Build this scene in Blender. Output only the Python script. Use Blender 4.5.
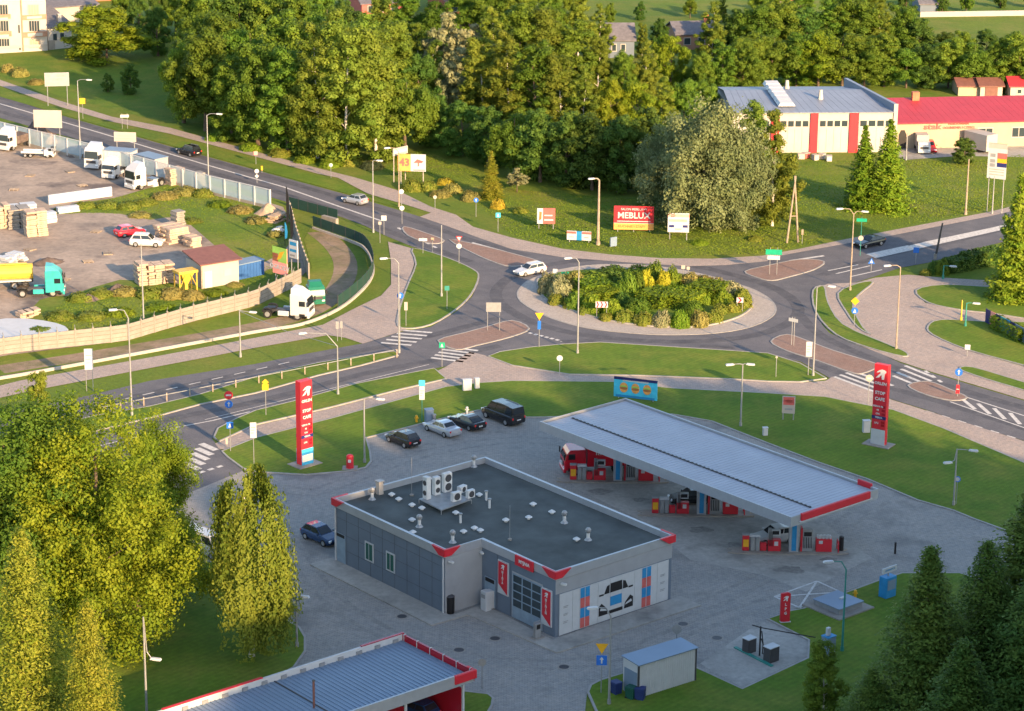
import bpy, bmesh, math, random
import numpy as np
from mathutils import Vector, Matrix
from math import radians as R, sin, cos, pi, atan2, hypot, tan

for _o in list(bpy.data.objects): bpy.data.objects.remove(_o)
SC = bpy.context.scene
COL = SC.collection
random.seed(7); RNG = np.random.default_rng(7)

# ------------------------------------------------------------------ camera
FPX, PITCH, ROLL, CAMH = 2600.0, R(17.45), R(0.5), 88.0
cam = bpy.data.cameras.new('camera'); cam_o = bpy.data.objects.new('camera', cam); COL.objects.link(cam_o)
cam.sensor_width = 36.0; cam.lens = FPX/1024*36.0; cam.clip_start = 1.0; cam.clip_end = 20000
cam_o.matrix_world = Matrix.Translation((0, 0, CAMH)) @ Matrix.Rotation(pi/2-PITCH, 4, 'X') @ Matrix.Rotation(ROLL, 4, 'Z')
SC.camera = cam_o
# ------------------------------------------------------------------ sky and sun
SUN_EL = R(16.5); SUN_AZ = R(147.4)              # azimuth measured from +Y towards +X
SUN_DIR = Vector((sin(SUN_AZ)*cos(SUN_EL), cos(SUN_AZ)*cos(SUN_EL), sin(SUN_EL)))
W = bpy.data.worlds.new('World'); SC.world = W; W.use_nodes = True
nt = W.node_tree; bgn = nt.nodes['Background']
sky = nt.nodes.new('ShaderNodeTexSky'); sky.sky_type = 'NISHITA'; sky.sun_disc = False
sky.sun_elevation = SUN_EL; sky.sun_rotation = SUN_AZ; sky.air_density = 1.0; sky.dust_density = 1.0; sky.ozone_density = 1.0
nt.links.new(sky.outputs[0], bgn.inputs[0]); bgn.inputs[1].default_value = 0.148
sl = bpy.data.lights.new('sun', 'SUN'); sl.energy = 4.9; sl.angle = R(0.6); sl.color = (1.0, 0.655, 0.345)
so = bpy.data.objects.new('sun', sl); COL.objects.link(so); so.location = SUN_DIR*300
so.rotation_euler = (-SUN_DIR).to_track_quat('-Z', 'Y').to_euler()
SC.view_settings.view_transform = 'Standard'; SC.view_settings.look = 'None'
SC.view_settings.gamma = 1.0; SC.view_settings.use_curve_mapping = False; SC.view_settings.exposure = 1.5

# ------------------------------------------------------------------ pixel <-> ground
def ray(px, py):
    x = (px-512)/FPX; y = -(py-355.5)/FPX
    x, y = cos(ROLL)*x - sin(ROLL)*y, sin(ROLL)*x + cos(ROLL)*y
    return Vector((x, cos(PITCH)+y*sin(PITCH), -sin(PITCH)+y*cos(PITCH)))
def G(px, py, z=0.0):
    r = ray(px, py); t = (z-CAMH)/r.z
    return Vector((r.x*t, r.y*t, z))
def prj(P):
    d = Vector(P)-Vector((0, 0, CAMH))
    z = d.y*cos(PITCH)-d.z*sin(PITCH); yy = d.y*sin(PITCH)+d.z*cos(PITCH)
    x, y = d.x/z, yy/z
    x, y = cos(-ROLL)*x-sin(-ROLL)*y, sin(-ROLL)*x+cos(-ROLL)*y
    return 512+FPX*x, 355.5-FPX*y
def hpx(P, py):
    a, b = -5.0, 70.0
    for _ in range(40):
        m = (a+b)/2
        if prj((P[0], P[1], m))[1] > py: a = m
        else: b = m
    return (a+b)/2
def ppm(P):                                     # pixels per metre at a point
    return FPX/(Vector(P)-Vector((0, 0, CAMH))).length
def face_cam(P, off=0.0): return atan2(-P[0], P[1]) + off
def heading(p, q):                              # rz turning local +X along pixel p -> q on the ground
    a, b = G(*p), G(*q); d = b-a; return atan2(d.y, d.x)

# ------------------------------------------------------------------ materials
MATS = {}
def mat(name, col, rough=0.7, var=0.12, scale=1.5, metal=0.0, bump=0.0, bscale=20.0, spec=0.35, col2=None, coat=0.0, emit=None):
    if name in MATS: return MATS[name]
    m = bpy.data.materials.new(name); m.use_nodes = True; t = m.node_tree; b = t.nodes['Principled BSDF']
    b.inputs['Roughness'].default_value = rough; b.inputs['Metallic'].default_value = metal
    b.inputs['Specular IOR Level'].default_value = spec
    if coat: b.inputs['Coat Weight'].default_value = coat
    c1 = tuple(col)+(1,)
    if var > 0 or col2:
        tc = t.nodes.new('ShaderNodeTexCoord'); n = t.nodes.new('ShaderNodeTexNoise')
        n.inputs['Scale'].default_value = scale; n.inputs['Detail'].default_value = 6; n.inputs['Roughness'].default_value = 0.6
        t.links.new(tc.outputs['Object'], n.inputs['Vector'])
        mx = t.nodes.new('ShaderNodeMix'); mx.data_type = 'RGBA'
        rp = t.nodes.new('ShaderNodeValToRGB'); rp.color_ramp.elements[0].position = 0.33; rp.color_ramp.elements[1].position = 0.68
        t.links.new(n.outputs['Fac'], rp.inputs[0]); t.links.new(rp.outputs[0], mx.inputs['Factor'])
        if col2: mx.inputs['A'].default_value = c1; mx.inputs['B'].default_value = tuple(col2)+(1,)
        else:
            mx.inputs['A'].default_value = tuple(c*(1-var) for c in col)+(1,); mx.inputs['B'].default_value = tuple(min(1, c*(1+var)) for c in col)+(1,)
        t.links.new(mx.outputs['Result'], b.inputs['Base Color'])
        if bump:
            n2 = t.nodes.new('ShaderNodeTexNoise'); n2.inputs['Scale'].default_value = bscale; n2.inputs['Detail'].default_value = 3
            t.links.new(tc.outputs['Object'], n2.inputs['Vector'])
            bp = t.nodes.new('ShaderNodeBump'); bp.inputs['Strength'].default_value = bump; bp.inputs['Distance'].default_value = 0.05
            t.links.new(n2.outputs['Fac'], bp.inputs['Height']); t.links.new(bp.outputs[0], b.inputs['Normal'])
    else: b.inputs['Base Color'].default_value = c1
    if emit: b.inputs['Emission Color'].default_value = c1; b.inputs['Emission Strength'].default_value = emit
    MATS[name] = m; return m
def ground_mat(name, cols, scales, rough=0.95, brick=None, bump=0.3, bscale=6.0, thr=None, wear=None, mow=False):
    """cols: list of 3 colours blended by two noises; brick: (w,h,mortar darkness) adds paving joints; wear: (colour, scale, amount)"""
    m = bpy.data.materials.new(name); m.use_nodes = True; t = m.node_tree; b = t.nodes['Principled BSDF']; L = t.links.new
    b.inputs['Roughness'].default_value = rough; b.inputs['Specular IOR Level'].default_value = 0.2
    tc = t.nodes.new('ShaderNodeTexCoord')
    def noise(s, d=8, ro=0.62):
        n = t.nodes.new('ShaderNodeTexNoise'); n.inputs['Scale'].default_value = s; n.inputs['Detail'].default_value = d; n.inputs['Roughness'].default_value = ro
        L(tc.outputs['Object'], n.inputs['Vector']); return n
    def ramp(n, a, c):
        r = t.nodes.new('ShaderNodeMapRange'); r.inputs['From Min'].default_value = a; r.inputs['From Max'].default_value = c
        L(n.outputs['Fac'], r.inputs['Value']); return r.outputs[0]
    def mix(f, A, B, mode='MIX'):
        x = t.nodes.new('ShaderNodeMix'); x.data_type = 'RGBA'; x.blend_type = mode
        if isinstance(f, float): x.inputs['Factor'].default_value = f
        else: L(f, x.inputs['Factor'])
        for k, v in (('A', A), ('B', B)):
            if isinstance(v, tuple): x.inputs[k].default_value = v+(1,) if len(v) == 3 else v
            else: L(v, x.inputs[k])
        return x.outputs['Result']
    th = thr or (0.38, 0.62)
    c = mix(ramp(noise(scales[0]), *th), cols[0], cols[1])
    c = mix(ramp(noise(scales[1]), 0.45, 0.75), c, cols[2])
    fine = ramp(noise(scales[2] if len(scales) > 2 else 3.0, 4, 0.7), 0.25, 0.75)
    c = mix(0.55, c, mix(fine, (0.55, 0.55, 0.55), (1.35, 1.35, 1.3)), 'MULTIPLY')
    if mow:
        wv = t.nodes.new('ShaderNodeTexWave'); wv.inputs['Scale'].default_value = .55; wv.inputs['Distortion'].default_value = 1.5; wv.inputs['Detail Scale'].default_value = .3
        mp = t.nodes.new('ShaderNodeMapping'); mp.inputs['Rotation'].default_value = (0, 0, .75); L(tc.outputs['Object'], mp.inputs['Vector']); L(mp.outputs[0], wv.inputs['Vector'])
        c = mix(.5, c, mix(wv.outputs['Fac'], (.86, .88, .86), (1.12, 1.10, 1.05)), 'MULTIPLY')
    if wear: c = mix(ramp(noise(wear[1], 5), 0.55, 0.55+wear[2]), c, wear[0])
    if brick:
        br = t.nodes.new('ShaderNodeTexBrick'); br.inputs['Scale'].default_value = 1.0
        br.inputs['Brick Width'].default_value = brick[0]; br.inputs['Row Height'].default_value = brick[1]; br.inputs['Mortar Size'].default_value = 0.02
        br.inputs['Color1'].default_value = (1.08, 1.05, 1.02, 1); br.inputs['Color2'].default_value = (0.92, 0.93, 0.96, 1); br.inputs['Mortar'].default_value = (brick[2],)*3+(1,)
        L(tc.outputs['Object'], br.inputs['Vector']); c = mix(1.0, c, br.outputs['Color'], 'MULTIPLY')
    L(c, b.inputs['Base Color'])
    bp = t.nodes.new('ShaderNodeBump'); bp.inputs['Strength'].default_value = bump; bp.inputs['Distance'].default_value = 0.15
    L(noise(bscale, 5, 0.7).outputs['Fac'], bp.inputs['Height']); L(bp.outputs[0], b.inputs['Normal'])
    MATS[name] = m; return m
def glass_mat(name, col, rough=0.08, alpha=1.0):
    m = bpy.data.materials.new(name); m.use_nodes = True; b = m.node_tree.nodes['Principled BSDF']
    b.inputs['Base Color'].default_value = tuple(col)+(1,); b.inputs['Roughness'].default_value = rough
    b.inputs['Specular IOR Level'].default_value = 0.6; b.inputs['Alpha'].default_value = alpha
    MATS[name] = m; return m
def leaf_mat(name, ca, cb, trans=0.3, orand=0.35):
    m = bpy.data.materials.new(name); m.use_nodes = True; t = m.node_tree; L = t.links.new; b = t.nodes['Principled BSDF']
    at = t.nodes.new('ShaderNodeAttribute'); at.attribute_name = 'tint'
    oi = t.nodes.new('ShaderNodeObjectInfo')
    mx = t.nodes.new('ShaderNodeMix'); mx.data_type = 'RGBA'; mx.inputs['A'].default_value = tuple(c*1.3 for c in ca)+(1,); mx.inputs['B'].default_value = tuple(c*1.3 for c in cb)+(1,)
    L(at.outputs['Fac'], mx.inputs['Factor'])
    hs = t.nodes.new('ShaderNodeHueSaturation')
    mr = t.nodes.new('ShaderNodeMapRange'); mr.inputs['To Min'].default_value = 1-orand; mr.inputs['To Max'].default_value = 1+orand
    L(oi.outputs['Random'], mr.inputs['Value']); L(mr.outputs[0], hs.inputs['Value'])
    mh = t.nodes.new('ShaderNodeMapRange'); mh.inputs['To Min'].default_value = 0.494; mh.inputs['To Max'].default_value = 0.522
    mm = t.nodes.new('ShaderNodeMath'); mm.operation = 'FRACT'; m5 = t.nodes.new('ShaderNodeMath'); m5.operation = 'MULTIPLY'; m5.inputs[1].default_value = 7.31
    L(oi.outputs['Random'], m5.inputs[0]); L(m5.outputs[0], mm.inputs[0]); L(mm.outputs[0], mh.inputs['Value']); L(mh.outputs[0], hs.inputs['Hue'])
    L(mx.outputs['Result'], hs.inputs['Color']); L(hs.outputs[0], b.inputs['Base Color'])
    b.inputs['Roughness'].default_value = 0.6; b.inputs['Specular IOR Level'].default_value = 0.12
    tr = t.nodes.new('ShaderNodeBsdfTranslucent'); L(hs.outputs[0], tr.inputs['Color'])
    ms = t.nodes.new('ShaderNodeMixShader'); ms.inputs[0].default_value = trans
    out = t.nodes['Material Output']; L(b.outputs[0], ms.inputs[1]); L(tr.outputs[0], ms.inputs[2]); L(ms.outputs[0], out.inputs['Surface'])
    MATS[name] = m; return m

# ------------------------------------------------------------------ mesh builder and scene objects
class MB:
    def __init__(s): s.v = []; s.f = []; s.mi = []
    def add(s, vs, fs, m=0):
        o = len(s.v); s.v += [tuple(v) for v in vs]
        for f in fs: s.f.append(tuple(i+o for i in f)); s.mi.append(m)
        return s
    def box(s, c, d, rz=0.0, m=0, taper=1.0):
        x, y, z = d[0]/2, d[1]/2, d[2]/2; cr, sr = cos(rz), sin(rz); vs = []
        for k, (a, b, e) in enumerate(((-1,-1,-1),(1,-1,-1),(1,1,-1),(-1,1,-1),(-1,-1,1),(1,-1,1),(1,1,1),(-1,1,1))):
            q = taper if e > 0 else 1.0; u, w = a*x*q, b*y*q
            vs.append((c[0]+u*cr-w*sr, c[1]+u*sr+w*cr, c[2]+e*z))
        return s.add(vs, ((3,2,1,0),(4,5,6,7),(0,1,5,4),(1,2,6,5),(2,3,7,6),(3,0,4,7)), m)
    def prism(s, poly, z0, z1, m=0, top=True, bottom=True):
        n = len(poly); z0f = z0 if callable(z0) else (lambda p: z0); z1f = z1 if callable(z1) else (lambda p: z1)
        a = sum(poly[i][0]*poly[(i+1) % n][1]-poly[(i+1) % n][0]*poly[i][1] for i in range(n))
        if a < 0: poly = list(reversed(poly))
        vs = [(p[0], p[1], z0f(p)) for p in poly]+[(p[0], p[1], z1f(p)) for p in poly]
        fs = [(i, (i+1) % n, n+(i+1) % n, n+i) for i in range(n)]
        if top: fs.append(tuple(range(n, 2*n)))
        if bottom: fs.append(tuple(reversed(range(n))))
        return s.add(vs, fs, m)
    def cyl(s, p0, p1, r0, r1=None, n=8, m=0, caps=True):
        r1 = r0 if r1 is None else r1; p0, p1 = Vector(p0), Vector(p1); d = (p1-p0).normalized()
        u = d.orthogonal().normalized(); w = d.cross(u); vs = []
        for p, r in ((p0, r0), (p1, r1)):
            for k in range(n):
                a = 2*pi*k/n; vs.append(p+u*(cos(a)*r)+w*(sin(a)*r))
        fs = [(k, (k+1) % n, n+(k+1) % n, n+k) for k in range(n)]
        if caps: fs += [tuple(reversed(range(n))), tuple(range(n, 2*n))]
        return s.add(vs, fs, m)
    def tube(s, pts, rs, n=6, m=0):
        if not hasattr(rs, '__len__'): rs = [rs]*len(pts)
        for i in range(len(pts)-1): s.cyl(pts[i], pts[i+1], rs[i], rs[i+1], n, m, caps=True)
        return s
    def quad(s, a, b, c, d, m=0): return s.add([a, b, c, d], [(0, 1, 2, 3)], m)
    def poly(s, pts, m=0): return s.add(pts, [tuple(range(len(pts)))], m)
    def ball(s, c, r, n=8, k=5, m=0, sq=(1, 1, 1)):
        vs = [(c[0], c[1], c[2]+r*sq[2])]
        for i in range(1, k):
            t = pi*i/k
            for j in range(n):
                a = 2*pi*j/n; vs.append((c[0]+r*sq[0]*sin(t)*cos(a), c[1]+r*sq[1]*sin(t)*sin(a), c[2]+r*sq[2]*cos(t)))
        vs.append((c[0], c[1], c[2]-r*sq[2])); fs = [(0, 1+j, 1+(j+1) % n) for j in range(n)]
        for i in range(k-2):
            for j in range(n): fs.append((1+i*n+j, 1+(i+1)*n+j, 1+(i+1)*n+(j+1) % n, 1+i*n+(j+1) % n))
        e = len(vs)-1; b = 1+(k-2)*n
        fs += [(e, b+(j+1) % n, b+j) for j in range(n)]
        return s.add(vs, fs, m)
    def mesh(s, name, mats):
        me = bpy.data.meshes.new(name); me.from_pydata(s.v, [], s.f)
        if not isinstance(mats, (list, tuple)): mats = [mats]
        for q in mats: me.materials.append(MATS[q] if isinstance(q, str) else q)
        if len(mats) > 1:
            me.polygons.foreach_set('material_index', s.mi)
        me.update(); return me
    def build(s, name, mats, parent=None, loc=None, rz=0.0, smooth=False, bevel=0.0):
        me = s.mesh(name, mats)
        if bevel:
            b = bmesh.new(); b.from_mesh(me)
            bmesh.ops.remove_doubles(b, verts=b.verts, dist=1e-4)
            bmesh.ops.bevel(b, geom=list(b.edges), offset=bevel, segments=1, affect='EDGES', clamp_overlap=True)
            b.to_mesh(me); b.free()
        if smooth: me.polygons.foreach_set('use_smooth', [True]*len(me.polygons)); me.update()
        return link(name, me, parent, loc, rz)
def link(name, me, parent=None, loc=None, rz=0.0):
    o = bpy.data.objects.new(name, me); COL.objects.link(o)
    if loc is not None: o.location = loc
    o.rotation_euler = (0, 0, rz)
    if parent is not None: o.parent = parent
    return o
def tag(o, label, cat=None, group=None, kind=None):
    o['label'] = label
    if cat: o['category'] = cat
    if group: o['group'] = group
    if kind: o['kind'] = kind
    return o
def thing(name, label, cat, loc=(0, 0, 0), rz=0.0, group=None):
    o = bpy.data.objects.new(name, None); COL.objects.link(o); o.location = loc; o.rotation_euler = (0, 0, rz); o.empty_display_size = 0.3
    return tag(o, label, cat, group)
def struct(o, label): o['kind'] = 'structure'; o['label'] = label; return o
def text_mesh(s, size=1.0, mats='white_paint', bold=0.0, name='lettering', parent=None, loc=(0, 0, 0), rot=(pi/2, 0, 0), ext=0.01, sx=1.0, align='CENTER'):
    c = bpy.data.curves.new('txt', 'FONT'); c.body = s; c.size = size; c.align_x = align; c.align_y = 'CENTER'; c.extrude = ext; c.offset = bold; c.resolution_u = 2
    o = bpy.data.objects.new('txt', c); COL.objects.link(o)
    dg = bpy.context.evaluated_depsgraph_get(); me = bpy.data.meshes.new_from_object(o.evaluated_get(dg))
    bpy.data.objects.remove(o); bpy.data.curves.remove(c)
    me.materials.clear(); me.materials.append(MATS[mats])
    q = bpy.data.objects.new(name, me); COL.objects.link(q); q.location = loc; q.rotation_euler = rot; q.scale = (sx, 1, 1)
    if parent is not None: q.parent = parent
    return q
def smooth(pts, n=5, closed=False):
    P = [Vector(p[:2]) for p in pts]; out = []; N = len(P)
    for i in range(N if closed else N-1):
        if closed: a, b, c, d = P[i-1], P[i], P[(i+1) % N], P[(i+2) % N]
        else: a, b, c, d = P[max(i-1, 0)], P[i], P[i+1], P[min(i+2, N-1)]
        for k in range(n):
            t = k/n; out.append(0.5*((2*b)+(c-a)*t+(2*a-5*b+4*c-d)*t*t+(3*b-a-3*c+d)*t**3))
    if not closed: out.append(P[-1])
    return [(p.x, p.y) for p in out]
def gp(pts, sm=0, closed=True):
    g = [(G(*p).x, G(*p).y) for p in pts]
    return smooth(g, sm, closed) if sm else g
ORD = ['first', 'second', 'third', 'fourth', 'fifth', 'sixth', 'seventh', 'eighth', 'ninth', 'tenth', 'eleventh', 'twelfth', 'thirteenth', 'fourteenth', 'fifteenth',
       'sixteenth', 'seventeenth', 'eighteenth', 'nineteenth', 'twentieth', 'twenty-first', 'twenty-second', 'twenty-third', 'twenty-fourth', 'twenty-fifth', 'twenty-sixth', 'twenty-seventh', 'twenty-eighth', 'twenty-ninth', 'thirtieth', 'thirty-first', 'thirty-second', 'thirty-third', 'thirty-fourth', 'thirty-fifth']

# ------------------------------------------------------------------ palette
for n, c, k in (('white_paint', (.52, .53, .53), {}), ('road_paint', (.46, .455, .44), dict(var=.25, scale=3, rough=.85)), ('red_paint', (.48, .022, .035), dict(rough=.45, var=.06)), ('red_faded', (.46, .10, .09), dict(rough=.6)),
     ('grey_metal', (.42, .43, .45), dict(rough=.45, metal=.5)), ('galv', (.28, .29, .30), dict(rough=.5, metal=.4)), ('dark_metal', (.05, .05, .055), dict(rough=.5)), ('black', (.012, .012, .014), dict(rough=.5, var=0)),
     ('tyre', (.018, .018, .018), dict(rough=.9)), ('rim', (.45, .46, .47), dict(rough=.35, metal=.7)), ('concrete', (.235, .215, .19), dict(var=.18, scale=.8, bump=.2)), ('kerb_concrete', (.27, .26, .245), dict(var=.15, scale=1.2)),
     ('blue_sign', (.02, .13, .50), dict(rough=.4)), ('yellow_sign', (.62, .33, .02), dict(rough=.4)), ('green_sign', (.01, .28, .16), dict(rough=.4)), ('navy', (.02, .025, .12), dict(rough=.4)),
     ('green_pole', (.03, .20, .17), dict(rough=.5)), ('wood', (.27, .22, .17), dict(var=.25, scale=2, rough=.85)), ('bark', (.10, .075, .055), dict(var=.35, scale=3, rough=.95, bump=.4)), ('birch_bark', (.55, .52, .47), dict(var=.4, scale=4, rough=.9)),
     ('roof_felt', (.056, .066, .066), dict(var=.3, scale=.35, rough=.8, bump=.25, bscale=3)), ('render_grey', (.118, .150, .195), dict(var=.06, scale=.7, rough=.8)), ('render_light', (.26, .275, .295), dict(var=.07, scale=.7, rough=.8)),
     ('trim_silver', (.36, .38, .41), dict(rough=.4, metal=.35, var=.06)), ('canopy_sheet', (.33, .355, .41), dict(rough=.55, metal=.15, var=.07, scale=.3)), ('wash_sheet', (.17, .235, .32), dict(rough=.5, metal=.2, var=.06, scale=.3)),
     ('blue_print', (.02, .20, .42), dict(rough=.5)), ('cyan_print', (.05, .42, .62), dict(rough=.5)), ('panel_white', (.42, .44, .46), dict(rough=.5, var=.05)), ('door_blue', (.20, .27, .34), dict(rough=.5)),
     ('slab', (.42, .32, .24), dict(var=.25, scale=1.5, rough=.9)), ('brown_roof', (.16, .07, .055), dict(var=.15, rough=.6)), ('yellow_paint', (.58, .37, .05), dict(rough=.5)), ('cream_wall', (.38, .30, .21), dict(var=.06, scale=.5, rough=.85)),
     ('wall_white', (.39, .365, .335), dict(var=.06, scale=.5, rough=.85)), ('wall_pale', (.36, .33, .30), dict(var=.06, scale=.5, rough=.85)), ('brown_trim', (.34, .19, .13), dict(rough=.8)), ('blue_roof', (.20, .23, .29), dict(rough=.5, metal=.2, var=.08, scale=.3)),
     ('red_roof', (.38, .030, .042), dict(rough=.6, var=.08, scale=.4)), ('grey_roof', (.13, .125, .14), dict(rough=.8, var=.2)), ('blue_tank', (.03, .10, .28), dict(rough=.5)), ('teal_paint', (.03, .33, .32), dict(rough=.4, coat=.3)), ('olive', (.28, .27, .17), dict(rough=.8)),
     ('car_black', (.010, .011, .014), dict(rough=.25, coat=.6, var=0)), ('car_silver', (.42, .44, .48), dict(rough=.3, metal=.5, coat=.5, var=0)), ('car_white', (.45, .46, .47), dict(rough=.3, coat=.5, var=0)), ('car_red', (.55, .015, .03), dict(rough=.28, coat=.5, var=0)),
     ('car_navy', (.012, .04, .11), dict(rough=.25, coat=.6, var=0)), ('car_grey', (.16, .18, .20), dict(rough=.3, metal=.4, coat=.5, var=0)), ('car_green', (.012, .13, .08), dict(rough=.35, coat=.3, var=0)), ('head_lamp', (.75, .77, .8), dict(rough=.15, var=0)), ('tail_lamp', (.55, .02, .02), dict(rough=.2, var=0)),
     ('soil', (.12, .085, .055), dict(var=.3, scale=2, rough=1)), ('gravel_pile', (.11, .085, .075), dict(var=.35, scale=1.5, rough=1, bump=.6)), ('sand_pile', (.36, .27, .19), dict(var=.2, scale=1, rough=1)), ('orange_print', (.62, .29, .08), dict(rough=.5)), ('screen_grey', (.22, .23, .24), dict(rough=.5)),
     ('green_mesh', (.012, .045, .035), dict(rough=.8)), ('terracotta', (.40, .13, .07), dict(var=.2)), ('brown_print', (.30, .13, .04), dict(rough=.6)), ('lime_print', (.25, .45, .08), dict(rough=.6)), ('pink_print', (.75, .28, .25), dict(rough=.6)), ('bin_blue', (.015, .03, .12), dict(rough=.5)), ('bin_green', (.01, .07, .05), dict(rough=.5))):
    mat(n, c, **k)
glass_mat('car_glass', (.015, .02, .025)); glass_mat('window_glass', (.03, .045, .055), .12); glass_mat('barrier_glass', (.42, .55, .62), .25, 0.45); glass_mat('green_glass', (.02, .09, .07), .12); glass_mat('red_glass', (.30, .01, .02), .2)
ground_mat('grass_ground', [(.080, .135, .014), (.112, .160, .018), (.16, .165, .030)], (.035, .11, 2.2), bump=.6, bscale=2.5)
ground_mat('lawn', [(.066, .130, .012), (.098, .160, .014), (.150, .172, .026)], (.08, .22, 2.0), bump=.4, bscale=4, mow=True)
ground_mat('meadow', [(.080, .140, .013), (.118, .168, .018), (.18, .175, .04)], (.06, .13, 1.5), bump=.3, bscale=3)
ground_mat('asphalt', [(.095, .097, .112), (.115, .115, .130), (.140, .137, .148)], (.15, .4, 6.0), rough=.85, bump=.15, bscale=10)
ground_mat('asphalt_worn', [(.066, .068, .080), (.086, .087, .100), (.115, .113, .123)], (.3, .8, 6.0), rough=.8, bump=.15, bscale=10)
ground_mat('pavers', [(.245, .240, .232), (.280, .272, .260), (.30, .285, .265)], (.12, .3, 2.5), rough=.85, brick=(.42, .21, .72), bump=.1, wear=((.175, .171, .165), .12, .12))
ground_mat('paver_worn', [(.215, .210, .203), (.250, .243, .232), (.28, .268, .25)], (.5, 1.0, 2.5), rough=.8, brick=(.42, .21, .72), bump=.1)
ground_mat('oil_stain', [(.165, .16, .152), (.205, .198, .188), (.25, .242, .23)], (.8, 1.5, 3.0), rough=.7, bump=.05)
ground_mat('slab_dark', [(.33, .32, .30), (.29, .28, .262), (.24, .232, .218)], (.2, .25, 2.0), rough=.85, bump=.1, wear=((.14, .136, .13), .16, .2))
ground_mat('brick_paving', [(.225, .150, .125), (.26, .178, .15), (.21, .155, .135)], (.3, .6, 3.0), rough=.9, brick=(.4, .2, .75), bump=.1)
ground_mat('sidewalk', [(.31, .26, .235), (.36, .305, .275), (.29, .25, .23)], (.25, .5, 3.0), rough=.9, brick=(.5, .5, .8), bump=.1)
ground_mat('apron_stone', [(.37, .335, .305), (.42, .38, .345), (.33, .30, .275)], (.4, .8, 4.0), rough=.9, brick=(.2, .2, .72), bump=.2)
ground_mat('yard_dirt', [(.27, .222, .185), (.35, .285, .235), (.20, .17, .15)], (.09, .2, 1.2), rough=.95, bump=.4, bscale=2, wear=((.125, .105, .098), .08, .10))
ground_mat('dirt', [(.21, .16, .115), (.27, .205, .15), (.11, .12, .05)], (.12, .3, 1.5), rough=1, bump=.5)
# ================================================================== GROUND
def strip_mb(mb, pts, w, z, z0=None, closed=False, m=0, side=0.0):
    """ribbon of width w along 2D points; with z0 it gets side walls down to z0; side shifts it sideways"""
    P = [Vector(p[:2]) for p in pts]; n = len(P); Lf = []; Rt = []
    for i in range(n):
        a = P[i-1] if (i > 0 or closed) else P[i]; b = P[(i+1) % n] if (i < n-1 or closed) else P[i]
        d = (b-a); d = d.normalized() if d.length > 1e-6 else Vector((1, 0)); q = Vector((-d.y, d.x))
        Lf.append(P[i]+q*(side+w/2)); Rt.append(P[i]+q*(side-w/2))
    vs = []; fs = []
    for l, r in zip(Lf, Rt): vs += [(l.x, l.y, z), (r.x, r.y, z)]
    if z0 is not None:
        for l, r in zip(Lf, Rt): vs += [(l.x, l.y, z0), (r.x, r.y, z0)]
    o = 2*n
    for i in range(n if closed else n-1):
        j = (i+1) % n; fs.append((2*i+1, 2*j+1, 2*j, 2*i))
        if z0 is not None:
            fs.append((2*i, 2*j, o+2*j, o+2*i)); fs.append((2*j+1, 2*i+1, o+2*i+1, o+2*j+1))
    if z0 is not None and not closed:
        fs += [(0, o, o+1, 1), (2*n-2, 2*n-1, o+2*n-1, o+2*n-2)]
    return mb.add(vs, fs, m)
def ccw(poly):
    a = sum(poly[i][0]*poly[(i+1) % len(poly)][1]-poly[(i+1) % len(poly)][0]*poly[i][1] for i in range(len(poly)))
    return poly if a > 0 else list(reversed(poly))
def sheet(name, px, z, m, label, sm=0, raw=None):
    poly = ccw(raw or gp(px, sm)); mb = MB(); mb.poly([(p[0], p[1], z) for p in poly])
    return struct(mb.build(name, m), label), poly
def kerb_ring(poly, label, z=0.15, w=0.2, closed=True, z0=-0.02):
    mb = strip_mb(MB(), poly, w, z, z0, closed)
    return struct(mb.build('kerb', 'kerb_concrete'), label)
def island(name, px, m, label, sm=4, z=0.12, kerb=True):
    o, poly = sheet(name, px, z, m, label, sm)
    if kerb: kerb_ring(poly, 'pale concrete kerb around the '+label, z=z+0.01)
    return poly
def line(px, w=0.14, z=0.045, m='road_paint', label='white painted line', sm=0, raw=None):
    pts = raw or gp(px, sm, False); return struct(strip_mb(MB(), pts, w, z).build('road_marking', m), label)
def dashes(p, q, n, frac=0.5, w=0.16, z=0.045, label='white dashed road line'):
    a, b = G(*p), G(*q); mb = MB()
    for i in range(n):
        s = a.lerp(b, i/n); e = a.lerp(b, (i+frac)/n); strip_mb(mb, [s, e], w, z)
    return struct(mb.build('road_marking', 'road_paint'), label)
def zebra(p, q, r, n, w=0.55, z=0.046, label='white striped pedestrian crossing'):
    """n stripes between edge p->q, each running along the vector q->r"""
    a, b, c = G(*p), G(*q), G(*r); d = c-b; mb = MB()
    for i in range(n):
        s = a.lerp(b, i/(n-1)); strip_mb(mb, [s, s+d], w, z)
    return struct(mb.build('road_marking', 'road_paint'), label)

mb = MB(); S = 6000; mb.quad((-S, -S, 0), (S, -S, 0), (S, S, 0), (-S, S, 0))
struct(mb.build('ground', 'grass_ground'), 'wide green grassy ground reaching to the horizon')

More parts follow.
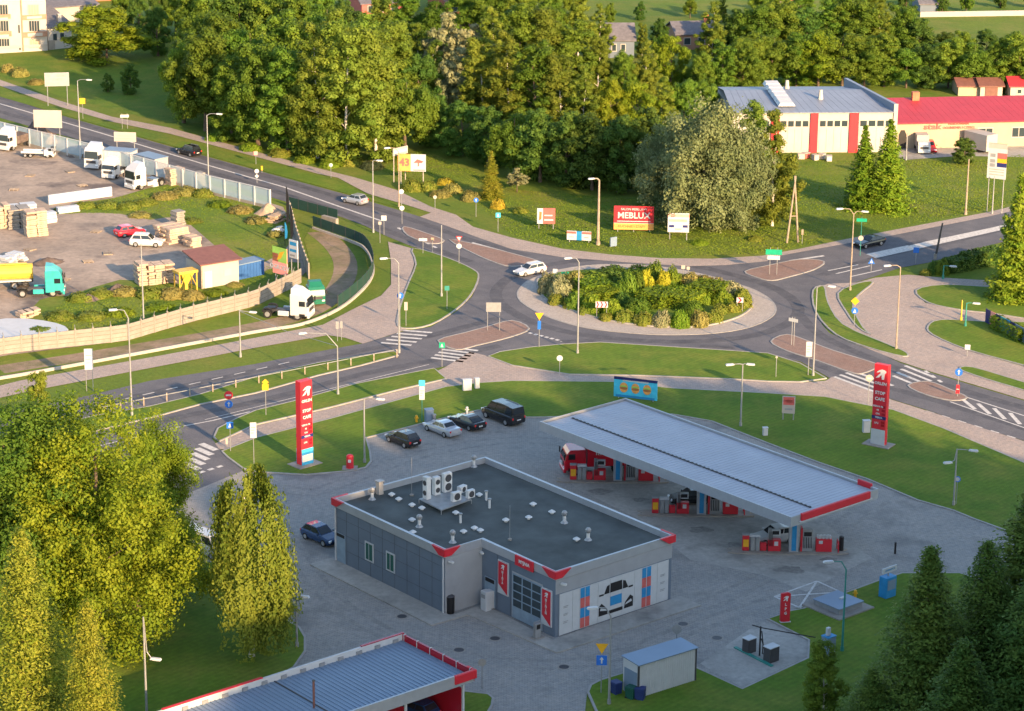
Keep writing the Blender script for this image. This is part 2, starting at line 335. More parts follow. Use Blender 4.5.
# ---- roads
NW_UP = [(-90, 72), (0, 98), (42, 110), (112, 130), (175, 148), (255, 170), (318, 187), (351, 196), (411, 214), (446, 225), (480, 238), (512, 248)]
NW_LO = [(-90, 92), (0, 118), (100, 146), (206, 178), (283, 201), (341, 217), (365, 226), (388, 237), (413, 247), (446, 257), (474, 269), (480, 279), (472, 297), (456, 312), (431, 327), (406, 331), (385, 336)]
sheet('road', NW_UP+[(562, 256), (600, 262), (560, 300), (530, 345), (440, 335)]+list(reversed(NW_LO)), 0.030, 'asphalt', 'grey asphalt road coming in past the glass noise barrier')
RB = [(470, 272), (478, 258), (512, 248.5), (562, 257), (625, 262), (687, 266), (725, 265), (767, 261), (800, 262), (818, 280), (815, 300), (822, 322), (812, 342), (780, 356), (725, 352.5), (662, 348.5), (600, 345), (562, 347), (512, 351), (488, 354), (462, 340), (462, 312), (474, 296)]
sheet('road', RB, 0.034, 'asphalt', 'asphalt carriageway circling the planted roundabout', 4)
sheet('road', [(745, 262), (780, 255), (843, 244), (883, 237), (943, 225), (990, 216), (1024, 207), (1150, 175), (1150, 203), (1024, 237), (988, 246), (928, 263), (900, 268), (874, 277), (838, 288), (818, 296), (800, 310), (760, 300)], 0.038, 'asphalt', 'asphalt road leading off to the right behind the roundabout')
sheet('road', [(770, 320), (800, 300), (813, 300), (817, 319), (829, 333), (848, 342), (879, 353), (900, 363), (934, 374), (964, 383), (1024, 401), (1100, 424), (1100, 466), (1024, 441), (957, 421), (929, 411), (893, 400), (864, 389), (829, 378), (801, 362), (770, 356), (730, 352)], 0.042, 'asphalt', 'asphalt road leaving the roundabout past the right red pylon sign')
sheet('road', [(-120, 440), (0, 414), (87, 396), (150, 381), (256, 364), (306, 354), (366, 343), (385, 337), (440, 327), (500, 318), (520, 352), (486, 356), (443, 367), (406, 374), (356, 384), (293, 401), (256, 410), (237, 418), (217, 428), (212, 439), (225, 455), (243, 471), (192, 492), (150, 520), (120, 470), (40, 445), (0, 462), (-120, 500)], 0.026, 'asphalt', 'dual asphalt carriageway in front of the concrete yard wall')
# ---- roundabout: apron and planted island
def ell(px):
    return gp(px, 4)
APR = [(517.4, 293.7), (520.7, 301.8), (534, 310.7), (551.7, 318.8), (578.3, 326.5), (606.3, 331), (647.6, 334.6), (684.3, 335), (713.8, 333.6), (736, 330.6), (752.2, 326.6), (765.5, 321), (773.6, 315), (775.8, 308.5), (771.4, 301), (762.5, 294.5), (752.2, 289.3), (738.9, 284.9), (700, 274), (650, 266), (600, 265), (560, 270), (531.7, 279.3), (522, 286.3)]
island('roundabout_apron', APR, 'apron_stone', 'pale stone truck apron ringing the roundabout island', 3, 0.07)
ISL = [(537, 283), (543, 297), (556, 305), (580, 314), (612, 322), (650, 327), (690, 328), (715, 325), (738, 318), (750, 310), (753, 302), (748, 294), (735, 287), (700, 278), (650, 271), (600, 270), (562, 273), (544, 277)]
isl = island('roundabout_island', ISL, 'meadow', 'planted bed of the roundabout island', 3, 0.20)
# ---- tyre-darkened lanes and repaired patches
cxy = Vector((0, 0)); ap_ = gp(APR)
for p in ap_: cxy += Vector(p)/len(ap_)
ring = [tuple(cxy+(Vector(p)-cxy)*(1+2.7/(Vector(p)-cxy).length)) for p in gp(APR, 2)]
struct(strip_mb(MB(), ring, 1.5, .0437, closed=True).build('wheel_track', 'asphalt_worn'), 'dark tyre worn ring on the roundabout lane')
for px, lb in (([(-60, 95), (100, 140), (206, 171), (283, 194), (350, 216), (400, 236), (470, 262)], 'dark wheel track on the near lane of the upper road'), ([(-60, 79), (100, 129), (206, 159), (300, 186), (400, 216), (470, 240), (530, 256)], 'dark wheel track on the far lane of the upper road'), ([(0, 424), (100, 404), (256, 371), (360, 351), (430, 336), (500, 318)], 'dark wheel track on the far left carriageway'), ([(100, 432), (256, 402), (360, 375), (430, 361), (500, 346)], 'dark wheel track on the near left carriageway'), ([(1060, 215), (960, 240), (880, 257), (820, 276)], 'dark wheel track on the right road'), ([(1060, 440), (940, 402), (860, 380), (790, 355)], 'dark wheel track on the lower right road'), ([(1060, 418), (940, 384), (870, 358), (820, 335), (800, 315)], 'dark wheel track on the far lower right lane')):
    struct(strip_mb(MB(), gp(px, 3, False), 1.3, .0435 if 'right' in lb else .0385).build('wheel_track', 'asphalt_worn'), lb)
for px, lb in (([(560, 341), (590, 339), (596, 342), (566, 344)], 'dark repaired patch before the roundabout lawn'), ([(300, 372), (320, 367), (324, 369), (304, 374)], 'dark repaired patch on the left carriageway'), ([(905, 244), (925, 239), (929, 241), (909, 246)], 'dark repaired patch on the right road'), ([(700, 345), (735, 347), (733, 349), (700, 347)], 'dark repaired patch on the roundabout lane')): sheet('asphalt_patch', px, .0525, 'asphalt_worn', lb)
# ---- splitter islands
for px, lb in (([(404, 227), (430, 235), (444, 241), (432, 244), (408, 236)], 'small brick splitter island by the upper road crossing'),
               ([(449, 240), (480, 246), (512, 254), (538, 262), (521, 266), (505, 266), (478, 256)], 'brick splitter island on the upper left arm'),
               ([(438, 341), (466, 333), (488, 327), (512, 321), (529, 329), (512, 337), (476, 346), (456, 350)], 'brick splitter island on the lower left arm'),
               ([(745, 272), (768, 266), (800, 260), (824, 262), (814, 270), (790, 277), (772, 281), (757, 278)], 'brick splitter island with the green direction sign'),
               ([(771, 342), (787, 335), (809, 342), (833, 351), (872, 363), (878, 367), (862, 374), (848, 372), (817, 361), (786, 351)], 'brick splitter island on the lower right arm'),
               ([(908, 386), (928, 382), (950, 390), (967, 398), (952, 401), (925, 395)], 'brick island holding the blue keep right sign')):
    island('splitter_island', px, 'brick_paving', lb, 3, 0.10)
# ---- sidewalks
def walk(px, z, lb, m='sidewalk', sm=0): return sheet('sidewalk', px, z, m, lb, sm)
walk([(-60, 52), (0, 80), (60, 101), (112, 117), (170, 128), (256, 152), (320, 169), (356, 178), (396, 190), (431, 207), (456, 215), (473, 227), (512, 238), (562, 249), (612, 255), (662, 258.5), (712, 259), (762, 256), (800, 249), (843, 240), (900, 229), (990, 212), (1060, 195), (1060, 200), (990, 216.5), (883, 237.5), (843, 244.5), (780, 256), (767, 261.5), (725, 265.5), (687, 266.5), (625, 262.5), (562, 257.5), (512, 249.5), (480, 238.5), (446, 226), (420, 217), (431, 213), (406, 205), (368, 194), (338, 178), (318, 174), (256, 157), (170, 134), (112, 122), (60, 107), (0, 86), (-60, 58)], 0.05, 'pale paved footpath along the far side of the road and roundabout')
walk([(-120, 412), (0, 386), (20, 381), (160, 356), (256, 338), (323, 325), (356, 308), (381, 296), (391, 285), (391, 262), (388, 242), (413, 249), (415, 262), (407, 288), (397, 320), (406, 330), (385, 337), (363, 344), (345, 338), (328, 335.5), (256, 348), (215, 356), (32, 391), (-120, 425)], 0.05, 'paved footpath between the yard wall and the dual carriageway')
walk([(215, 444), (256, 426), (330, 409), (400, 391), (446, 380), (436, 372), (446, 367), (470, 352), (486, 356), (512, 366), (569, 375), (637, 376), (737, 380), (800, 383), (826, 381), (832, 377), (864, 389), (893, 400.5), (928, 411.5), (1024, 441.5), (1100, 466), (1100, 490), (1024, 463), (943, 428), (893, 410), (875, 407), (825, 397), (768, 393.5), (672, 388.5), (612, 382), (512, 381), (480, 383), (446, 387), (330, 419), (256, 438), (225, 450), (219, 449)], 0.046, 'long paved footpath between the roads and the fuel station lawn')
walk([(813, 290), (828, 284), (856, 283), (875, 278), (908, 275), (943, 278), (993, 281), (1060, 284), (1060, 290), (993, 287), (943, 285), (915, 291), (925, 303), (957, 310), (993, 314), (1060, 322), (1060, 327), (986, 322), (941, 320), (929, 326), (933, 335), (967, 351), (1024, 367), (1060, 377), (1060, 405), (1024, 400), (964, 382), (934, 373), (900, 362), (868, 349), (836, 336), (817, 317)], 0.047, 'sunlit brown paved plaza on the right of the roundabout')
# ---- grass islands and verges (all raised behind kerbs)
V_ = [('west', [(413, 249), (446, 258), (473, 270), (478.5, 278), (471, 295), (456, 310), (431, 325), (406, 329), (397, 322), (406, 290), (416, 265)], 'green grass triangle left of the roundabout'),
      ('median', [(-60, 452), (95, 416.5), (150, 407), (200, 395), (256, 377.5), (318, 363.5), (361, 356.5), (395, 352), (398, 356), (361, 366), (318, 376), (256, 393.5), (200, 405), (160, 416), (60, 440), (-60, 470)], 'narrow grass median between the two carriageways'),
      ('south', [(488, 357), (500, 352.5), (530, 348), (562, 345), (600, 343), (662, 347), (725, 351), (768, 354), (800, 364), (826, 379), (800, 382.5), (768, 382), (737, 380), (690, 378), (637, 376), (569, 375), (512, 366)], 'large lawn between the roundabout and the long footpath'),
      ('verge', [(813, 291), (824, 287), (828, 303), (843, 325), (883, 343), (906, 353), (903, 357), (868, 348), (836, 335), (816, 313)], 'thin curved grass verge right of the roundabout'),
      ('verge', [(838, 294), (858, 284), (873, 283), (858, 296), (853, 308), (863, 328), (871, 335), (858, 328), (846, 312)], 'slim grass wedge beside the plaza lamp'),
      ('lawn', [(916, 291), (943, 285.5), (995, 288), (1060, 291), (1060, 321), (993, 314), (958, 310), (928, 303)], 'shaded lawn under the tall right hand tree'),
      ('lawn', [(928, 327), (941, 320.5), (986, 322.5), (1060, 328), (1060, 377), (1024, 366), (968, 350.5), (933, 335.5)], 'rounded lawn in front of the advert fence'),
      ('verge', [(960, 370), (973, 368), (1024, 383), (1060, 392), (1060, 402), (1024, 391), (984, 379)], 'strip of grass beside the lower right road'),
      ('verge', [(214, 438), (218, 429), (237, 419), (256, 411), (293, 402), (356, 384.5), (406, 374.5), (434, 369), (440, 374), (446, 379.5), (400, 390), (330, 408), (256, 425), (219, 442)], 'grass strip between the lower carriageway and the footpath'),
      ('lawn', [(222, 452), (256, 438.5), (330, 419.5), (446, 387.5), (480, 383.5), (512, 381.5), (612, 382.5), (672, 389), (768, 394), (825, 397.5), (875, 407.5), (893, 410.5), (943, 429), (1024, 463.5), (1120, 500), (1120, 580), (1040, 545), (1000, 529), (975, 520), (953, 511), (918, 501), (868, 480), (818, 463), (768, 444), (712, 422), (690, 418), (672, 415), (600, 416), (544, 418), (526, 418), (500, 412), (478, 411), (431, 422), (396, 431), (366, 438.5), (370, 452), (371, 462), (366, 468), (351, 471.5), (306, 475.5), (256, 472.5), (243, 469), (228, 458)], 'broad mown lawn around the fuel station forecourt')]
for nm, px, lb in V_: island('lawn', px, 'lawn', lb, 3 if len(px) < 14 else 0)
sheet('lawn', [(0, 88), (60, 109), (112, 125), (170, 138), (256, 160), (318, 176), (338, 181), (366, 194), (404, 206), (412, 212), (351, 195), (318, 186), (255, 169), (175, 147), (112, 129), (42, 109), (0, 97)], 0.06, 'lawn', 'sunny grass verge between the far footpath and the upper road')
# ---- forecourt
sheet('forecourt', [(120, 530), (192, 492), (243, 471), (306, 470), (366, 434), (478, 405), (560, 410), (680, 408), (780, 446), (880, 482), (1000, 526), (1160, 590), (1160, 640), (960, 573), (900, 573), (850, 590), (770, 618), (810, 640), (810, 660), (742, 690), (697, 668), (640, 668), (600, 681), (587, 693), (580, 760), (400, 800), (200, 800), (250, 740), (300, 660), (296, 629), (240, 562), (150, 575)], 0.034, 'pavers', 'grey block paved forecourt of the fuel station')
sheet('pump_apron', [(556, 470), (566, 440), (660, 440), (760, 470), (845, 540), (872, 558), (806, 592), (762, 575), (690, 560), (640, 520), (578, 490)], 0.040, 'slab_dark', 'worn concrete apron beneath the pump canopy')
for px, lb in (([(588, 693), (591, 686), (601, 681), (640, 669), (697, 669), (742, 690), (808, 659), (809, 641), (768, 620), (790, 612), (803, 609.5), (850, 592), (880, 581), (902, 574), (960, 574), (1160, 642), (1160, 900), (640, 900), (600, 720)], 'shaded lawn with shed and service bay at the lower right'),
               ([(-200, 560), (150, 576), (200, 563), (240, 563), (270, 590), (290, 623), (299, 628), (305, 638), (305, 652), (294, 668), (256, 690), (190, 740), (100, 900), (-200, 900)], 'shaded lawn under the birch and the left trees'),
               ([(455, 693), (462, 692), (488, 695), (493, 699), (492, 706), (486, 716), (455, 716)], 'little lawn patch beside the wash bay')):
    island('lawn', px, 'lawn', lb, 0)
sheet('service_bay', [(700, 664), (762, 621), (808, 641), (807, 657), (742, 688)], 0.046, 'slab_dark', 'paved service bay with the air and vacuum posts')
for px, w_, lb in (([(236, 480), (300, 492), (330, 488), (420, 455), (520, 440), (600, 450)], 1.6, 'faint dark tyre trail into the forecourt'), ([(262, 500), (300, 560), (345, 610), (430, 650), (540, 665), (620, 655), (700, 625), (780, 600)], 1.8, 'faint dark tyre trail round the shop'), ([(880, 500), (820, 540), (740, 590), (660, 620)], 1.7, 'faint dark tyre trail past the pumps')):
    for sd in (-.85, .85): struct(strip_mb(MB(), gp(px, 4, False), .32*w_, .0385+.0006*(sd > 0), side=sd).build('wheel_track', 'paver_worn'), lb)
for i, (x, y, r_) in enumerate(((600, 492, 1.2), (640, 500, .8), (700, 530, 1.1), (735, 545, .9), (790, 570, 1.3), (830, 560, .8), (430, 445, .6), (455, 440, .5), (500, 432, .6), (610, 478, .7))):
    c_ = G(x, y); struct(MB().poly([(c_.x+r_*(1+.25*sin(3*a+i))*cos(a), c_.y+.7*r_*(1+.2*cos(4*a+i))*sin(a), .0435) for a in [k*2*pi/20 for k in range(20)]]).build('oil_stain', 'oil_stain'), 'dark oil stain on the forecourt, %s of ten' % ORD[i])
# ---- markings
line([(-60, 86), (0, 104), (100, 133), (206, 165), (283, 187), (340, 207), (381, 221)], 0.35, label='pale centre line of the upper road')
line([(790, 261), (824, 256)], .5, label='white bar by the green direction sign'); line([(828, 271), (858, 265)], .25, label='white lane line on the right road'); line([(836, 274), (870, 266)], .25, label='second white lane line on the right road'); line([(850, 277), (882, 270)], .25, label='third white lane line on the right road')
mb = MB(); mb.poly([tuple(G(*p, .046)) for p in ((866, 254), (990, 228), (1120, 197), (1120, 204), (990, 232.5), (876, 258))]); struct(mb.build('road_marking', 'road_paint'), 'broad white painted median on the right hand road')
dashes((95, 406), (300, 360), 9, .5, .18, label='white dashed lane line of the far carriageway')
dashes((205, 420), (440, 362), 1, .95, .12, label='white edge line on the near carriageway')
line([(100, 446), (175, 428), (212, 421), (250, 412)], .2, label='white edge line at the station turning')
zebra((381, 343), (402, 330.5), (432, 333), 5, .5, label='white zebra crossing on the far left carriageway'); zebra((431, 358), (446, 347), (478, 351), 5, .5, label='white zebra crossing on the near left carriageway')
zebra((184, 463), (201, 444), (216, 450.5), 5, .75, label='white zebra crossing at the station entrance'); dashes((190, 476), (226, 465), 4, .6, .45, label='white give way dashes at the station entrance')
zebra((834, 377), (852, 371), (893, 386), 4, .45, label='white zebra crossing on the lower right road'); zebra((893, 376), (905, 366), (935, 378), 4, .45, label='white zebra crossing on the far lane of the lower right road')
dashes((529, 333), (572, 344), 8, .6, .45, label='white give way dashes at the lower left arm'); dashes((926, 411), (1024, 441), 6, .5, .2, label='white dashes along the lower right road edge')
dashes((398, 228), (440, 250), 6, .5, .4, label='white give way dashes on the upper left arm'); line([(472, 243), (505, 252)], .5, label='white bar on the upper left arm'); dashes((925, 371), (945, 385), 3, .5, .4, label='white give way dashes on the lower right arm')
line([(950, 402), (1024, 428), (1100, 450)], .2, label='lower outline of the hatched road area'); line([(968, 398), (1024, 416), (1100, 437)], .2, label='upper outline of the hatched road area')
mb = MB()
for i in range(9):
    a = G(958+i*15, 402.5+i*4.9); b = G(975+i*15, 409.5+i*5.0); a2 = G(962+i*16, 399.2+i*4.7); strip_mb(mb, [a2, b], .45, .0465)
struct(mb.build('road_marking', 'road_paint'), 'white diagonal hatching on the lower right road')
mb = MB(); nb = [G(*p) for p in ((774.5, 597), (817, 581.5), (841, 592.5), (799.5, 608))]
for a_, b_ in ((0, 1), (1, 2), (2, 3), (3, 0), (0, 2), (1, 3)): strip_mb(mb, [nb[a_], nb[b_]], .2, .047+.001*(a_ == 0 and b_ == 2)+.002*(a_ == 1 and b_ == 3))
struct(mb.build('road_marking', 'road_paint'), 'white painted no parking box with cross on the forecourt')
# ---- storage yard
sheet('yard', [(-200, 190), (-60, 120), (0, 122), (60, 139), (206, 184), (283, 207), (296, 232), (310, 268), (292, 286), (256, 304), (125, 341), (10, 355), (-60, 368), (-200, 400)], 0.030, 'yard_dirt', 'pale dusty concrete storage yard')
sheet('track', [(312, 224), (345, 240), (364, 252), (370, 275), (360, 292), (335, 310), (300, 325), (250, 334), (0, 376), (0, 362), (125, 343), (255, 309), (292, 290), (312, 268), (304, 240)], 0.034, 'meadow', 'grassy strip between yard wall and curved fence', 0)
struct(strip_mb(MB(), gp([(318, 232), (335, 246), (345, 262), (343, 280), (328, 300), (300, 316), (240, 330), (120, 351), (0, 370)], 3, False), 3.0, .046).build('track', 'dirt'), 'brown dirt track winding along the yard wall')
sheet('yard_grass', [(52, 214), (75, 204), (115, 198), (150, 188), (190, 182), (210, 190), (283, 214), (292, 240), (265, 262), (215, 246), (182, 218), (150, 220), (120, 214), (85, 213)], 0.040, 'meadow', 'weedy grass hollow inside the yard', 2)
sheet('yard_grass', [(14, 345), (40, 300), (70, 296), (120, 280), (180, 284), (240, 280), (290, 262), (300, 270), (256, 300), (125, 337)], 0.041, 'meadow', 'rank weeds inside the concrete yard wall', 2)
sheet('shop_yard', [(880, 151), (905, 146), (1060, 143), (1060, 158), (960, 156), (906, 160)], 0.03, 'slab_dark', 'paved yard in front of the red roofed shop')
sheet('meadow', [(380, 170), (420, 180), (480, 200), (520, 214), (600, 222), (660, 236), (720, 236), (770, 230), (840, 210), (960, 200), (1060, 180), (1060, 150), (980, 160), (880, 162), (780, 158), (640, 200), (520, 190), (420, 148)], 0.012, 'meadow', 'rough sunlit meadow behind the roundabout')
sheet('field', [(-200, 60), (-60, 45), (0, 56), (140, 55), (200, 120), (256, 148), (170, 124), (60, 96), (0, 76), (-200, 20)], 0.012, 'lawn', 'shaded green field below the pale apartment block')
sheet('meadow', [(600, 0), (600, -30), (1100, -30), (1100, 34), (925, 34), (925, 20), (720, 22)], 0.014, 'meadow', 'distant sunlit meadow beyond the trees')
sheet('meadow', [(840, 82), (1000, 84), (1060, 98), (1060, 104), (890, 104)], 0.014, 'meadow', 'dry grass strip behind the shops')
# ================================================================== VEGETATION
leaf_mat('leaf_broad', (.066, .122, .014), (.130, .182, .022), .42, .28); leaf_mat('leaf_bright', (.092, .142, .010), (.185, .210, .016), .42, .06); leaf_mat('leaf_dark', (.038, .082, .015), (.080, .125, .020), .35, .22)
leaf_mat('leaf_birch', (.088, .130, .016), (.160, .190, .026), .42, .18); leaf_mat('leaf_willow', (.098, .124, .048), (.155, .175, .078), .3, .08); leaf_mat('leaf_spruce', (.050, .092, .016), (.100, .140, .024), .25, .2)
leaf_mat('leaf_larch', (.130, .155, .014), (.235, .225, .030), .4, .1); leaf_mat('leaf_yellow', (.24, .24, .012), (.36, .32, .03), .35, .1); leaf_mat('leaf_hedge', (.095, .160, .012), (.165, .215, .020), .4, .15); leaf_mat('leaf_pale', (.130, .150, .070), (.24, .23, .12), .3, .15)
leaf_mat('leaf_straw', (.15, .14, .04), (.23, .20, .06), .3, .15); leaf_mat('leaf_weed', (.095, .135, .016), (.200, .205, .036), .35, .1); leaf_mat('leaf_goldenrod', (.24, .19, .02), (.32, .25, .03), .3, .1); leaf_mat('leaf_rust', (.12, .085, .03), (.17, .12, .04), .3, .1)
def leaf_mesh(name, C, N, S, tint, m, asp=0.7):
    """one quad per leaf clump: centres C, normals N, sizes S"""
    n = len(C); N = N/np.maximum(np.linalg.norm(N, axis=1), 1e-6)[:, None]
    r = RNG.normal(size=(n, 3)); U = np.cross(N, r); U /= np.maximum(np.linalg.norm(U, axis=1), 1e-6)[:, None]; Vv = np.cross(N, U)
    S = S[:, None]; a = U*S; b = Vv*S*asp; k = N*S*0.25
    co = np.stack([C-a, C-b*0.9-k, C+a, C+b-k], 1).reshape(-1, 3).astype(np.float32)
    me = bpy.data.meshes.new(name); me.vertices.add(4*n); me.vertices.foreach_set('co', co.ravel())
    me.loops.add(4*n); me.loops.foreach_set('vertex_index', np.arange(4*n, dtype=np.int32))
    me.polygons.add(n); me.polygons.foreach_set('loop_start', np.arange(0, 4*n, 4, dtype=np.int32))
    me.update(calc_edges=True)
    at = me.attributes.new('tint', 'FLOAT', 'POINT'); at.data.foreach_set('value', np.repeat(tint, 4).astype(np.float32))
    me.materials.append(MATS[m]); return me
def clusters(cc, rr, per, leaf, up=0.25, fill=0.35):
    """leaves on the outer shells of many little balls"""
    C = []; N = []; T = []; S = []
    for c, r in zip(cc, rr):
        d = RNG.normal(size=(per, 3)); d /= np.linalg.norm(d, axis=1)[:, None]
        rad = r*(.35+.75*RNG.random(per)**.6)*(1+.18*RNG.normal(size=per)); sq = np.array([1, 1, .85])
        C.append(c+d*rad[:, None]*sq); N.append(d+RNG.normal(size=(per, 3))*0.30+np.array([0, 0, up])); T.append(np.clip(.15+.7*RNG.random()+RNG.normal(size=per)*.12, 0, 1)); S.append(leaf*(0.5+1.0*RNG.random(per)))
    return np.concatenate(C), np.concatenate(N), np.concatenate(S), np.concatenate(T)
def crown_envelope(n, prof, wob=0.22, inner=0.55):
    """n cluster centres; prof(t) gives radius for t in 0..1 along the crown height"""
    out = []; ph = RNG.random(4)*6.28
    while len(out) < n:
        t = RNG.random(); R0 = prof(t)
        if RNG.random() > (R0+0.15)/1.15: continue
        a = RNG.random()*2*pi; w = 1+wob*(sin(3*a+ph[0]+5*t)*.6+sin(5*a+ph[1]-7*t)*.5+sin(2*a+ph[2]))*.6
        rad = R0*w*(inner+(1-inner)*RNG.random()**.5); out.append((rad*cos(a), rad*sin(a), t))
    return np.array(out)
CROWN = {}; TRUNK = {}
def trunk_mesh(name, h, r, m, limbs=7, spread=0.3, z0=0.3, lean=0.03, z1=.8):
    mb = MB(); rnd = random.Random(hash(name) % 999); p = [(0, 0, -0.3)]; rs = [r*1.25]
    for i in range(1, 7):
        t = i/6; p.append((rnd.uniform(-1, 1)*lean*h*t, rnd.uniform(-1, 1)*lean*h*t, h*t*.9)); rs.append(r*(1-t*.85))
    mb.tube(p, rs, 8)
    for i in range(limbs):
        t = z0+(z1-z0)*i/limbs; k = min(5, int(t*6)); b = Vector(p[k]).lerp(Vector(p[k+1]), t*6-k) if k < 6 else Vector(p[6])
        a = i*2.4+rnd.random(); l = h*spread*(1.1-t); e = b+Vector((cos(a)*l, sin(a)*l, l*rnd.uniform(.45, .9))); q = b.lerp(e, .5)+Vector((0, 0, l*.05)); rr = r*(1-t)*.5
        mb.tube([b, q, e], [rr, rr*.65, rr*.25], 5)
    return mb.mesh(name, m)
def make_types():
    H = 10.0; PT = lambda t: (min(1, .55+2*t) if t < .25 else ((1-t)/.75)**.55)
    def broad(i, m, W, k=95, per=120, leaf=.25, lo=.14, tag_='broad', wob=.25, lob=None, vs=1.0, prof=None):
        nl = lob or max(12, k//6); e = crown_envelope(nl, prof or (lambda t: (math.sin(pi*min(1, (t*.92+.08))**.75))**.6), wob, .45); e[:, :2] *= W*H*.86; z = lo*H+H*.05+e[:, 2]*(1-lo)*H*.84; lc = np.c_[e[:, :2], z]; sub_ = max(4, k//nl); cc = []
        for c in lc:
            rl = W*H*(.26+.22*RNG.random()); d = RNG.normal(size=(sub_, 3)); d /= np.linalg.norm(d, axis=1)[:, None]; d[:, 2] = d[:, 2]*vs+.15; cc.append(c+d*rl*(.55+.5*RNG.random((sub_, 1))))
        cc = np.concatenate(cc); cc[:, 2] = np.clip(cc[:, 2], lo*H*.5+.3, H*.97); n_ = len(cc)
        CROWN.setdefault(tag_, []).append(leaf_mesh('crown', *clusters(cc, W*H*(.13+.13*RNG.random(n_)), per, leaf, .25, .6), m))
    for i in range(3): broad(i, 'leaf_broad', .32, k=170, leaf=.115, per=230, lob=30)
    for i in range(2): broad(i, 'leaf_bright', .32, tag_='bright', per=230, k=170, leaf=.115, lo=.03, lob=30)
    for i in range(2): broad(i, 'leaf_dark', .30, k=170, leaf=.115, per=230, tag_='dark', lo=.02, lob=30)
    for i in range(3): broad(i, 'leaf_broad', .21, k=190, tag_='tall', lo=.02, leaf=.09, per=240, vs=1.8, lob=34, prof=PT)
    for i in range(3): broad(i, 'leaf_birch', .21, k=190, tag_='birchy', lo=.03, leaf=.085, per=240, vs=2.0, lob=34, prof=PT)
    for i in range(2): broad(i, 'leaf_willow', .44, k=320, per=200, leaf=.10, lo=.02, lob=36, tag_='willow', wob=.3)
    for i in range(2): broad(i, 'leaf_pale', .26, k=90, per=110, leaf=.18, lo=.1, tag_='pale')
    for i in range(2): broad(i, 'leaf_bright', .34, k=360, per=260, leaf=.058, lo=.06, tag_='nbright', wob=.3, lob=38)
    broad(0, 'leaf_broad', .30, k=320, per=260, leaf=.058, lo=.06, tag_='nbroad', wob=.45, lob=30)
    # spruce: drooping whorls
    for tg, m, W, nl, leaf in (('spruce', 'leaf_spruce', .21, 26, .17), ('spruce', 'leaf_spruce', .25, 24, .17), ('larch', 'leaf_larch', .27, 22, .15), ('nlarch', 'leaf_larch', .26, 36, .06), ('nspruce', 'leaf_spruce', .24, 38, .065), ('nspruce', 'leaf_spruce', .28, 34, .065), ('sunlit_conifer', 'leaf_hedge', .24, 22, .17), ('pine', 'leaf_dark', .30, 18, .2)):
        C = []; N = []; T = []; S = []
        for l in range(nl):
            t = l/(nl-1); z = H*(.05+.93*t); Rr = W*H*(1-t)**.85*(.85+.3*RNG.random())+.12; nb = int(6+9*(1-t))
            for b in range(nb):
                a = 2*pi*b/nb+l*1.3+RNG.normal()*.15; ln = Rr*(.65+.45*RNG.random()); npt = int((14+48*ln/(W*H))*(2.8 if tg[0] == 'n' else 1)); tt = RNG.random()
                s = RNG.random(npt)**.7; x = s*ln; dz = -x*.32+.18*ln*s*s+.10*RNG.normal(size=npt); side = RNG.normal(size=npt)*(.10+.16*ln*(1-s*.5))
                C.append(np.c_[x*cos(a)-side*sin(a), x*sin(a)+side*cos(a), z+dz]); N.append(np.c_[cos(a)*.5+RNG.normal(size=npt)*.4, sin(a)*.5+RNG.normal(size=npt)*.4, np.full(npt, .7)])
                T.append(np.clip(tt+RNG.normal(size=npt)*.2, 0, 1)); S.append(leaf*(.6+.8*RNG.random(npt)))
        CROWN.setdefault(tg, []).append(leaf_mesh('crown', np.concatenate(C), np.concatenate(N), np.concatenate(S), np.concatenate(T), m, .45))
    # weeping birch: hanging strands
    C = []; N = []; T = []; S = []
    for g in range(60):
        ga = RNG.random()*2*pi; gt = RNG.random()**.75; gr = .40+.62*RNG.random()**.6; gl = .16+.22*RNG.random(); tt = RNG.random()
        for i in range(9):
            a = ga+RNG.normal()*.16; t = min(1.0, max(0, gt+RNG.normal()*.05)); z = H*(.26+.73*t); Rr = H*.25*(math.sin(pi*min(.97, .09+.76*(1-t)))**.75)*gr*(1+RNG.normal()*.08)+.05
            ln = H*gl*(.5+.7*(1-abs(t-.35)))*(.7+.5*RNG.random()); npt = 52; q = RNG.random(npt); x = Rr*(1+.12*q)
            C.append(np.c_[x*cos(a)+RNG.normal(size=npt)*.13, x*sin(a)+RNG.normal(size=npt)*.13, np.maximum(z-q*ln, .9)]); N.append(np.c_[cos(a)+RNG.normal(size=npt)*.4, sin(a)+RNG.normal(size=npt)*.4, RNG.normal(size=npt)*.25+.15])
            T.append(np.clip(tt+RNG.normal(size=npt)*.2, 0, 1)); S.append(.095*(.6+.8*RNG.random(npt)))
    CROWN['weeping'] = [leaf_mesh('crown', np.concatenate(C), np.concatenate(N), np.concatenate(S), np.concatenate(T), 'leaf_birch', .6)]
    TRUNK.update(broad=trunk_mesh('trunk', 9, .22, 'bark', 10), tall=trunk_mesh('trunk', 9.5, .17, 'bark', 9, .16, .2), weeping=trunk_mesh('trunk', 9.6, .14, 'birch_bark', 6, .12, .3), spruce=trunk_mesh('trunk', 10.3, .16, 'bark', 0), birchy=trunk_mesh('trunk', 9.5, .13, 'birch_bark', 9, .16, .2))
    for k in ('bright', 'dark', 'willow', 'pale', 'nbright', 'nbroad'): TRUNK[k] = TRUNK['broad']
    for k in ('larch', 'sunlit_conifer', 'pine', 'nspruce', 'nlarch'): TRUNK[k] = TRUNK['spruce']
make_types()
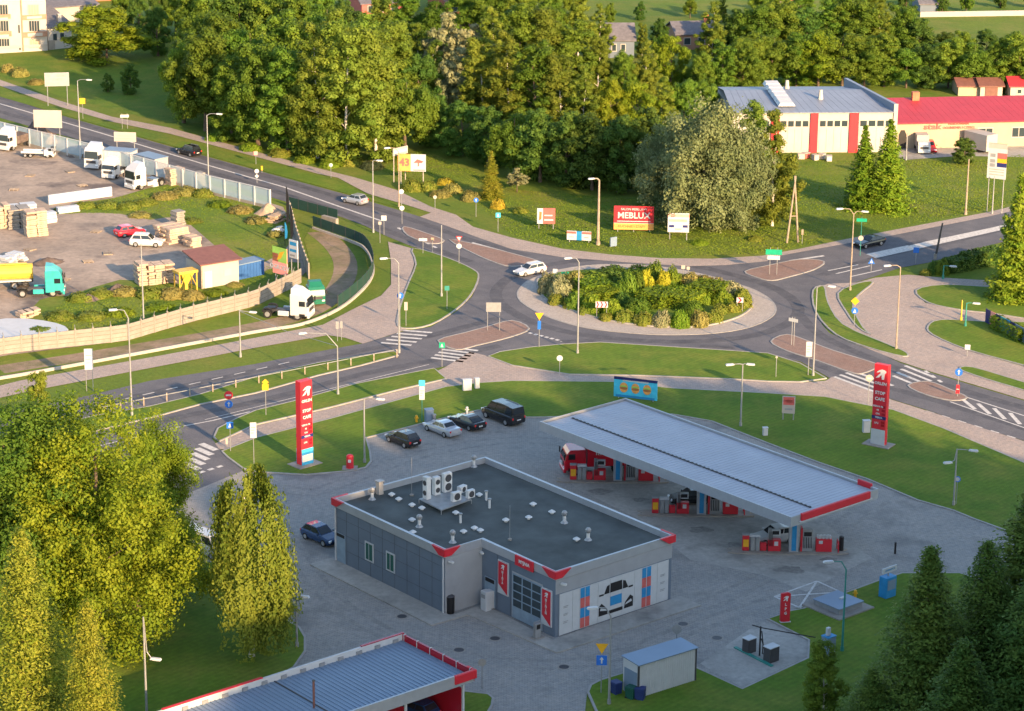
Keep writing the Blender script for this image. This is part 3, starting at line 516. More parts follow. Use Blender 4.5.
TYPE_NAME = dict(broad='broadleaf_tree', bright='broadleaf_tree', dark='broadleaf_tree', tall='broadleaf_tree', birchy='birch_tree', willow='willow_tree', pale='broadleaf_tree', spruce='spruce_tree', larch='larch_tree', nlarch='larch_tree', nspruce='spruce_tree', nbright='broadleaf_tree', nbroad='broadleaf_tree', sunlit_conifer='conifer_tree', pine='conifer_tree', weeping='weeping_birch_tree')
TN = [0]
def tree_at(P, h, kind, wf=1.0, label='tree', group=None, rz=None):
    i = TN[0]; TN[0] += 1; rr = random.Random(i*17+3)
    rz = rr.uniform(0, 6.28) if rz is None else rz
    t = thing(TYPE_NAME[kind], label, 'tree', P, rz, group)
    s = h/10.0; ms = CROWN[kind]
    c = link('crown', ms[i % len(ms)], t); c.scale = (s*wf, s*wf*rr.uniform(.9, 1.1), s)
    k = link('trunk', TRUNK[kind], t); k.scale = (s, s, s)
    return t
def tree(bx, by, top, kind, wf=1.0, label='tree', group=None):
    P = G(bx, by); return tree_at(P, max(1.0, hpx(P, top)), kind, wf, label, group)
KW = dict(broad='leafy green tree', bright='bright yellow-green tree', dark='dark green tree', tall='slender green tree', birchy='olive green birch', willow='silvery willow', pale='pale grey-green tree', spruce='dark spruce', larch='yellow-green larch')
def row(items, where, group):
    its = sorted(items, key=lambda q: q[0])
    for i, q in enumerate(its):
        tree(q[0], q[1], q[2], q[3], q[4] if len(q) > 4 else 1.0, '%s, %s from left in %s' % (KW[q[3]], ORD[i], where), group)
# grove beside the upper road
row([(184, 123, 40, 'broad', .8), (206, 131, 30, 'broad', 1), (232, 140, 48, 'tall', 1.2), (258, 147, 40, 'broad', .95), (288, 153, 42, 'tall', 1.2), (318, 158, 22, 'birchy', 1.15), (347, 161, 18, 'birchy', 1.25), (376, 159, 28, 'birchy', 1.2), (405, 153, 66, 'broad', 1.05)], 'the front row by the upper road', 'grove by the upper road, front row')
row([(198, 108, 14, 'broad', .9), (222, 112, 8, 'tall', 1.3), (250, 116, 14, 'broad'), (280, 122, 10, 'tall', 1.3), (306, 126, 16, 'broad'), (334, 130, 8, 'birchy', 1.2), (362, 128, 14, 'tall', 1.3), (392, 126, 20, 'birchy', 1.2), (418, 126, 50, 'dark', 1)], 'the second row by the upper road', 'grove by the upper road, second row')
row([(192, 76, -12, 'tall', 1.2), (212, 80, -10, 'broad'), (240, 82, -16, 'dark', 1.1), (268, 84, -8, 'broad'), (296, 88, -14, 'tall', 1.3), (326, 90, -10, 'broad'), (356, 92, 4, 'dark', 1), (384, 92, -2, 'birchy', 1.2)], 'the rear row by the upper road', 'grove by the upper road, rear')
# wood behind the adverts
row([(436, 146, 92, 'dark', 1.1), (462, 156, 98, 'dark', 1.2), (488, 166, 104, 'dark', 1.2), (514, 176, 104, 'broad', 1.1), (540, 182, 106, 'dark', 1.2), (566, 186, 108, 'dark', 1.1), (592, 190, 110, 'dark', 1.2), (618, 192, 112, 'dark', 1.1), (644, 188, 104, 'dark', 1.2)], 'the dark front edge of the advert wood', 'wood behind the adverts, front edge')
row([(432, 118, 40, 'birchy', 1.2), (456, 124, 46, 'pale', 1), (482, 130, 38, 'birchy', 1.2), (508, 136, 30, 'birchy', 1.3), (534, 140, 40, 'tall', 1.3), (560, 142, 56, 'birchy', 1.2), (584, 144, 66, 'birchy', 1.3), (610, 144, 74, 'bright', .9), (636, 142, 72, 'bright', .9), (660, 140, 76, 'birchy', 1.2), (684, 138, 78, 'broad', 1), (706, 134, 82, 'broad', 1)], 'the sunlit middle of the advert wood', 'wood behind the adverts, middle')
row([(418, 88, 22, 'birchy', 1.2), (444, 92, 12, 'pale', 1.1), (468, 94, 18, 'pale', 1.1), (494, 96, 6, 'birchy', 1.2), (520, 98, 2, 'tall', 1.4), (548, 100, 8, 'birchy', 1.3), (574, 100, 12, 'tall', 1.3), (598, 102, 34, 'birchy', 1.1), (624, 104, 52, 'broad', .9), (645, 104, 40, 'birchy', 1.1), (670, 94, 26, 'bright', .85), (700, 100, 52, 'broad', 1), (722, 98, 36, 'tall', 1.2), (742, 96, 40, 'broad', 1)], 'the back of the advert wood', 'wood behind the adverts, back')
row([(405, 52, -16, 'tall', 1.3), (436, 56, -8, 'broad', 1), (464, 58, -20, 'tall', 1.3), (492, 60, -18, 'broad', 1.1), (522, 62, -24, 'birchy', 1.3), (550, 62, -16, 'tall', 1.3), (578, 60, -6, 'birchy', 1.2), (600, 58, 4, 'birchy', 1.1), (642, 58, 22, 'birchy', 1), (660, 54, 16, 'dark', .8), (712, 62, 2, 'birchy', 1.2), (732, 60, 6, 'dark', 1.0)], 'the far wood around the grey roofed houses', 'far wood around the houses')
row([(752, 88, 34, 'broad', 1.35), (772, 86, 26, 'broad', 1.35), (796, 86, 32, 'tall', 1.4), (818, 86, 28, 'bright', 1.35), (842, 86, 24, 'broad', 1.35), (864, 87, 36, 'broad', 1.35), (884, 87, 30, 'tall', 1.4), (906, 88, 40, 'broad', 1.35), (928, 88, 42, 'dark', 1.35), (948, 88, 38, 'broad', 1.35), (972, 89, 36, 'broad', 1.35), (994, 90, 38, 'tall', 1.4), (1018, 92, 34, 'broad', 1.35), (1040, 92, 30, 'broad', 1.35)], 'the front row behind the shops', 'trees behind the shops, front row')
row([(756, 62, 4, 'broad', 1.35), (780, 60, -2, 'broad', 1.35), (806, 60, 6, 'dark', 1.35), (830, 60, 2, 'tall', 1.4), (852, 60, -4, 'broad', 1.35), (878, 60, 2, 'birchy', 1.2), (902, 58, 4, 'broad', 1.35), (918, 60, 16, 'dark', 1.35), (944, 62, 30, 'dark', 1.35), (962, 62, 30, 'broad', 1.35), (986, 62, 28, 'dark', 1.35), (1012, 62, 30, 'broad', 1.35)], 'the back row behind the shops', 'trees behind the shops, back row')
row([(610, 24, 2, 'broad', .9), (640, 20, 0, 'dark', .9), (690, 18, -6, 'broad', .9), (722, 22, -4, 'birchy', 1.1), (760, 30, -16, 'broad', 1), (800, 30, -18, 'tall', 1.4), (836, 28, -20, 'broad', 1), (872, 30, -18, 'broad', 1), (905, 26, -14, 'dark', 1), (942, 12, -8, 'dark', 1), (966, 12, -10, 'broad', 1), (1000, 8, -12, 'dark', 1), (1030, 8, -14, 'broad', 1)], 'the farthest trees along the top edge', 'farthest trees')
row([(160, 36, -14, 'dark', .8), (176, 34, -20, 'broad', 1), (205, 40, -26, 'dark', 1.1), (240, 44, -24, 'broad', 1), (275, 46, -26, 'dark', 1), (310, 50, -20, 'broad', 1), (345, 54, -4, 'dark', .9), (480, 30, -30, 'broad', 1.1), (520, 30, -34, 'tall', 1.4), (560, 28, -30, 'broad', 1)], 'the far trees right of the apartment block', 'far trees right of the apartments')
# single trees
tree(107, 61, 2, 'bright', 2.0, 'round bright yellow-green tree beside the pale apartment block')
tree(140, 44, -6, 'dark', 1.0, 'dark tree behind the round yellow-green tree'); tree(124, 34, -10, 'broad', 1.0, 'green tree at the top edge behind the round tree'); tree(158, 56, 4, 'dark', .9, 'dark tree between round tree and grove'); tree(131, 94, 62, 'dark', .9, 'small dark tree standing in the shaded field'); tree(108, 92, 72, 'dark', .9, 'tiny dark tree left of another in the shaded field')
tree(704, 226, 94, 'willow', .86, 'big silvery willow behind the small red and white advert')
tree(672, 208, 116, 'willow', .75, 'smaller silvery willow beside the big willow'); tree(740, 228, 128, 'willow', .75, 'low silvery willow on the right of the big willow')
tree(772, 226, 112, 'birchy', 1.1, 'olive green birch between willow and white warehouse'); tree(752, 205, 100, 'birchy', 1.2, 'olive birch half hidden behind the silvery willow')
tree(862, 208, 126, 'sunlit_conifer', 1.15, 'left spruce of the pair in front of the warehouse', 'spruce pair'); tree(887, 210, 120, 'sunlit_conifer', 1.2, 'right spruce of the pair in front of the warehouse', 'spruce pair')  # sunlight on the two spruces is put into their yellow-green leaf colour
tree(491, 198, 151, 'larch', 1.15, 'small spruce tinted yellow-green for sunlight in the meadow behind the footpath')  # a spruce; the larch leaf colour carries its yellow sunlight
tree(517, 192, 167, 'pale', 1.5, 'bluish bush next to the small meadow conifer'); tree(964, 164, 137, 'dark', 1.4, 'small dark tree before the red roofed shop')
tree(1014, 299, 174, 'sunlit_conifer', 1.05, 'tall tree at the right edge, half sunlit half shaded'); tree(1034, 294, 186, 'broad', .9, 'leafy tree cut by the right edge behind the tall tree')  # sunlight on the tall tree is put into its leaf colour
tree(18, 640, 394, 'nbroad', 1.15, 'large olive green tree at the left edge'); tree(98, 650, 398, 'nbright', 1.0, 'huge bright green tree at the lower left'); tree(160, 590, 416, 'nbright', .75, 'rounded bright green tree behind the parked white van')
tree(152, 596, 478, 'dark', .6, 'darker green tree behind the rounded bright tree'); tree(34, 800, 528, 'nlarch', 1.1, 'drooping golden larch in the lower left corner'); tree(96, 830, 600, 'nlarch', 1.0, 'second golden larch at the bottom left')
tree(62, 620, 392, 'nbright', .9, 'bright green tree between the left edge tree and the huge one'); tree(136, 610, 440, 'nbright', .8, 'bright green tree in front of the rounded one'); tree(40, 470, 372, 'birchy', .8, 'thin pale birch by the road at the left edge')
tree(252, 658, 464, 'weeping', .80, 'weeping birch on the lawn left of the station')
tree(918, 770, 546, 'nspruce', 1.6, 'shaded spruce with sunlit tip at the lower right'); tree(974, 755, 540, 'nspruce', 1.5, 'spruce with yellow tip right of the other shaded spruce'); tree(1016, 735, 492, 'nspruce', 1.9, 'tall dark conifer at the lower right edge'); tree(1030, 790, 560, 'nspruce', 1.8, 'dark conifer cut by the lower right corner')
tree(822, 730, 642, 'birchy', 1.1, 'slim shaded young tree by the vacuum bay'); tree(866, 780, 668, 'nspruce', 1.9, 'dark low tree at the bottom right'); tree(952, 840, 640, 'nspruce', 1.8, 'broad shaded spruce at the bottom right corner')
# trees outside the frame, towards the sun, that shade the station
TE = tan(SUN_EL)
def shade_tree(px, py, h, dist, kind='broad', wf=1.2, k=[0]):
    P = G(px, py); d = Vector((SUN_DIR.x, SUN_DIR.y, 0)).normalized(); q = P+d*dist
    k[0] += 1
    for _ in range(40):                                   # keep the wood outside the picture
        ok = True
        for dz in (0, h*.5, h):
            for dx in (-.48*h*wf, .48*h*wf):
                u = prj((q.x+dx, q.y, dz)); ok &= not (-10 < u[0] < 1040 and u[1] < 730)
        if ok: break
        q = q+d*5; h += 5*TE
    tree_at((q.x, q.y, 0), h, kind, wf, 'tall tree in the wood that shades the fuel station', 'wood shading the station')
for i, (px, py) in enumerate(((330, 452), (400, 430), (450, 420), (500, 398), (540, 392), (585, 388), (625, 386), (665, 390), (705, 396), (740, 412), (778, 428), (812, 446), (350, 520), (420, 500), (520, 470), (640, 460), (740, 480), (840, 520), (880, 560), (330, 580), (420, 590), (560, 570), (680, 560), (800, 580), (640, 640), (760, 640), (520, 660), (440, 650), (860, 640), (980, 620), (250, 500), (230, 560), (260, 620), (300, 500), (290, 560), (330, 640), (200, 600), (180, 650), (220, 680), (270, 690), (380, 690), (130, 620), (150, 690), (480, 540), (600, 510), (460, 440), (380, 470), (560, 430), (660, 430), (580, 690), (700, 690), (760, 540), (820, 480), (700, 520), (490, 610), (600, 600))):
    dist = 92+(i*37 % 34); shade_tree(px, py, dist*TE*1.04, dist, ('broad', 'tall', 'dark')[i % 3], 1.6 if i % 3 == 1 else 1.3)
# ---- shrubs
def shrub_mesh(m, n=2600, leaf=.055):
    d = RNG.normal(size=(n, 3)); d[:, 2] = np.abs(d[:, 2])*.9-.12; d /= np.linalg.norm(d, axis=1)[:, None]; ph = RNG.random(6)*6.28
    lump = 1+.10*np.sin(4*d[:, 0]+ph[0])*np.sin(5*d[:, 1]+ph[1])+.09*np.sin(9*d[:, 1]+ph[2])*np.sin(8*d[:, 2]+ph[3])+.05*np.sin(15*d[:, 0]+ph[4])
    C = d*(.74*lump*(.84+.2*RNG.random(n)))[:, None]*np.array([1, 1, 1.12]); C[:, 2] = np.clip(C[:, 2], 0, None)
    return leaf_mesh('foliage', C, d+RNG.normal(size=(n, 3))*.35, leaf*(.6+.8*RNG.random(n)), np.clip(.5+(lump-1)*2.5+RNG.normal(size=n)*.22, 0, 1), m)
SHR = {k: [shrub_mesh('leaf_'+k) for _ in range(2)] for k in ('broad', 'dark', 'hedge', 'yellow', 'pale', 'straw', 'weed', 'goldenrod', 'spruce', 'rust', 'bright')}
def hedge_mesh(m, n=1500):
    f = RNG.integers(0, 5, n); C = RNG.random((n, 3))*np.array([1, 1, 1])-np.array([.5, .5, 0]); N = np.zeros((n, 3))
    for i, (ax, v) in enumerate(((0, -.5), (0, .5), (1, -.5), (1, .5), (2, 1.0))): C[f == i, ax] = v; N[f == i, ax] = np.sign(v)
    C += RNG.normal(size=(n, 3))*.03; N += RNG.normal(size=(n, 3))*.5
    return leaf_mesh('foliage', C, N, .06*(.6+.8*RNG.random(n)), RNG.random(n), m)
HED = {k: hedge_mesh('leaf_'+k) for k in ('hedge', 'dark')}
def shrub(bx, by, wpx, hpx_, kind, label, group=None, hedge=False, rz=None, dpx=None):
    P = G(bx, by); s = ppm(P); w = wpx/s; h = hpx_/s/.96
    t = thing('hedge' if hedge else 'shrub', label, 'hedge' if hedge else 'shrub', P, random.uniform(0, 6) if rz is None else rz, group)
    if hedge: o = link('foliage', HED[kind], t); o.scale = (w, (dpx or wpx*.6)/s, h)
    else: o = link('foliage', random.choice(SHR[kind]), t); o.scale = (w/1.5, w/1.5, h/.85)
    mb = MB(); mb.cyl((0, 0, -.05), (0, 0, h*.6), .05, .02, 5); mb.build('stem', 'bark', t)
    return t
RS = [(548, 293, 22, 24, 'pale'), (560, 298, 26, 26, 'pale'), (574, 290, 26, 22, 'straw'), (556, 304, 18, 12, 'weed'), (590, 285, 40, 16, 'broad'), (612, 280, 40, 16, 'dark'), (640, 278, 36, 14, 'broad'), (575, 308, 22, 18, 'broad'), (592, 312, 24, 20, 'hedge'), (612, 316, 22, 20, 'hedge'), (620, 300, 18, 22, 'broad'),
      (628, 300, 20, 32, 'broad'), (636, 294, 20, 26, 'broad'), (645, 291, 13, 26, 'yellow'), (655, 284, 20, 26, 'broad'), (650, 292, 11, 18, 'yellow'), (664, 290, 16, 22, 'yellow'), (672, 288, 18, 24, 'hedge'), (622, 306, 20, 16, 'dark'), (638, 314, 28, 20, 'broad'), (676, 300, 30, 18, 'hedge'), (688, 296, 22, 14, 'hedge'),
      (690, 285, 26, 14, 'straw'), (704, 287, 24, 14, 'straw'), (716, 292, 24, 16, 'straw'), (730, 296, 26, 18, 'pale'), (742, 302, 20, 16, 'weed'), (722, 305, 24, 18, 'hedge'), (704, 304, 22, 14, 'hedge'), (694, 316, 22, 18, 'broad'), (720, 314, 20, 12, 'weed'), (733, 312, 18, 12, 'weed'), (744, 308, 16, 12, 'weed'),
      (625, 321, 22, 13, 'weed'), (644, 324, 22, 14, 'weed'), (662, 326, 20, 18, 'pale'), (680, 327, 20, 20, 'hedge'), (699, 326, 20, 18, 'straw'), (714, 322, 18, 14, 'weed'), (606, 320, 16, 8, 'weed'), (584, 314, 14, 8, 'weed'), (568, 308, 12, 8, 'weed')]
KS = dict(pale='silvery grass clump', straw='straw coloured shrub', rust='rusty brown shrub', dark='dark green shrub', broad='olive green shrub', hedge='fresh green shrub', yellow='bright yellow shrub', weed='low yellow-green plant')
cnt = {}
for q in sorted(RS, key=lambda q: q[0]):
    cnt[q[4]] = cnt.get(q[4], 0)+1
    q = (q[0], q[1], q[2]*1.0, q[3]*.85, q[4])
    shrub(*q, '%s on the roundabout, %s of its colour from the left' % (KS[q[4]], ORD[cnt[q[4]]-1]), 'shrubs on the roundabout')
for i, q in enumerate(((594, 296, 30, 15), (588, 303, 24, 12), (606, 302, 20, 13), (658, 305, 34, 14), (684, 307, 32, 14), (708, 299, 34, 15))):
    shrub(*q, 'hedge', 'clipped flat hedge block on the roundabout, %s from the left' % ORD[i], 'clipped hedges on the roundabout', True, R(20+i*9), q[2]*.9)
for i, q in enumerate(((958, 270, 26, 12), (975, 266, 26, 14), (990, 263, 26, 14))): shrub(*q, 'dark', 'dark garden hedge by the right road, %s from the left' % ORD[i], 'garden hedge by the right road', True, heading((940, 268), (990, 258)), 18)
for i, q in enumerate(((934, 273, 14, 12, 'dark'), (942, 274, 16, 14, 'broad'), (925, 275, 12, 6, 'weed'))): shrub(*q, ('dark round shrub by the leaning pole', 'green shrub at the end of the garden hedge', 'low weeds at the plaza corner')[i])
for i, (bx, by, w, h, k) in enumerate(((80, 300, 26, 16, 'weed'), (60, 318, 28, 16, 'weed'), (100, 296, 28, 15, 'weed'), (125, 294, 28, 16, 'weed'), (150, 296, 30, 20, 'weed'), (172, 297, 28, 20, 'weed'), (192, 298, 26, 16, 'weed'), (90, 318, 30, 14, 'weed'), (120, 314, 30, 14, 'hedge'), (160, 308, 30, 12, 'hedge'), (40, 332, 26, 10, 'hedge'), (215, 294, 26, 10, 'hedge'), (235, 286, 18, 8, 'straw'),
     (62, 210, 16, 8, 'weed'), (85, 207, 22, 12, 'weed'), (108, 207, 26, 13, 'weed'), (128, 208, 26, 14, 'weed'), (146, 204, 24, 12, 'weed'), (165, 198, 26, 14, 'weed'), (185, 194, 26, 16, 'weed'), (203, 196, 22, 16, 'weed'), (220, 206, 24, 12, 'hedge'), (240, 212, 26, 14, 'hedge'), (256, 222, 24, 12, 'hedge'), (212, 252, 18, 8, 'straw'), (226, 254, 18, 8, 'straw'), (250, 270, 14, 18, 'straw'), (140, 216, 24, 9, 'straw'), (275, 236, 18, 12, 'hedge'), (190, 222, 24, 8, 'weed'))):
    shrub(bx, by, w, h*.45, random.choice([k, k, 'straw']), 'yellow-green weed clump in the storage yard, number %s counting from top left' % ORD[i] if False else 'weed clump in the storage yard, %s in its patch' % ORD[i], 'weed clumps in the storage yard')
for i, (bx, by, w, h, k) in enumerate(((412, 190, 22, 10, 'weed'), (428, 190, 20, 9, 'weed'), (446, 184, 18, 6, 'goldenrod'), (452, 192, 20, 8, 'straw'), (470, 200, 20, 9, 'straw'), (440, 196, 22, 6, 'straw'), (498, 208, 16, 9, 'goldenrod'), (520, 212, 16, 5, 'weed'), (700, 244, 18, 4, 'hedge'), (755, 240, 16, 4, 'weed'), (20, 76, 18, 8, 'straw'), (8, 72, 14, 8, 'straw'), (36, 84, 16, 5, 'straw'), (350, 164, 26, 7, 'weed'), (372, 168, 24, 7, 'straw'), (330, 166, 24, 6, 'hedge'), (250, 150, 22, 7, 'hedge'), (280, 156, 22, 7, 'weed'), (305, 162, 22, 7, 'hedge'), (215, 140, 20, 6, 'hedge'))):
    shrub(bx, by, w, h, k, 'low wild plant tussock beyond the road, %s along the verge' % ORD[i], 'wild tussocks beyond the road')
# ---- grass blades as one uncountable mass
def blades(name, polys, n, h0, h1, m, label, w=.10, zb=.03):
    ar = []; 
    for p in polys:
        q = gp(p); xs = [a[0] for a in q]; ys = [a[1] for a in q]; ar.append((q, min(xs), max(xs), min(ys), max(ys)))
    tot = sum((a[2]-a[1])*(a[4]-a[3]) for a in ar); vs = []; ts = []
    for q, x0, x1, y0, y1 in ar:
        k = int(n*(x1-x0)*(y1-y0)/tot); X = RNG.uniform(x0, x1, k); Y = RNG.uniform(y0, y1, k); ins = np.zeros(k, bool); j = len(q)-1
        for i in range(len(q)):
            xi, yi = q[i]; xj, yj = q[j]; c = ((yi > Y) != (yj > Y)); ins ^= c & (X < (xj-xi)*(Y-yi)/((yj-yi) or 1e-9)+xi); j = i
        vs.append(np.c_[X[ins], Y[ins]])
    P = np.concatenate(vs); k = len(P); a = RNG.uniform(0, 2*pi, k); h = RNG.uniform(h0, h1, k)*(.6+.8*((np.sin(P[:, 0]*.23)+np.sin(P[:, 1]*.19+P[:, 0]*.07)+2)/4))
    d = np.c_[np.cos(a), np.sin(a)]*w*(h/h1*.5+.7)[:, None]; ln = RNG.normal(size=(k, 2))*h[:, None]*.35
    co = np.stack([np.c_[P-d, np.full(k, zb)], np.c_[P+d, np.full(k, zb)], np.c_[P+ln, zb+h]], 1).reshape(-1, 3).astype(np.float32)
    me = bpy.data.meshes.new(name); me.vertices.add(3*k); me.vertices.foreach_set('co', co.ravel()); me.loops.add(3*k); me.loops.foreach_set('vertex_index', np.arange(3*k, dtype=np.int32))
    me.polygons.add(k); me.polygons.foreach_set('loop_start', np.arange(0, 3*k, 3, dtype=np.int32)); me.update(calc_edges=True)
    at = me.attributes.new('tint', 'FLOAT', 'POINT'); at.data.foreach_set('value', np.repeat(np.clip(.5+.35*np.sin(P[:, 0]*.11+1)*np.sin(P[:, 1]*.09)+RNG.normal(size=k)*.2, 0, 1), 3).astype(np.float32))
    me.materials.append(MATS[m]); o = link(name, me); tag(o, label, 'grass', kind='stuff')
leaf_mat('blade', (.085, .145, .013), (.128, .175, .018), .4, 0.0); leaf_mat('blade_lawn', (.110, .175, .012), (.185, .215, .020), .4, 0.0)
blades('tall_grass', [[(380, 172), (420, 182), (480, 206), (512, 236), (562, 248), (662, 257), (762, 254), (843, 238), (990, 210), (1060, 193), (1060, 150), (980, 160), (880, 162), (780, 158), (640, 200), (520, 190), (420, 150)], [(52, 214), (115, 198), (190, 182), (283, 214), (292, 240), (265, 262), (182, 218), (120, 214)], [(14, 345), (70, 296), (180, 284), (290, 262), (300, 270), (125, 337)], ISL], 110000, .04, .10, 'blade', 'tall meadow grass and weeds beyond the kerbs', .12)
# ================================================================== FUEL STATION
def bx(parent, name, c, d, m, rz=0.0, bevel=0.0, taper=1.0, loc=None):
    return MB().box((0, 0, 0), d, 0, 0, taper).build(name, m, parent, c, rz, bevel=bevel)
def pn(parent, name, poly, th, m, org, rz=0.0):
    """flat vertical panel: poly is (x, z) pairs in a plane facing local -y of org/rz, thickness th"""
    n = len(poly); a = sum(poly[i][0]*poly[(i+1) % n][1]-poly[(i+1) % n][0]*poly[i][1] for i in range(n))
    if a < 0: poly = list(reversed(poly))
    vs = [(x, -th, z) for x, z in poly]+[(x, 0, z) for x, z in poly]
    fs = [tuple(range(n)), tuple(reversed(range(n, 2*n)))]+[((i+1) % n, i, n+i, n+(i+1) % n) for i in range(n)]
    return MB().add(vs, fs).build(name, m, parent, org, rz)
def rect(x0, x1, z0, z1): return [(x0, z0), (x1, z0), (x1, z1), (x0, z1)]
def frame_from(o, xa, pts, z):
    """local 2D coordinates of pixel points at height z, origin o and x axis direction xa (rz)"""
    c, s = cos(-xa), sin(-xa); r = []
    for p in pts:
        q = G(p[0], p[1], z)-o; r.append((q.x*c-q.y*s, q.x*s+q.y*c))
    return r
LOGO = [(-.50, -.42), (-.18, -.34), (.05, -.05), (.10, -.50), (.30, -.46), (.34, .02), (.44, .16), (.50, .30), (.34, .42), (.08, .46), (-.20, .34), (-.44, .10), (-.28, .12), (-.10, .20), (-.02, .12), (-.22, -.10)]   # stylised white bird head
# ---- main building
FC = G(555.6, 638); ZT = hpx(FC, 571.5)
tF, tR, tB, tL, tI, tN = (G(x, y, ZT) for x, y in ((555.8, 571.5), (674.2, 536.3), (484.7, 456.4), (335.5, 498.6), (481.6, 539.2), (444, 548.7)))
rzS = atan2((tR-tF).y+(tB-tL).y, (tR-tF).x+(tB-tL).x)
l = frame_from(Vector((tF.x, tF.y, ZT)), rzS, ((674.2, 536.3), (484.7, 456.4), (335.5, 498.6), (481.6, 539.2), (444, 548.7)), ZT)
SA = (l[0][0]+l[1][0])/2; SB2 = (l[1][1]+l[2][1])/2; SB1 = (l[3][1]+l[4][1])/2; SCc = (l[2][0]+l[4][0])/2
ST = thing('shop_building', 'grey flat roofed fuel station shop and car wash with red corner trims', 'building', (tF.x, tF.y, 0), rzS)
FP = [(0, 0), (SA, 0), (SA, SB2), (SCc, SB2), (SCc, SB1), (0, SB1)]
mb = MB(); mb.prism(FP, 0, ZT-.5, bottom=False, top=False); mb.build('wall', 'render_grey', ST)
mb = MB(); mb.prism([(0.02, 0.02), (SA-.02, 0.02), (SA-.02, SB2-.02), (SCc+.02, SB2-.02), (SCc+.02, SB1-.0), (0.02, SB1)], ZT-.62, ZT-.55); mb.build('roof', 'roof_felt', ST)
roofz = ZT-.55
mb = strip_mb(MB(), FP, .34, ZT, ZT-.75, True); fas = mb.build('fascia', 'trim_silver', ST)
for cx, cy, dirs in ((0, 0, ((1, 0), (0, 1))), (SCc, SB1, ((1, 0), (0, 1))), (SA, 0, ((-1, 0), (0, 1))), (SCc, SB2, ((1, 0), (0, -1)))):
    m2 = MB(); ox = -1 if cx < SA else 1; oy = -1 if cy < SB2 else 1
    for dx, dy in dirs:
        for k_ in (0,):
            prof = [(-.20, -.62), (.55, -.62), (1.55, .03), (-.20, .03)]; o1, o2 = .02, .245; vs_ = []
            for of in (o1, o2):
                for u_, z_ in prof: vs_.append((cx+dx*u_, cy+oy*of, ZT+z_) if dx else (cx+ox*(of+.003), cy+dy*u_, ZT+z_+.002))
            m2.add(vs_, [(0, 1, 2, 3), (7, 6, 5, 4), (0, 4, 5, 1), (1, 5, 6, 2), (2, 6, 7, 3), (3, 7, 4, 0)])
    m2.build('red_corner_trim', 'red_paint', ST)
# front wall panels with printed car
Z0, Z1 = .12, .12+ZT*.62
edges = [.03, .14, .20, .28, .355, .46, .56, .67, .745, .80, .87, .97]
for i in range(len(edges)-1):
    pn(ST, 'wall_panel', rect(SA*edges[i]+.015, SA*edges[i+1]-.015, Z0, Z1), .06, 'panel_white', (0, -.02, 0))
def printq(poly, m, y=-.085, name='print'): return pn(ST, name, poly, .012, m, (0, y, 0))
for s0 in (.205, .735):
    for k in range(2):
        for j in range(4):
            x0 = SA*(s0+k*.042); z0 = Z0+.05+j*(Z1-Z0-.1)/4; printq([(x0, z0), (x0+SA*.036, z0), (x0+SA*.036, z0+(Z1-Z0-.1)/4), (x0, z0+(Z1-Z0-.1)/4)], ('red_faded', 'blue_print')[j % 2], -.085)
cx0 = SA*.51; w = SA*.145
printq([(cx0-w*.72, Z1*.66), (cx0-w*.40, Z1*.66), (cx0-w*.40, Z1*.86), (cx0-w*.55, Z1*.84)], 'black'); printq([(cx0-w*.36, Z1*.66), (cx0+w*.36, Z1*.66), (cx0+w*.34, Z1*.88), (cx0-w*.34, Z1*.88)], 'black'); printq([(cx0+w*.40, Z1*.66), (cx0+w*.72, Z1*.66), (cx0+w*.55, Z1*.84), (cx0+w*.40, Z1*.86)], 'black')
printq(rect(cx0-w*1.0, cx0-w*.74, Z1*.64, Z1*.68), 'black'); printq(rect(cx0+w*.74, cx0+w*1.0, Z1*.64, Z1*.68), 'black')
printq(rect(cx0-w*.34, cx0+w*.34, Z1*.34, Z1*.56), 'blue_print'); printq(rect(cx0-w*.40, cx0+w*.40, Z1*.16, Z1*.24), 'black')
for s in (-1, 1):
    printq([(cx0+s*w*.48, Z1*.17), (cx0+s*w*1.02, Z1*.17), (cx0+s*w*1.02, Z1*.40), (cx0+s*w*.85, Z1*.46), (cx0+s*w*.55, Z1*.32)], 'black'); printq([(cx0+s*w*.55, Z1*.26), (cx0+s*w*.95, Z1*.30), (cx0+s*w*.9, Z1*.36), (cx0+s*w*.6, Z1*.30)], 'panel_white', -.10)
for fx in (.085, .92):
    for zz in (.32, .50, .68):
        for k in range(2): printq(rect(SA*fx-.3, SA*fx+.25-.1*k, Z1*zz-.12*k, Z1*zz-.12*k+.05), 'screen_grey')
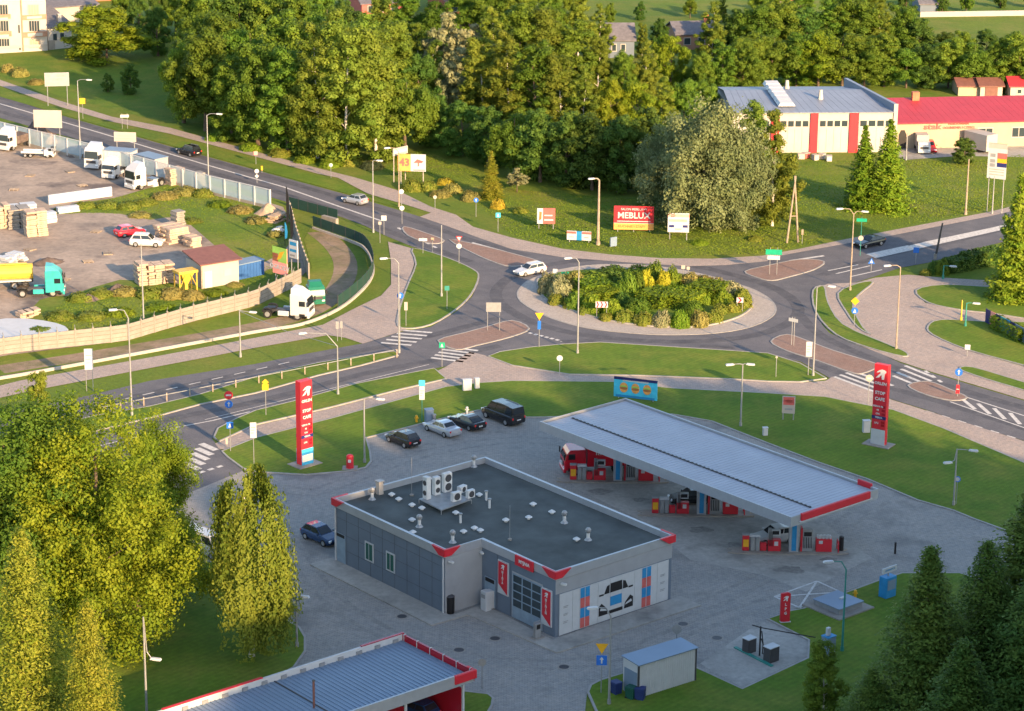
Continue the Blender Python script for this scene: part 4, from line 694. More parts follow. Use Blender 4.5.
# left wall (towards the wash bay): faces local -x
rw = pi/-2
def LW(u0, u1, z0, z1, m, th=.06, name='panel', y0=0.0, x=-.01): return pn(ST, name, rect(-(y0+u1), -(y0+u0), z0, z1), th, m, (x, 0, 0), rw)
b1 = SB1
pd = LW(b1*.81, b1*.955, .1, 2.7, 'door_blue', .05, 'door'); LW(b1*.82, b1*.945, 2.3, 2.65, 'black', .07, 'door_window')
gd = LW(b1*.175, b1*.57, .1, 4.15, 'door_blue', .04, 'roller_door'); LW(b1*.165, b1*.58, .1, 4.3, 'grey_metal', .02, 'door_surround')
for i in range(3):
    for j in range(4):
        u0 = b1*(.185+i*.128); zz = 1.15+j*.74; LW(u0+.06, u0+b1*.115, zz+.05, zz+.66, 'window_glass', .07, 'pane')
for u0, u1, z0, z1 in ((.635, .755, 1.9, 4.7), (.05, .16, .95, 4.0)):
    q = LW(b1*u0-.12, b1*u1+.12, z0-.12, z1+.12, 'panel_white', .10, 'banner_frame')
    pn(ST, 'banner', [(-b1*u0, z1), (-b1*u1, z1), (-b1*u1, z0+.75), (-b1*u0, z0)], .14, 'red_paint', (-.01, 0, 0), rw)
    for k in range(9): text_mesh('MYJNIA'[k % 6], .30, 'white_paint', .005, 'lettering', ST, (-.165, b1*(u0+u1)/2, z1-.85-k*.2), (pi/2, 0, rw), .008) if z1-.85-k*.2 > z0+.8 else None
    pn(ST, 'emblem', [(-b1*(u0+u1)/2+x*.5, z1-.4+z*.5) for x, z in LOGO], .16, 'white_paint', (-.01, 0, 0), rw)
LW(b1*.27, b1*.51, ZT-.85, ZT+.06, 'red_paint', .14, 'sign_board', x=-.17); text_mesh('MYJNIA', .42, 'white_paint', .01, 'lettering', ST, (-.32, b1*.385, ZT-.4), (pi/2, 0, rw), .01)
# far left wall with windows: faces local -x at x=SCc
lw = SB2-SB1
for u in (.44, .635):
    LW(lw*u, lw*u+1.25, 1.55, 3.35, 'panel_white', .05, 'window_frame', SB1, SCc-.01); LW(lw*u+.16, lw*u+1.09, 1.7, 3.2, 'green_glass', .07, 'window_pane', SB1, SCc-.01); LW(lw*u+.6, lw*u+.65, 1.7, 3.2, 'panel_white', .085, 'window_bar', SB1, SCc-.01)
LW(lw*.90, lw*.985, .1, 2.9, 'door_blue', .05, 'door', SB1, SCc-.01); LW(lw*.905, lw*.98, 2.55, 2.85, 'black', .07, 'door_window', SB1, SCc-.01)
pn(ST, 'light_wall', rect(SCc+.02, -.02, .02, ZT-.75), .03, 'render_light', (0, SB1-.0, 0)); pn(ST, 'light_wall', rect(0, SA, Z1+.06, ZT-.78), .025, 'render_light', (0, 0, 0))
bx(ST, 'downpipe', (SCc-.1, SB1+.12, ZT/2-.4), (.12, .12, ZT-.9), 'panel_white'); bx(ST, 'downpipe', (SCc-.1, SB2-.2, ZT/2-.4), (.12, .12, ZT-.9), 'panel_white'); bx(ST, 'downpipe', (SA+.08, .2, ZT/2-.4), (.12, .12, ZT-.9), 'panel_white')
for x, y, r_ in ((.55, -.4, .4), (SCc+.4, SB1-.35, .2), (-.3, SB1-.3, -.3)):
    bx(ST, 'floodlight', (x, y, ZT-1.15), (.22, .5, .16), 'white_paint', r_)
for k in range(1, 9): LW(lw*k/9-.012, lw*k/9+.012, .15, ZT-.8, 'dark_metal', .012, 'wall_seam', SB1, SCc-.0)
for z_ in (1.45, 2.9, 4.3): LW(.05, lw-.05, z_-.010, z_+.010, 'dark_metal', .010, 'wall_seam', SB1, SCc-.0)
for u_ in (.60, .785): LW(b1*u_-.012, b1*u_+.012, .15, ZT-.8, 'dark_metal', .012, 'wall_seam')
# step / pavement round the building
mb = strip_mb(MB(), [(SA+1.0, -1.5), (-1.3, -1.5), (-1.5, SB1-1.0), (SCc-1.2, SB1-1.0), (SCc-1.2, SB2+.5)], 2.6, .14, -.02); mb.build('plinth_pavement', 'slab_dark', ST)
# roof equipment
def roofpt(x, y): return frame_from(Vector((tF.x, tF.y, roofz)), rzS, [(330+x/6.4, 440+y/6.4)], roofz)[0]
def rel(p, z): return (p[0], p[1], z)
acp = [roofpt(*q) for q in ((570, 405), (712, 478), (905, 408), (772, 352))]
pf = thing('equipment_platform', 'low grey steel platform carrying air conditioners on the shop roof', 'platform', (tF.x, tF.y, 0), rzS)
mb = MB(); mb.prism(acp, roofz+.35, roofz+.45); mb.build('deck', 'galv', pf)
for q in acp: MB().cyl((q[0], q[1], roofz), (q[0], q[1], roofz+.35), .05, .05, 6).build('leg', 'galv', pf)
def wpt(q, z):
    c, s = cos(rzS), sin(rzS); return (tF.x+q[0]*c-q[1]*s, tF.y+q[0]*s+q[1]*c, z)
def acunit(px, py, w, h, d, lb, rz, m='white_paint', fans=1, onp=True):
    q = roofpt(px, py); t = thing('air_conditioner', lb, 'air conditioner', wpt(q, roofz+(.45 if onp else 0)), rzS+rz, 'air conditioners on the shop roof')
    bx(t, 'casing', (0, 0, h/2), (w, d, h), m, bevel=.03)
    for k in range(fans):
        z = h*(.5 if fans == 1 else (.28+.45*k)); MB().cyl((w*.0, -d/2-.012, z), (w*.0, -d/2+.02, z), min(w, h/fans)*.40, None, 14).build('fan_grille', 'dark_metal', t)
acunit(620, 405, .62, 2.1, .5, 'tall white air conditioner leftmost on the roof platform', rw, fans=2); acunit(680, 378, .62, 1.7, .5, 'tall white air conditioner in the middle of the platform', 0.0, fans=2); acunit(748, 358, .9, 1.8, .45, 'tall white air conditioner at the back of the platform', 0, fans=2)
acunit(806, 418, .95, .85, .4, 'small boxy air conditioner nearest on the platform', 0); acunit(898, 398, .8, .75, .4, 'small boxy air conditioner rightmost on the platform', 0); acunit(845, 362, .9, .6, .5, 'small white air conditioner behind the two boxy ones', .2)
VT = [(395, 358, 0), (440, 388, 0), (525, 425, 0), (588, 445, 0), (525, 520, 0), (572, 555, 1), (805, 475, 0), (835, 530, 2), (855, 595, 0), (925, 573, 0), (962, 588, 0), (785, 655, 1), (270, 380, 1), (632, 258, 0), (920, 170, 1), (1000, 385, 2), (1020, 435, 2), (955, 360, 0), (530, 600, 0), (1125, 522, 0), (1272, 505, 0), (1500, 530, 1), (1578, 645, 0), (1652, 640, 1), (1300, 420, 0), (1420, 470, 0)]
KV = ('low domed roof vent', 'tall cowled roof vent', 'thin white roof pipe')
for i, (x, y, k) in enumerate(sorted(VT)):
    q = roofpt(x, y); t = thing('roof_vent', '%s on the station roof, %s vent from the left' % (KV[k], ORD[i]), 'vent', wpt(q, roofz), 0, 'vents on the station roof')
    mb = MB()
    if k == 0: mb.cyl((0, 0, 0), (0, 0, .18), .16, .14, 8); MB().cyl((0, 0, .18), (0, 0, .34), .34, .10, 10).build('cap', 'white_paint', t)
    elif k == 1: mb.cyl((0, 0, 0), (0, 0, .75), .15, .15, 8); MB().ball((0, 0, .9), .28, 8, 5).build('cowl', 'galv', t); MB().cyl((0, 0, .0), (0, 0, .2), .36, .2, 8).build('flashing', 'galv', t)
    else: mb.cyl((0, 0, 0), (0, 0, .8), .11, .11, 8); MB().cyl((0, 0, .8), (0, 0, .9), .18, .18, 8).build('cap', 'galv', t)
    mb.build('pipe', 'white_paint', t)
q = roofpt(318, 345); t = thing('roof_chimney', 'pale square chimney at the left end of the station roof', 'chimney', wpt(q, roofz), rzS); bx(t, 'stack', (0, 0, .6), (.5, .5, 1.2), 'wall_pale'); bx(t, 'cap', (0, 0, 1.25), (.66, .66, .1), 'galv')
for i, (x, y, h, lb) in enumerate(((523, 355, 3.6, 'thin lightning rod near the left of the station roof'), (1150, 640, 3.2, 'thin lightning rod over the wash end of the station roof'))):
    q = roofpt(x, y); t = thing('lightning_rod', lb, 'rod', wpt(q, roofz), 0); MB().cyl((0, 0, 0), (0, 0, h), .025, .015, 6).build('mast', 'galv', t); MB().cyl((0, 0, 0), (0, 0, .12), .2, .2, 8).build('foot', 'concrete', t)
# ---- canopy
ZC = 5.7; cL, cT, cR, cF = (G(*p, ZC) for p in ((540.8, 421), (624.8, 398.4), (877.8, 488.4), (791.6, 517.5)))
rzC = atan2((cF-cL).y+(cR-cT).y, (cF-cL).x+(cR-cT).x); CLn = ((cF-cL).length+(cR-cT).length)/2; CWd = ((cT-cL).length+(cR-cF).length)/2
cc = (cL+cT+cR+cF)/4
CN = thing('pump_canopy', 'long pale metal canopy over the fuel pumps with red end band', 'canopy', (cc.x, cc.y, 0), rzC)
CP = [(-CLn/2, -CWd/2), (CLn/2, -CWd/2), (CLn/2, CWd/2), (-CLn/2, CWd/2)]
MB().prism([(p[0]*.985, p[1]*.97) for p in CP], ZC-.28, ZC-.20).build('roof_sheet', 'canopy_sheet', CN)
mb = MB(); n = int(CLn/.5)
for i in range(n): mb.box((-CLn/2+.4+i*(CLn-.8)/(n-1), 0, ZC-.19), (.06, CWd*.95, .025))
o = mb.build('roof_ribs', 'canopy_sheet', CN); o['kind'] = 'stuff'
bx(CN, 'gutter', (0, -CWd*.20, ZC-.15), (CLn*.95, .16, .04), 'dark_metal')
mb = MB(); n = 60
for i in range(n): mb.box((-CLn*.47+i*CLn*.94/(n-1), -CWd*.20, ZC-.12), (.22, .22, .05))
o = mb.build('gutter_clips', 'black', CN); o['kind'] = 'stuff'
strip_mb(MB(), CP, .16, ZC, ZC-.95, True).build('fascia', 'trim_silver', CN); MB().prism([(p[0]*.99, p[1]*.985) for p in CP], ZC-.93, ZC-.88).build('ceiling', 'panel_white', CN)
bx(CN, 'red_band', (CLn/2+.07, .0, ZC-.28), (.30, CWd*.80, .72), 'red_paint', bevel=.06); bx(CN, 'red_band', (CLn/2-1.6, CWd/2+.05, ZC-.1), (1.7, .26, .75), 'red_paint', bevel=.06); bx(CN, 'band_edge', (CLn/2+.06, .0, ZC-.66), (.32, CWd*.84, .10), 'panel_white')
q0 = frame_from(Vector((cc.x, cc.y, 0)), rzC, ((617.5, 481), (701, 514.5), (793, 552)), 0)
for q in q0:
    bx(CN, 'column', (q[0], q[1], (ZC-.9)/2), (.85, .85, ZC-.9), 'trim_silver', -rzC); 
    c2, s2 = cos(-rzC), sin(-rzC); bx(CN, 'column_panel', (q[0]+.44*s2, q[1]-.44*c2, 2.4), (.42, .04, 4.2), 'blue_print', -rzC)
# ---- pump islands
for i, (p, side) in enumerate((((617.5, 481), 'left'), ((701, 514.5), 'middle'), ((793, 552), 'right'))):
    P = G(*p); sd = side+' pump island'
    t = thing('pump_island', 'raised concrete island of the %s pump row' % side, 'kerb island', (P.x, P.y, 0), 0, 'pump islands')
    MB().prism(smooth([(-5.2, -.75), (-5.5, 0), (-5.2, .75), (4.2, .75), (4.5, 0), (4.2, -.75)], 3, True), -.02, .17).build('slab', 'concrete', t)
    def IT(dx): return (P.x+dx, P.y, .17)
    def pump(dx, lb):
        u = thing('fuel_pump', lb, 'fuel pump', IT(dx), 0, 'fuel pumps'); bx(u, 'lower_cabinet', (0, 0, .55), (1.15, .6, 1.1), 'red_paint', bevel=.03); bx(u, 'hose_column', (-.42, 0, 1.55), (.3, .5, 1.1), 'screen_grey'); bx(u, 'display_head', (.1, 0, 1.75), (.85, .45, .55), 'panel_white', bevel=.03); bx(u, 'display', (.1, -.235, 1.78), (.6, .02, .35), 'black')
        for k in range(3): MB().tube([(-.45+.12*k, -.27, 1.9), (-.48+.12*k, -.45, .9), (-.42+.12*k, -.3, .5)], .03, 5).build('hose', 'black', u)
        bx(u, 'emblem_plate', (.15, -.31, .75), (.35, .02, .4), 'panel_white')
    pump(-1.75, 'red and white fuel pump left of the blue column on the '+sd); 
    u = thing('fuel_pump', 'tall grey multi-hose fuel pump right of the column on the '+sd, 'fuel pump', IT(1.25), 0, 'fuel pumps'); bx(u, 'cabinet', (0, 0, 1.05), (.95, .6, 2.1), 'screen_grey', bevel=.03); bx(u, 'red_side', (-.55, 0, 1.15), (.16, .62, 2.3), 'red_paint'); bx(u, 'display', (0, -.31, 1.7), (.7, .02, .4), 'black')
    for k in range(4): MB().tube([(-.35+.22*k, -.31, 1.4), (-.35+.22*k, -.46, .8), (-.3+.22*k, -.32, .35)], .035, 5).build('hose', 'black', u)
    u = thing('goods_stand', 'red display stand at the right end of the '+sd, 'display stand', IT(2.75), 0, 'red stands on the islands'); bx(u, 'base', (0, 0, .6), (1.45, .7, 1.2), 'red_paint', bevel=.03); bx(u, 'price_card', (-.3, -.37, .95), (.35, .03, .3), 'panel_white'); mb = MB()
    for k in range(8): mb.box((-.55+.16*k, .05*(-1)**k, 1.36), (.14, .3, .3))
    mb.build('goods', 'panel_white', u)
    u = thing('litter_bin', 'red bin with yellow front on the '+sd, 'bin', IT(-4.35), 0, 'red bins on the islands'); bx(u, 'body', (0, 0, .75), (.62, .5, 1.5), 'red_paint', bevel=.05); bx(u, 'yellow_front', (0, -.26, .75), (.5, .03, .7), 'yellow_sign'); bx(u, 'lid', (0, 0, 1.54), (.66, .54, .08), 'screen_grey')
    u = thing('service_bin', 'grey double service bin on the '+sd, 'bin', IT(-3.5), 0, 'grey bins on the islands'); bx(u, 'bin', (-.22, 0, .65), (.4, .5, 1.3), 'galv', bevel=.04); bx(u, 'bin', (.22, 0, .65), (.4, .5, 1.3), 'galv', bevel=.04); bx(u, 'towel_box', (0, .05, 1.42), (.9, .35, .22), 'panel_white')
    u = thing('extinguisher_box', 'small red extinguisher box on the '+sd, 'box', IT(-2.75), 0, 'red boxes on the islands'); bx(u, 'box', (0, 0, .4), (.6, .5, .8), 'red_paint', bevel=.06); bx(u, 'handle', (0, 0, .86), (.4, .06, .1), 'dark_metal')
    u = thing('hoop_guard', 'red tubular guard hoop at the end of the '+sd, 'guard rail', (P.x+4.05, P.y, .17), R(90), 'hoop guards'); MB().tube([(-.5, 0, 0), (-.5, 0, .8), (-.35, 0, 1.0), (.35, 0, 1.0), (.5, 0, .8), (.5, 0, 0)], .06, 6).build('hoop', 'red_paint', u); MB().cyl((-.5, 0, .5), (.5, 0, .5), .04).build('rail', 'red_paint', u)
for i, (x, y, lb) in enumerate(((841, 552, 'black post with sleeve right of the pumps'), (895, 554, 'thin black post standing alone on the forecourt'))):
    t = thing('bollard', lb, 'bollard', G(x, y)); MB().cyl((0, 0, 0), (0, 0, 1.5-.4*i), .22-.12*i, None, 8).build('post', 'black', t); MB().cyl((0, 0, 1.5-.4*i), (0, 0, 1.58-.4*i), .24-.12*i, .1, 8).build('cap', 'dark_metal', t)
# ---- wash bay
ZW = 4.8; wA, wR, wL = G(402.5, 633.3, ZW), G(470.5, 670.3, ZW), G(180, 709.5, ZW)
rzW = rzS; d1 = (wR-wA).length
WB = thing('wash_bay', 'open car wash bay with ribbed blue-grey roof and red corner', 'car wash', (wA.x, wA.y, 0), rzW)
# local: +x along B (away right), -x towards lower left; -y along A towards the viewer
WL = 34.0; WP = [(-WL, -d1), (0, -d1), (0, 0), (-WL, 0)]
MB().prism([(-WL, -d1+.1), (-.1, -d1+.1), (-.1, -.1), (-WL, -.1)], ZW-.62, ZW-.55).build('roof_sheet', 'wash_sheet', WB)
mb = MB(); n = int(WL/.42)
for i in range(n): mb.box((-.3-i*.42, -d1/2, ZW-.52), (.06, d1-.25, .05))
o = mb.build('roof_ribs', 'wash_sheet', WB); o['kind'] = 'stuff'
bx(WB, 'front_fascia', (-WL/2, -d1, ZW-.5), (WL, .18, .95), 'trim_silver'); bx(WB, 'end_fascia', (0, -d1/2, ZW-.5), (.18, d1+.1, .95), 'red_glass'); bx(WB, 'back_fascia', (-WL/2, 0, ZW-.45), (WL, .18, .85), 'panel_white')
bx(WB, 'red_corner', (-.9, -d1-.08, ZW-.35), (2.0, .3, .75), 'red_paint', bevel=.06); bx(WB, 'red_corner', (.08, -d1+.3, ZW-.35), (.3, 1.1, .75), 'red_paint', bevel=.06); bx(WB, 'red_trim', (-2.0, .04, ZW-.1), (4.2, .24, .3), 'red_glass'); bx(WB, 'red_trim', (-18, .04, ZW-.1), (9, .24, .3), 'red_paint')
for i in range(16): bx(WB, 'frame_post', (.0, -.3-i*(d1-.6)/15, ZW-.45), (.22, .07, .98), 'panel_white') if i % 3 == 0 else None
for i in range(18): bx(WB, 'sheet_bracket', (-.8-i*1.8, -.14, ZW-.4), (.5, .1, .3), 'galv')
for k in range(6):
    for y in (-.35, -d1+.35): bx(WB, 'post', (-.7-k*5.6, y, (ZW-.9)/2), (.16, .16, ZW-.9), 'panel_white')
    bx(WB, 'partition', (-.75-k*5.6, -d1/2, 1.75), (.08, d1-1.0, 3.1), 'red_glass')
bx(WB, 'roof_seam', (-12.5, -d1/2, ZW-.50), (.1, d1-.3, .06), 'dark_metal')
t = thing('roof_flue', 'short dark flue standing on the wash bay roof', 'flue', wpt((0, 0), 0), 0); qf = G(314, 708, ZW-.55); t.location = (qf.x, qf.y, ZW-.55); MB().cyl((0, 0, 0), (0, 0, 2.2), .09, .09, 8).build('pipe', 'brown_roof', t); MB().cyl((0, 0, 2.2), (0, 0, 2.3), .14, .10, 8).build('cap', 'dark_metal', t)
# ---- tin shed
sF = G(638, 699.5); zs = hpx(sF, 665.8); a0 = G(619, 692.5); a1 = G(695, 681.5)
rzs = atan2((a1-sF).y, (a1-sF).x); Ls = (a1-sF).length; Ws = (a0-sF).length
SH = thing('metal_shed', 'pale blue-white sheet metal shed on the lawn by the give way sign', 'shed', (sF.x, sF.y, 0), rzs)
MB().prism(rect(0, Ls, 0, Ws), 0, zs).build('wall', 'panel_white', SH); n = 26
mb = MB()
for i in range(n): mb.box((Ls*(i+.5)/n, -.015, zs/2), (.05, .03, zs*.94))
o = mb.build('wall_ribs', 'panel_white', SH); o['kind'] = 'stuff'
MB().prism([(-.12, -.15), (Ls+.15, -.15), (Ls+.15, Ws+.15), (-.12, Ws+.15)], lambda p: zs+.02+p[1]*.04, lambda p: zs+.10+p[1]*.04).build('roof', 'wash_sheet', SH)
for x in (0, Ls): bx(SH, 'corner_post', (x, 0, zs/2), (.14, .12, zs), 'dark_metal')
bx(SH, 'door', (-.02, Ws*.5, 1.1), (.04, Ws*.8, 2.2), 'wash_sheet')
for i, (x, y, m, lb) in enumerate(((616, 694, 'bin_blue', 'dark wheelie bin left of the metal shed'), (631, 699, 'bin_green', 'dark green wheelie bin in front of the metal shed'), (640, 700, 'bin_blue', 'blue wheelie bin at the corner of the metal shed'))):
    t = thing('wheelie_bin', lb, 'bin', G(x, y), rzs+.3*i, 'wheelie bins by the shed'); bx(t, 'body', (0, 0, .55), (.62, .7, .95), m, taper=1.15, bevel=.03); bx(t, 'lid', (0, 0, 1.07), (.72, .82, .08), m, bevel=.02); MB().cyl((-.34, .3, .12), (.34, .3, .12), .12, None, 10).build('axle_wheel', 'tyre', t)
for i, (x, y, lb) in enumerate(((486, 611, 'white vending cabinet by the shop notch, left one'), (491, 608, 'white vending cabinet by the shop notch, right one'))):
    t = thing('vacuum_cabinet', lb, 'cabinet', G(x, y), rzS+R(-90), 'cabinets by the shop'); bx(t, 'casing', (0, 0, .95-.1*i), (.75, .65, 1.9-.2*i), 'panel_white', bevel=.04); bx(t, 'display', (0, -.335, 1.45-.1*i), (.5, .02, .35), 'screen_grey'); bx(t, 'base', (0, 0, .06), (.85, .75, .12), 'concrete')
t = thing('litter_bin', 'tall black bin at the shop corner', 'bin', G(450, 613), rzS); MB().cyl((0, 0, 0), (0, 0, 1.55), .38, .40, 12).build('body', 'black', t); MB().cyl((0, 0, 1.55), (0, 0, 1.7), .42, .2, 12).build('lid', 'dark_metal', t)
t = thing('litter_bin', 'short black bin beside the tall black bin', 'bin', G(457, 609), rzS); MB().cyl((0, 0, 0), (0, 0, .75), .26, .28, 10).build('body', 'black', t); MB().cyl((0, 0, .75), (0, 0, .82), .3, .2, 10).build('lid', 'dark_metal', t)
t = thing('pressure_washer', 'small dark service post on its kerb before the roller door', 'service post', G(537, 639), rzS); bx(t, 'base', (0, 0, .08), (1.2, .8, .16), 'concrete'); bx(t, 'body', (0, 0, .8), (.6, .35, 1.3), 'screen_grey', bevel=.03); bx(t, 'screen', (0, -.18, 1.15), (.4, .02, .4), 'black'); MB().tube([(-.35, 0, .16), (-.35, 0, 1.6), (.35, 0, 1.6), (.35, 0, .16)], .035, 6).build('frame', 'galv', t)
# ---- service bay: posts, boxes, red sign, frame
def boxthing(name, lb, cat, px, w, d, h, m, lid='panel_white', rz=None, grp=None):
    t = thing(name, lb, cat, G(*px), rzS if rz is None else rz, grp); bx(t, 'body', (0, 0, h/2), (w, d, h), m, bevel=.03); bx(t, 'lid', (0, 0, h+.04), (w+.06, d+.06, .08), lid, bevel=.02); bx(t, 'door', (0, -d/2-.01, h*.5), (w*.8, .02, h*.7), m); return t
boxthing('vacuum_unit', 'dark grey vacuum box with pale lid, left one in the service bay', 'vacuum', (749, 652), .95, .75, 1.25, 'dark_metal'); boxthing('vacuum_unit', 'dark grey vacuum box with white lid, right one in the service bay', 'vacuum', (771, 661), 1.1, .8, 1.3, 'dark_metal')
t = thing('air_line_post', 'black hose post with overhead arm in the service bay', 'hose post', G(759.5, 656), rzS); MB().tube([(0, 0, 0), (0, 0, 2.3), (.1, .1, 2.6)], .07, 8).build('post', 'black', t); MB().tube([(-.5, .5, 2.75), (0, 0, 2.55), (3.0, -3.4, 2.0)], .05, 6).build('arm', 'black', t)
MB().tube([(0, -.15, 2.3), (-.15, -.5, 1.3), (-.25, -.55, .5), (.1, -.5, .3), (.15, -.3, .9), (.02, -.1, 1.6)], .05, 6).build('hose', 'black', t)
mb = strip_mb(MB(), gp([(735, 648), (772, 667)], 0, False), .3, .14, -.02); tag(mb.build('low_kerb', 'green_pole'), 'low green kerb under the vacuum boxes', 'kerb')
t = thing('sign_column', 'small red column sign beside the painted white box', 'sign', G(784.5, 623), face_cam(G(784, 623), R(20))); pn(t, 'panel', [(-.42, .25), (.42, 0), (.42, 2.7), (.2, 2.82), (-.42, 2.75)], .22, 'red_paint', (0, .1, 0)); bx(t, 'foot', (.05, 0, .08), (.9, .4, .16), 'panel_white'); pn(t, 'emblem', [(x*.5, 2.3+z*.5) for x, z in LOGO], .23, 'white_paint', (0, .09, 0))
for k, ch in enumerate('LPG'): text_mesh(ch, .34, 'white_paint', .01, 'lettering', t, (0, -.14, 1.75-k*.4), (pi/2, 0, 0), .01)
t = thing('storage_hatch', 'low flat concrete hatch with grey lid on the lawn', 'hatch', G(838, 608), rzS); bx(t, 'base', (0, 0, .12), (4.4, 4.4, .24), 'concrete'); bx(t, 'box', (0, 0, .45), (2.9, 2.9, .5), 'screen_grey'); bx(t, 'lid', (0, 0, .74), (3.1, 3.1, .08), 'wash_sheet'); bx(t, 'vent', (.5, 0, .84), (.6, .25, .12), 'panel_white')
boxthing('utility_cabinet', 'pale blue-grey cabinet with small box on top', 'cabinet', (828, 655), .95, .8, 1.7, 'wash_sheet', 'blue_print'); 
t = bpy.data.objects['utility_cabinet']; bx(t, 'top_box', (-.1, 0, 2.15), (.35, .3, .7), 'panel_white', bevel=.03)
t = thing('vending_kiosk', 'blue self-service kiosk with tilted white sign on top', 'kiosk', G(887, 597), rzS); bx(t, 'cabinet', (0, 0, 1.0), (1.3, .9, 2.0), 'blue_print', bevel=.04); bx(t, 'front', (0, -.46, 1.3), (1.0, .02, .9), 'wash_sheet'); pn(t, 'sign', rect(-.85, .95, 2.35, 2.85), .12, 'panel_white', (0, 0, 0)); bx(t, 'sign_post', (0, 0, 2.15), (.1, .1, .4), 'galv'); text_mesh('ODKURZACZ', .2, 'blue_print', .003, 'lettering', t, (.05, -.135, 2.6), (pi/2, 0, 0), .006)
# ---- price pylons
def pylon(px, topy, w, d, lb, off):
    P = G(*px); h = hpx(P, topy); t = thing('price_pylon', lb, 'pylon sign', P, face_cam(P, off), 'red price pylons')
    bx(t, 'base', (0, 0, .1), (w+1.4, d+1.2, .2), 'concrete'); bx(t, 'core', (0, 0, .2+(h-.2)/2), (w, d, h-.2), 'red_paint', bevel=.04)
    f = -d/2-.012
    for s, m1 in ((1, 0), (-1, pi)):
        def at(x, z): return (s*x, s*f, z)
        def R_(x0, x1, z0, z1, m, th=.012): return pn(t, 'print_panel', rect(x0, x1, z0, z1), th, m, (0, s*(-d/2-.006), 0), m1)
        R_(-w/2, w/2, .2, h*.17, 'blue_print' if off > -.3 else 'panel_white'); R_(-w*.45, w*.45, h*.06, h*.14, 'panel_white', .016); R_(-w/2, w/2, h*.17, h*.21, 'cyan_print' if off > -.3 else 'panel_white'); R_(-w/2, w/2, h*.335, h*.375, 'navy', .016)
        pn(t, 'emblem', [(x*w*.75, h*.885+z*w*.72) for x, z in LOGO], .03, 'white_paint', (0, s*(-d/2), 0), m1)
        text_mesh('ORLEN', w*.27, 'white_paint', .012, 'lettering', t, at(0, h*.77), (pi/2, 0, m1), .012); text_mesh('STOP', w*.30, 'white_paint', .015, 'lettering', t, at(0, h*.655), (pi/2, 0, m1), .012); text_mesh('CAFE', w*.30, 'white_paint', .015, 'lettering', t, at(0, h*.58), (pi/2, 0, m1), .012)
        for z, s_ in ((.49, 'VERVA 98'), (.445, '95'), (.40, 'ON')): text_mesh(s_, w*.17, 'white_paint', .006, 'lettering', t, at(-w*.1, h*z), (pi/2, 0, m1), .012)
        for z in (.49, .445, .40, .30, .265): R_(w*.18, w*.42, h*z-.13, h*z+.13, 'red_glass', .016)
        text_mesh('VERVA', w*.17, 'white_paint', .006, 'lettering', t, (0, s*(-d/2-.03), h*.355), (pi/2, 0, m1), .012); text_mesh('LPG', w*.17, 'white_paint', .006, 'lettering', t, at(-w*.15, h*.285), (pi/2, 0, m1), .012)
pylon((305, 465), 380, 1.45, .85, 'tall red price pylon on the left lawn near the entrance', R(38)); pylon((878.5, 445.5), 364, 1.55, .6, 'tall red price pylon on the right beside the crossing', R(-24))
# ================================================================== VEHICLES
WHEEL = {}
def wheel(parent, x, y, r, w=.2):
    k = (r, w)
    if k not in WHEEL:
        a = MB().cyl((0, -w/2, 0), (0, w/2, 0), r, None, 16).mesh('wheel', 'tyre')
        b = MB(); b.cyl((0, -w/2-.012, 0), (0, w/2+.012, 0), r*.62, None, 12); b = b.mesh('rim', 'rim'); WHEEL[k] = (a, b)
    o = link('wheel', WHEEL[k][0], parent, (x, y, r)); link('rim', WHEEL[k][1], o); return o
KIND = dict(  # L, W, H, belt z, bonnet z, cowl x, screen top x, roof rear x, rear base x (fractions of L from front=+.5), tail z
    hatch=(4.0, 1.72, 1.47, .92, .80, .20, .02, -.34, -.46, .95), sedan=(4.6, 1.78, 1.43, .92, .82, .19, .03, -.20, -.34, 1.0), wagon=(4.6, 1.78, 1.48, .93, .80, .20, .04, -.38, -.47, .95),
    suv=(4.4, 1.82, 1.66, 1.02, .95, .22, .06, -.38, -.47, 1.05), van=(4.95, 1.92, 1.96, 1.10, 1.05, .34, .20, -.47, -.49, 1.12), coupe=(4.5, 1.80, 1.36, .90, .78, .16, .00, -.22, -.42, .96), boxcab=(2.4, 1.95, 2.2, 1.25, 1.2, .35, .12, -.47, -.49, 1.3))
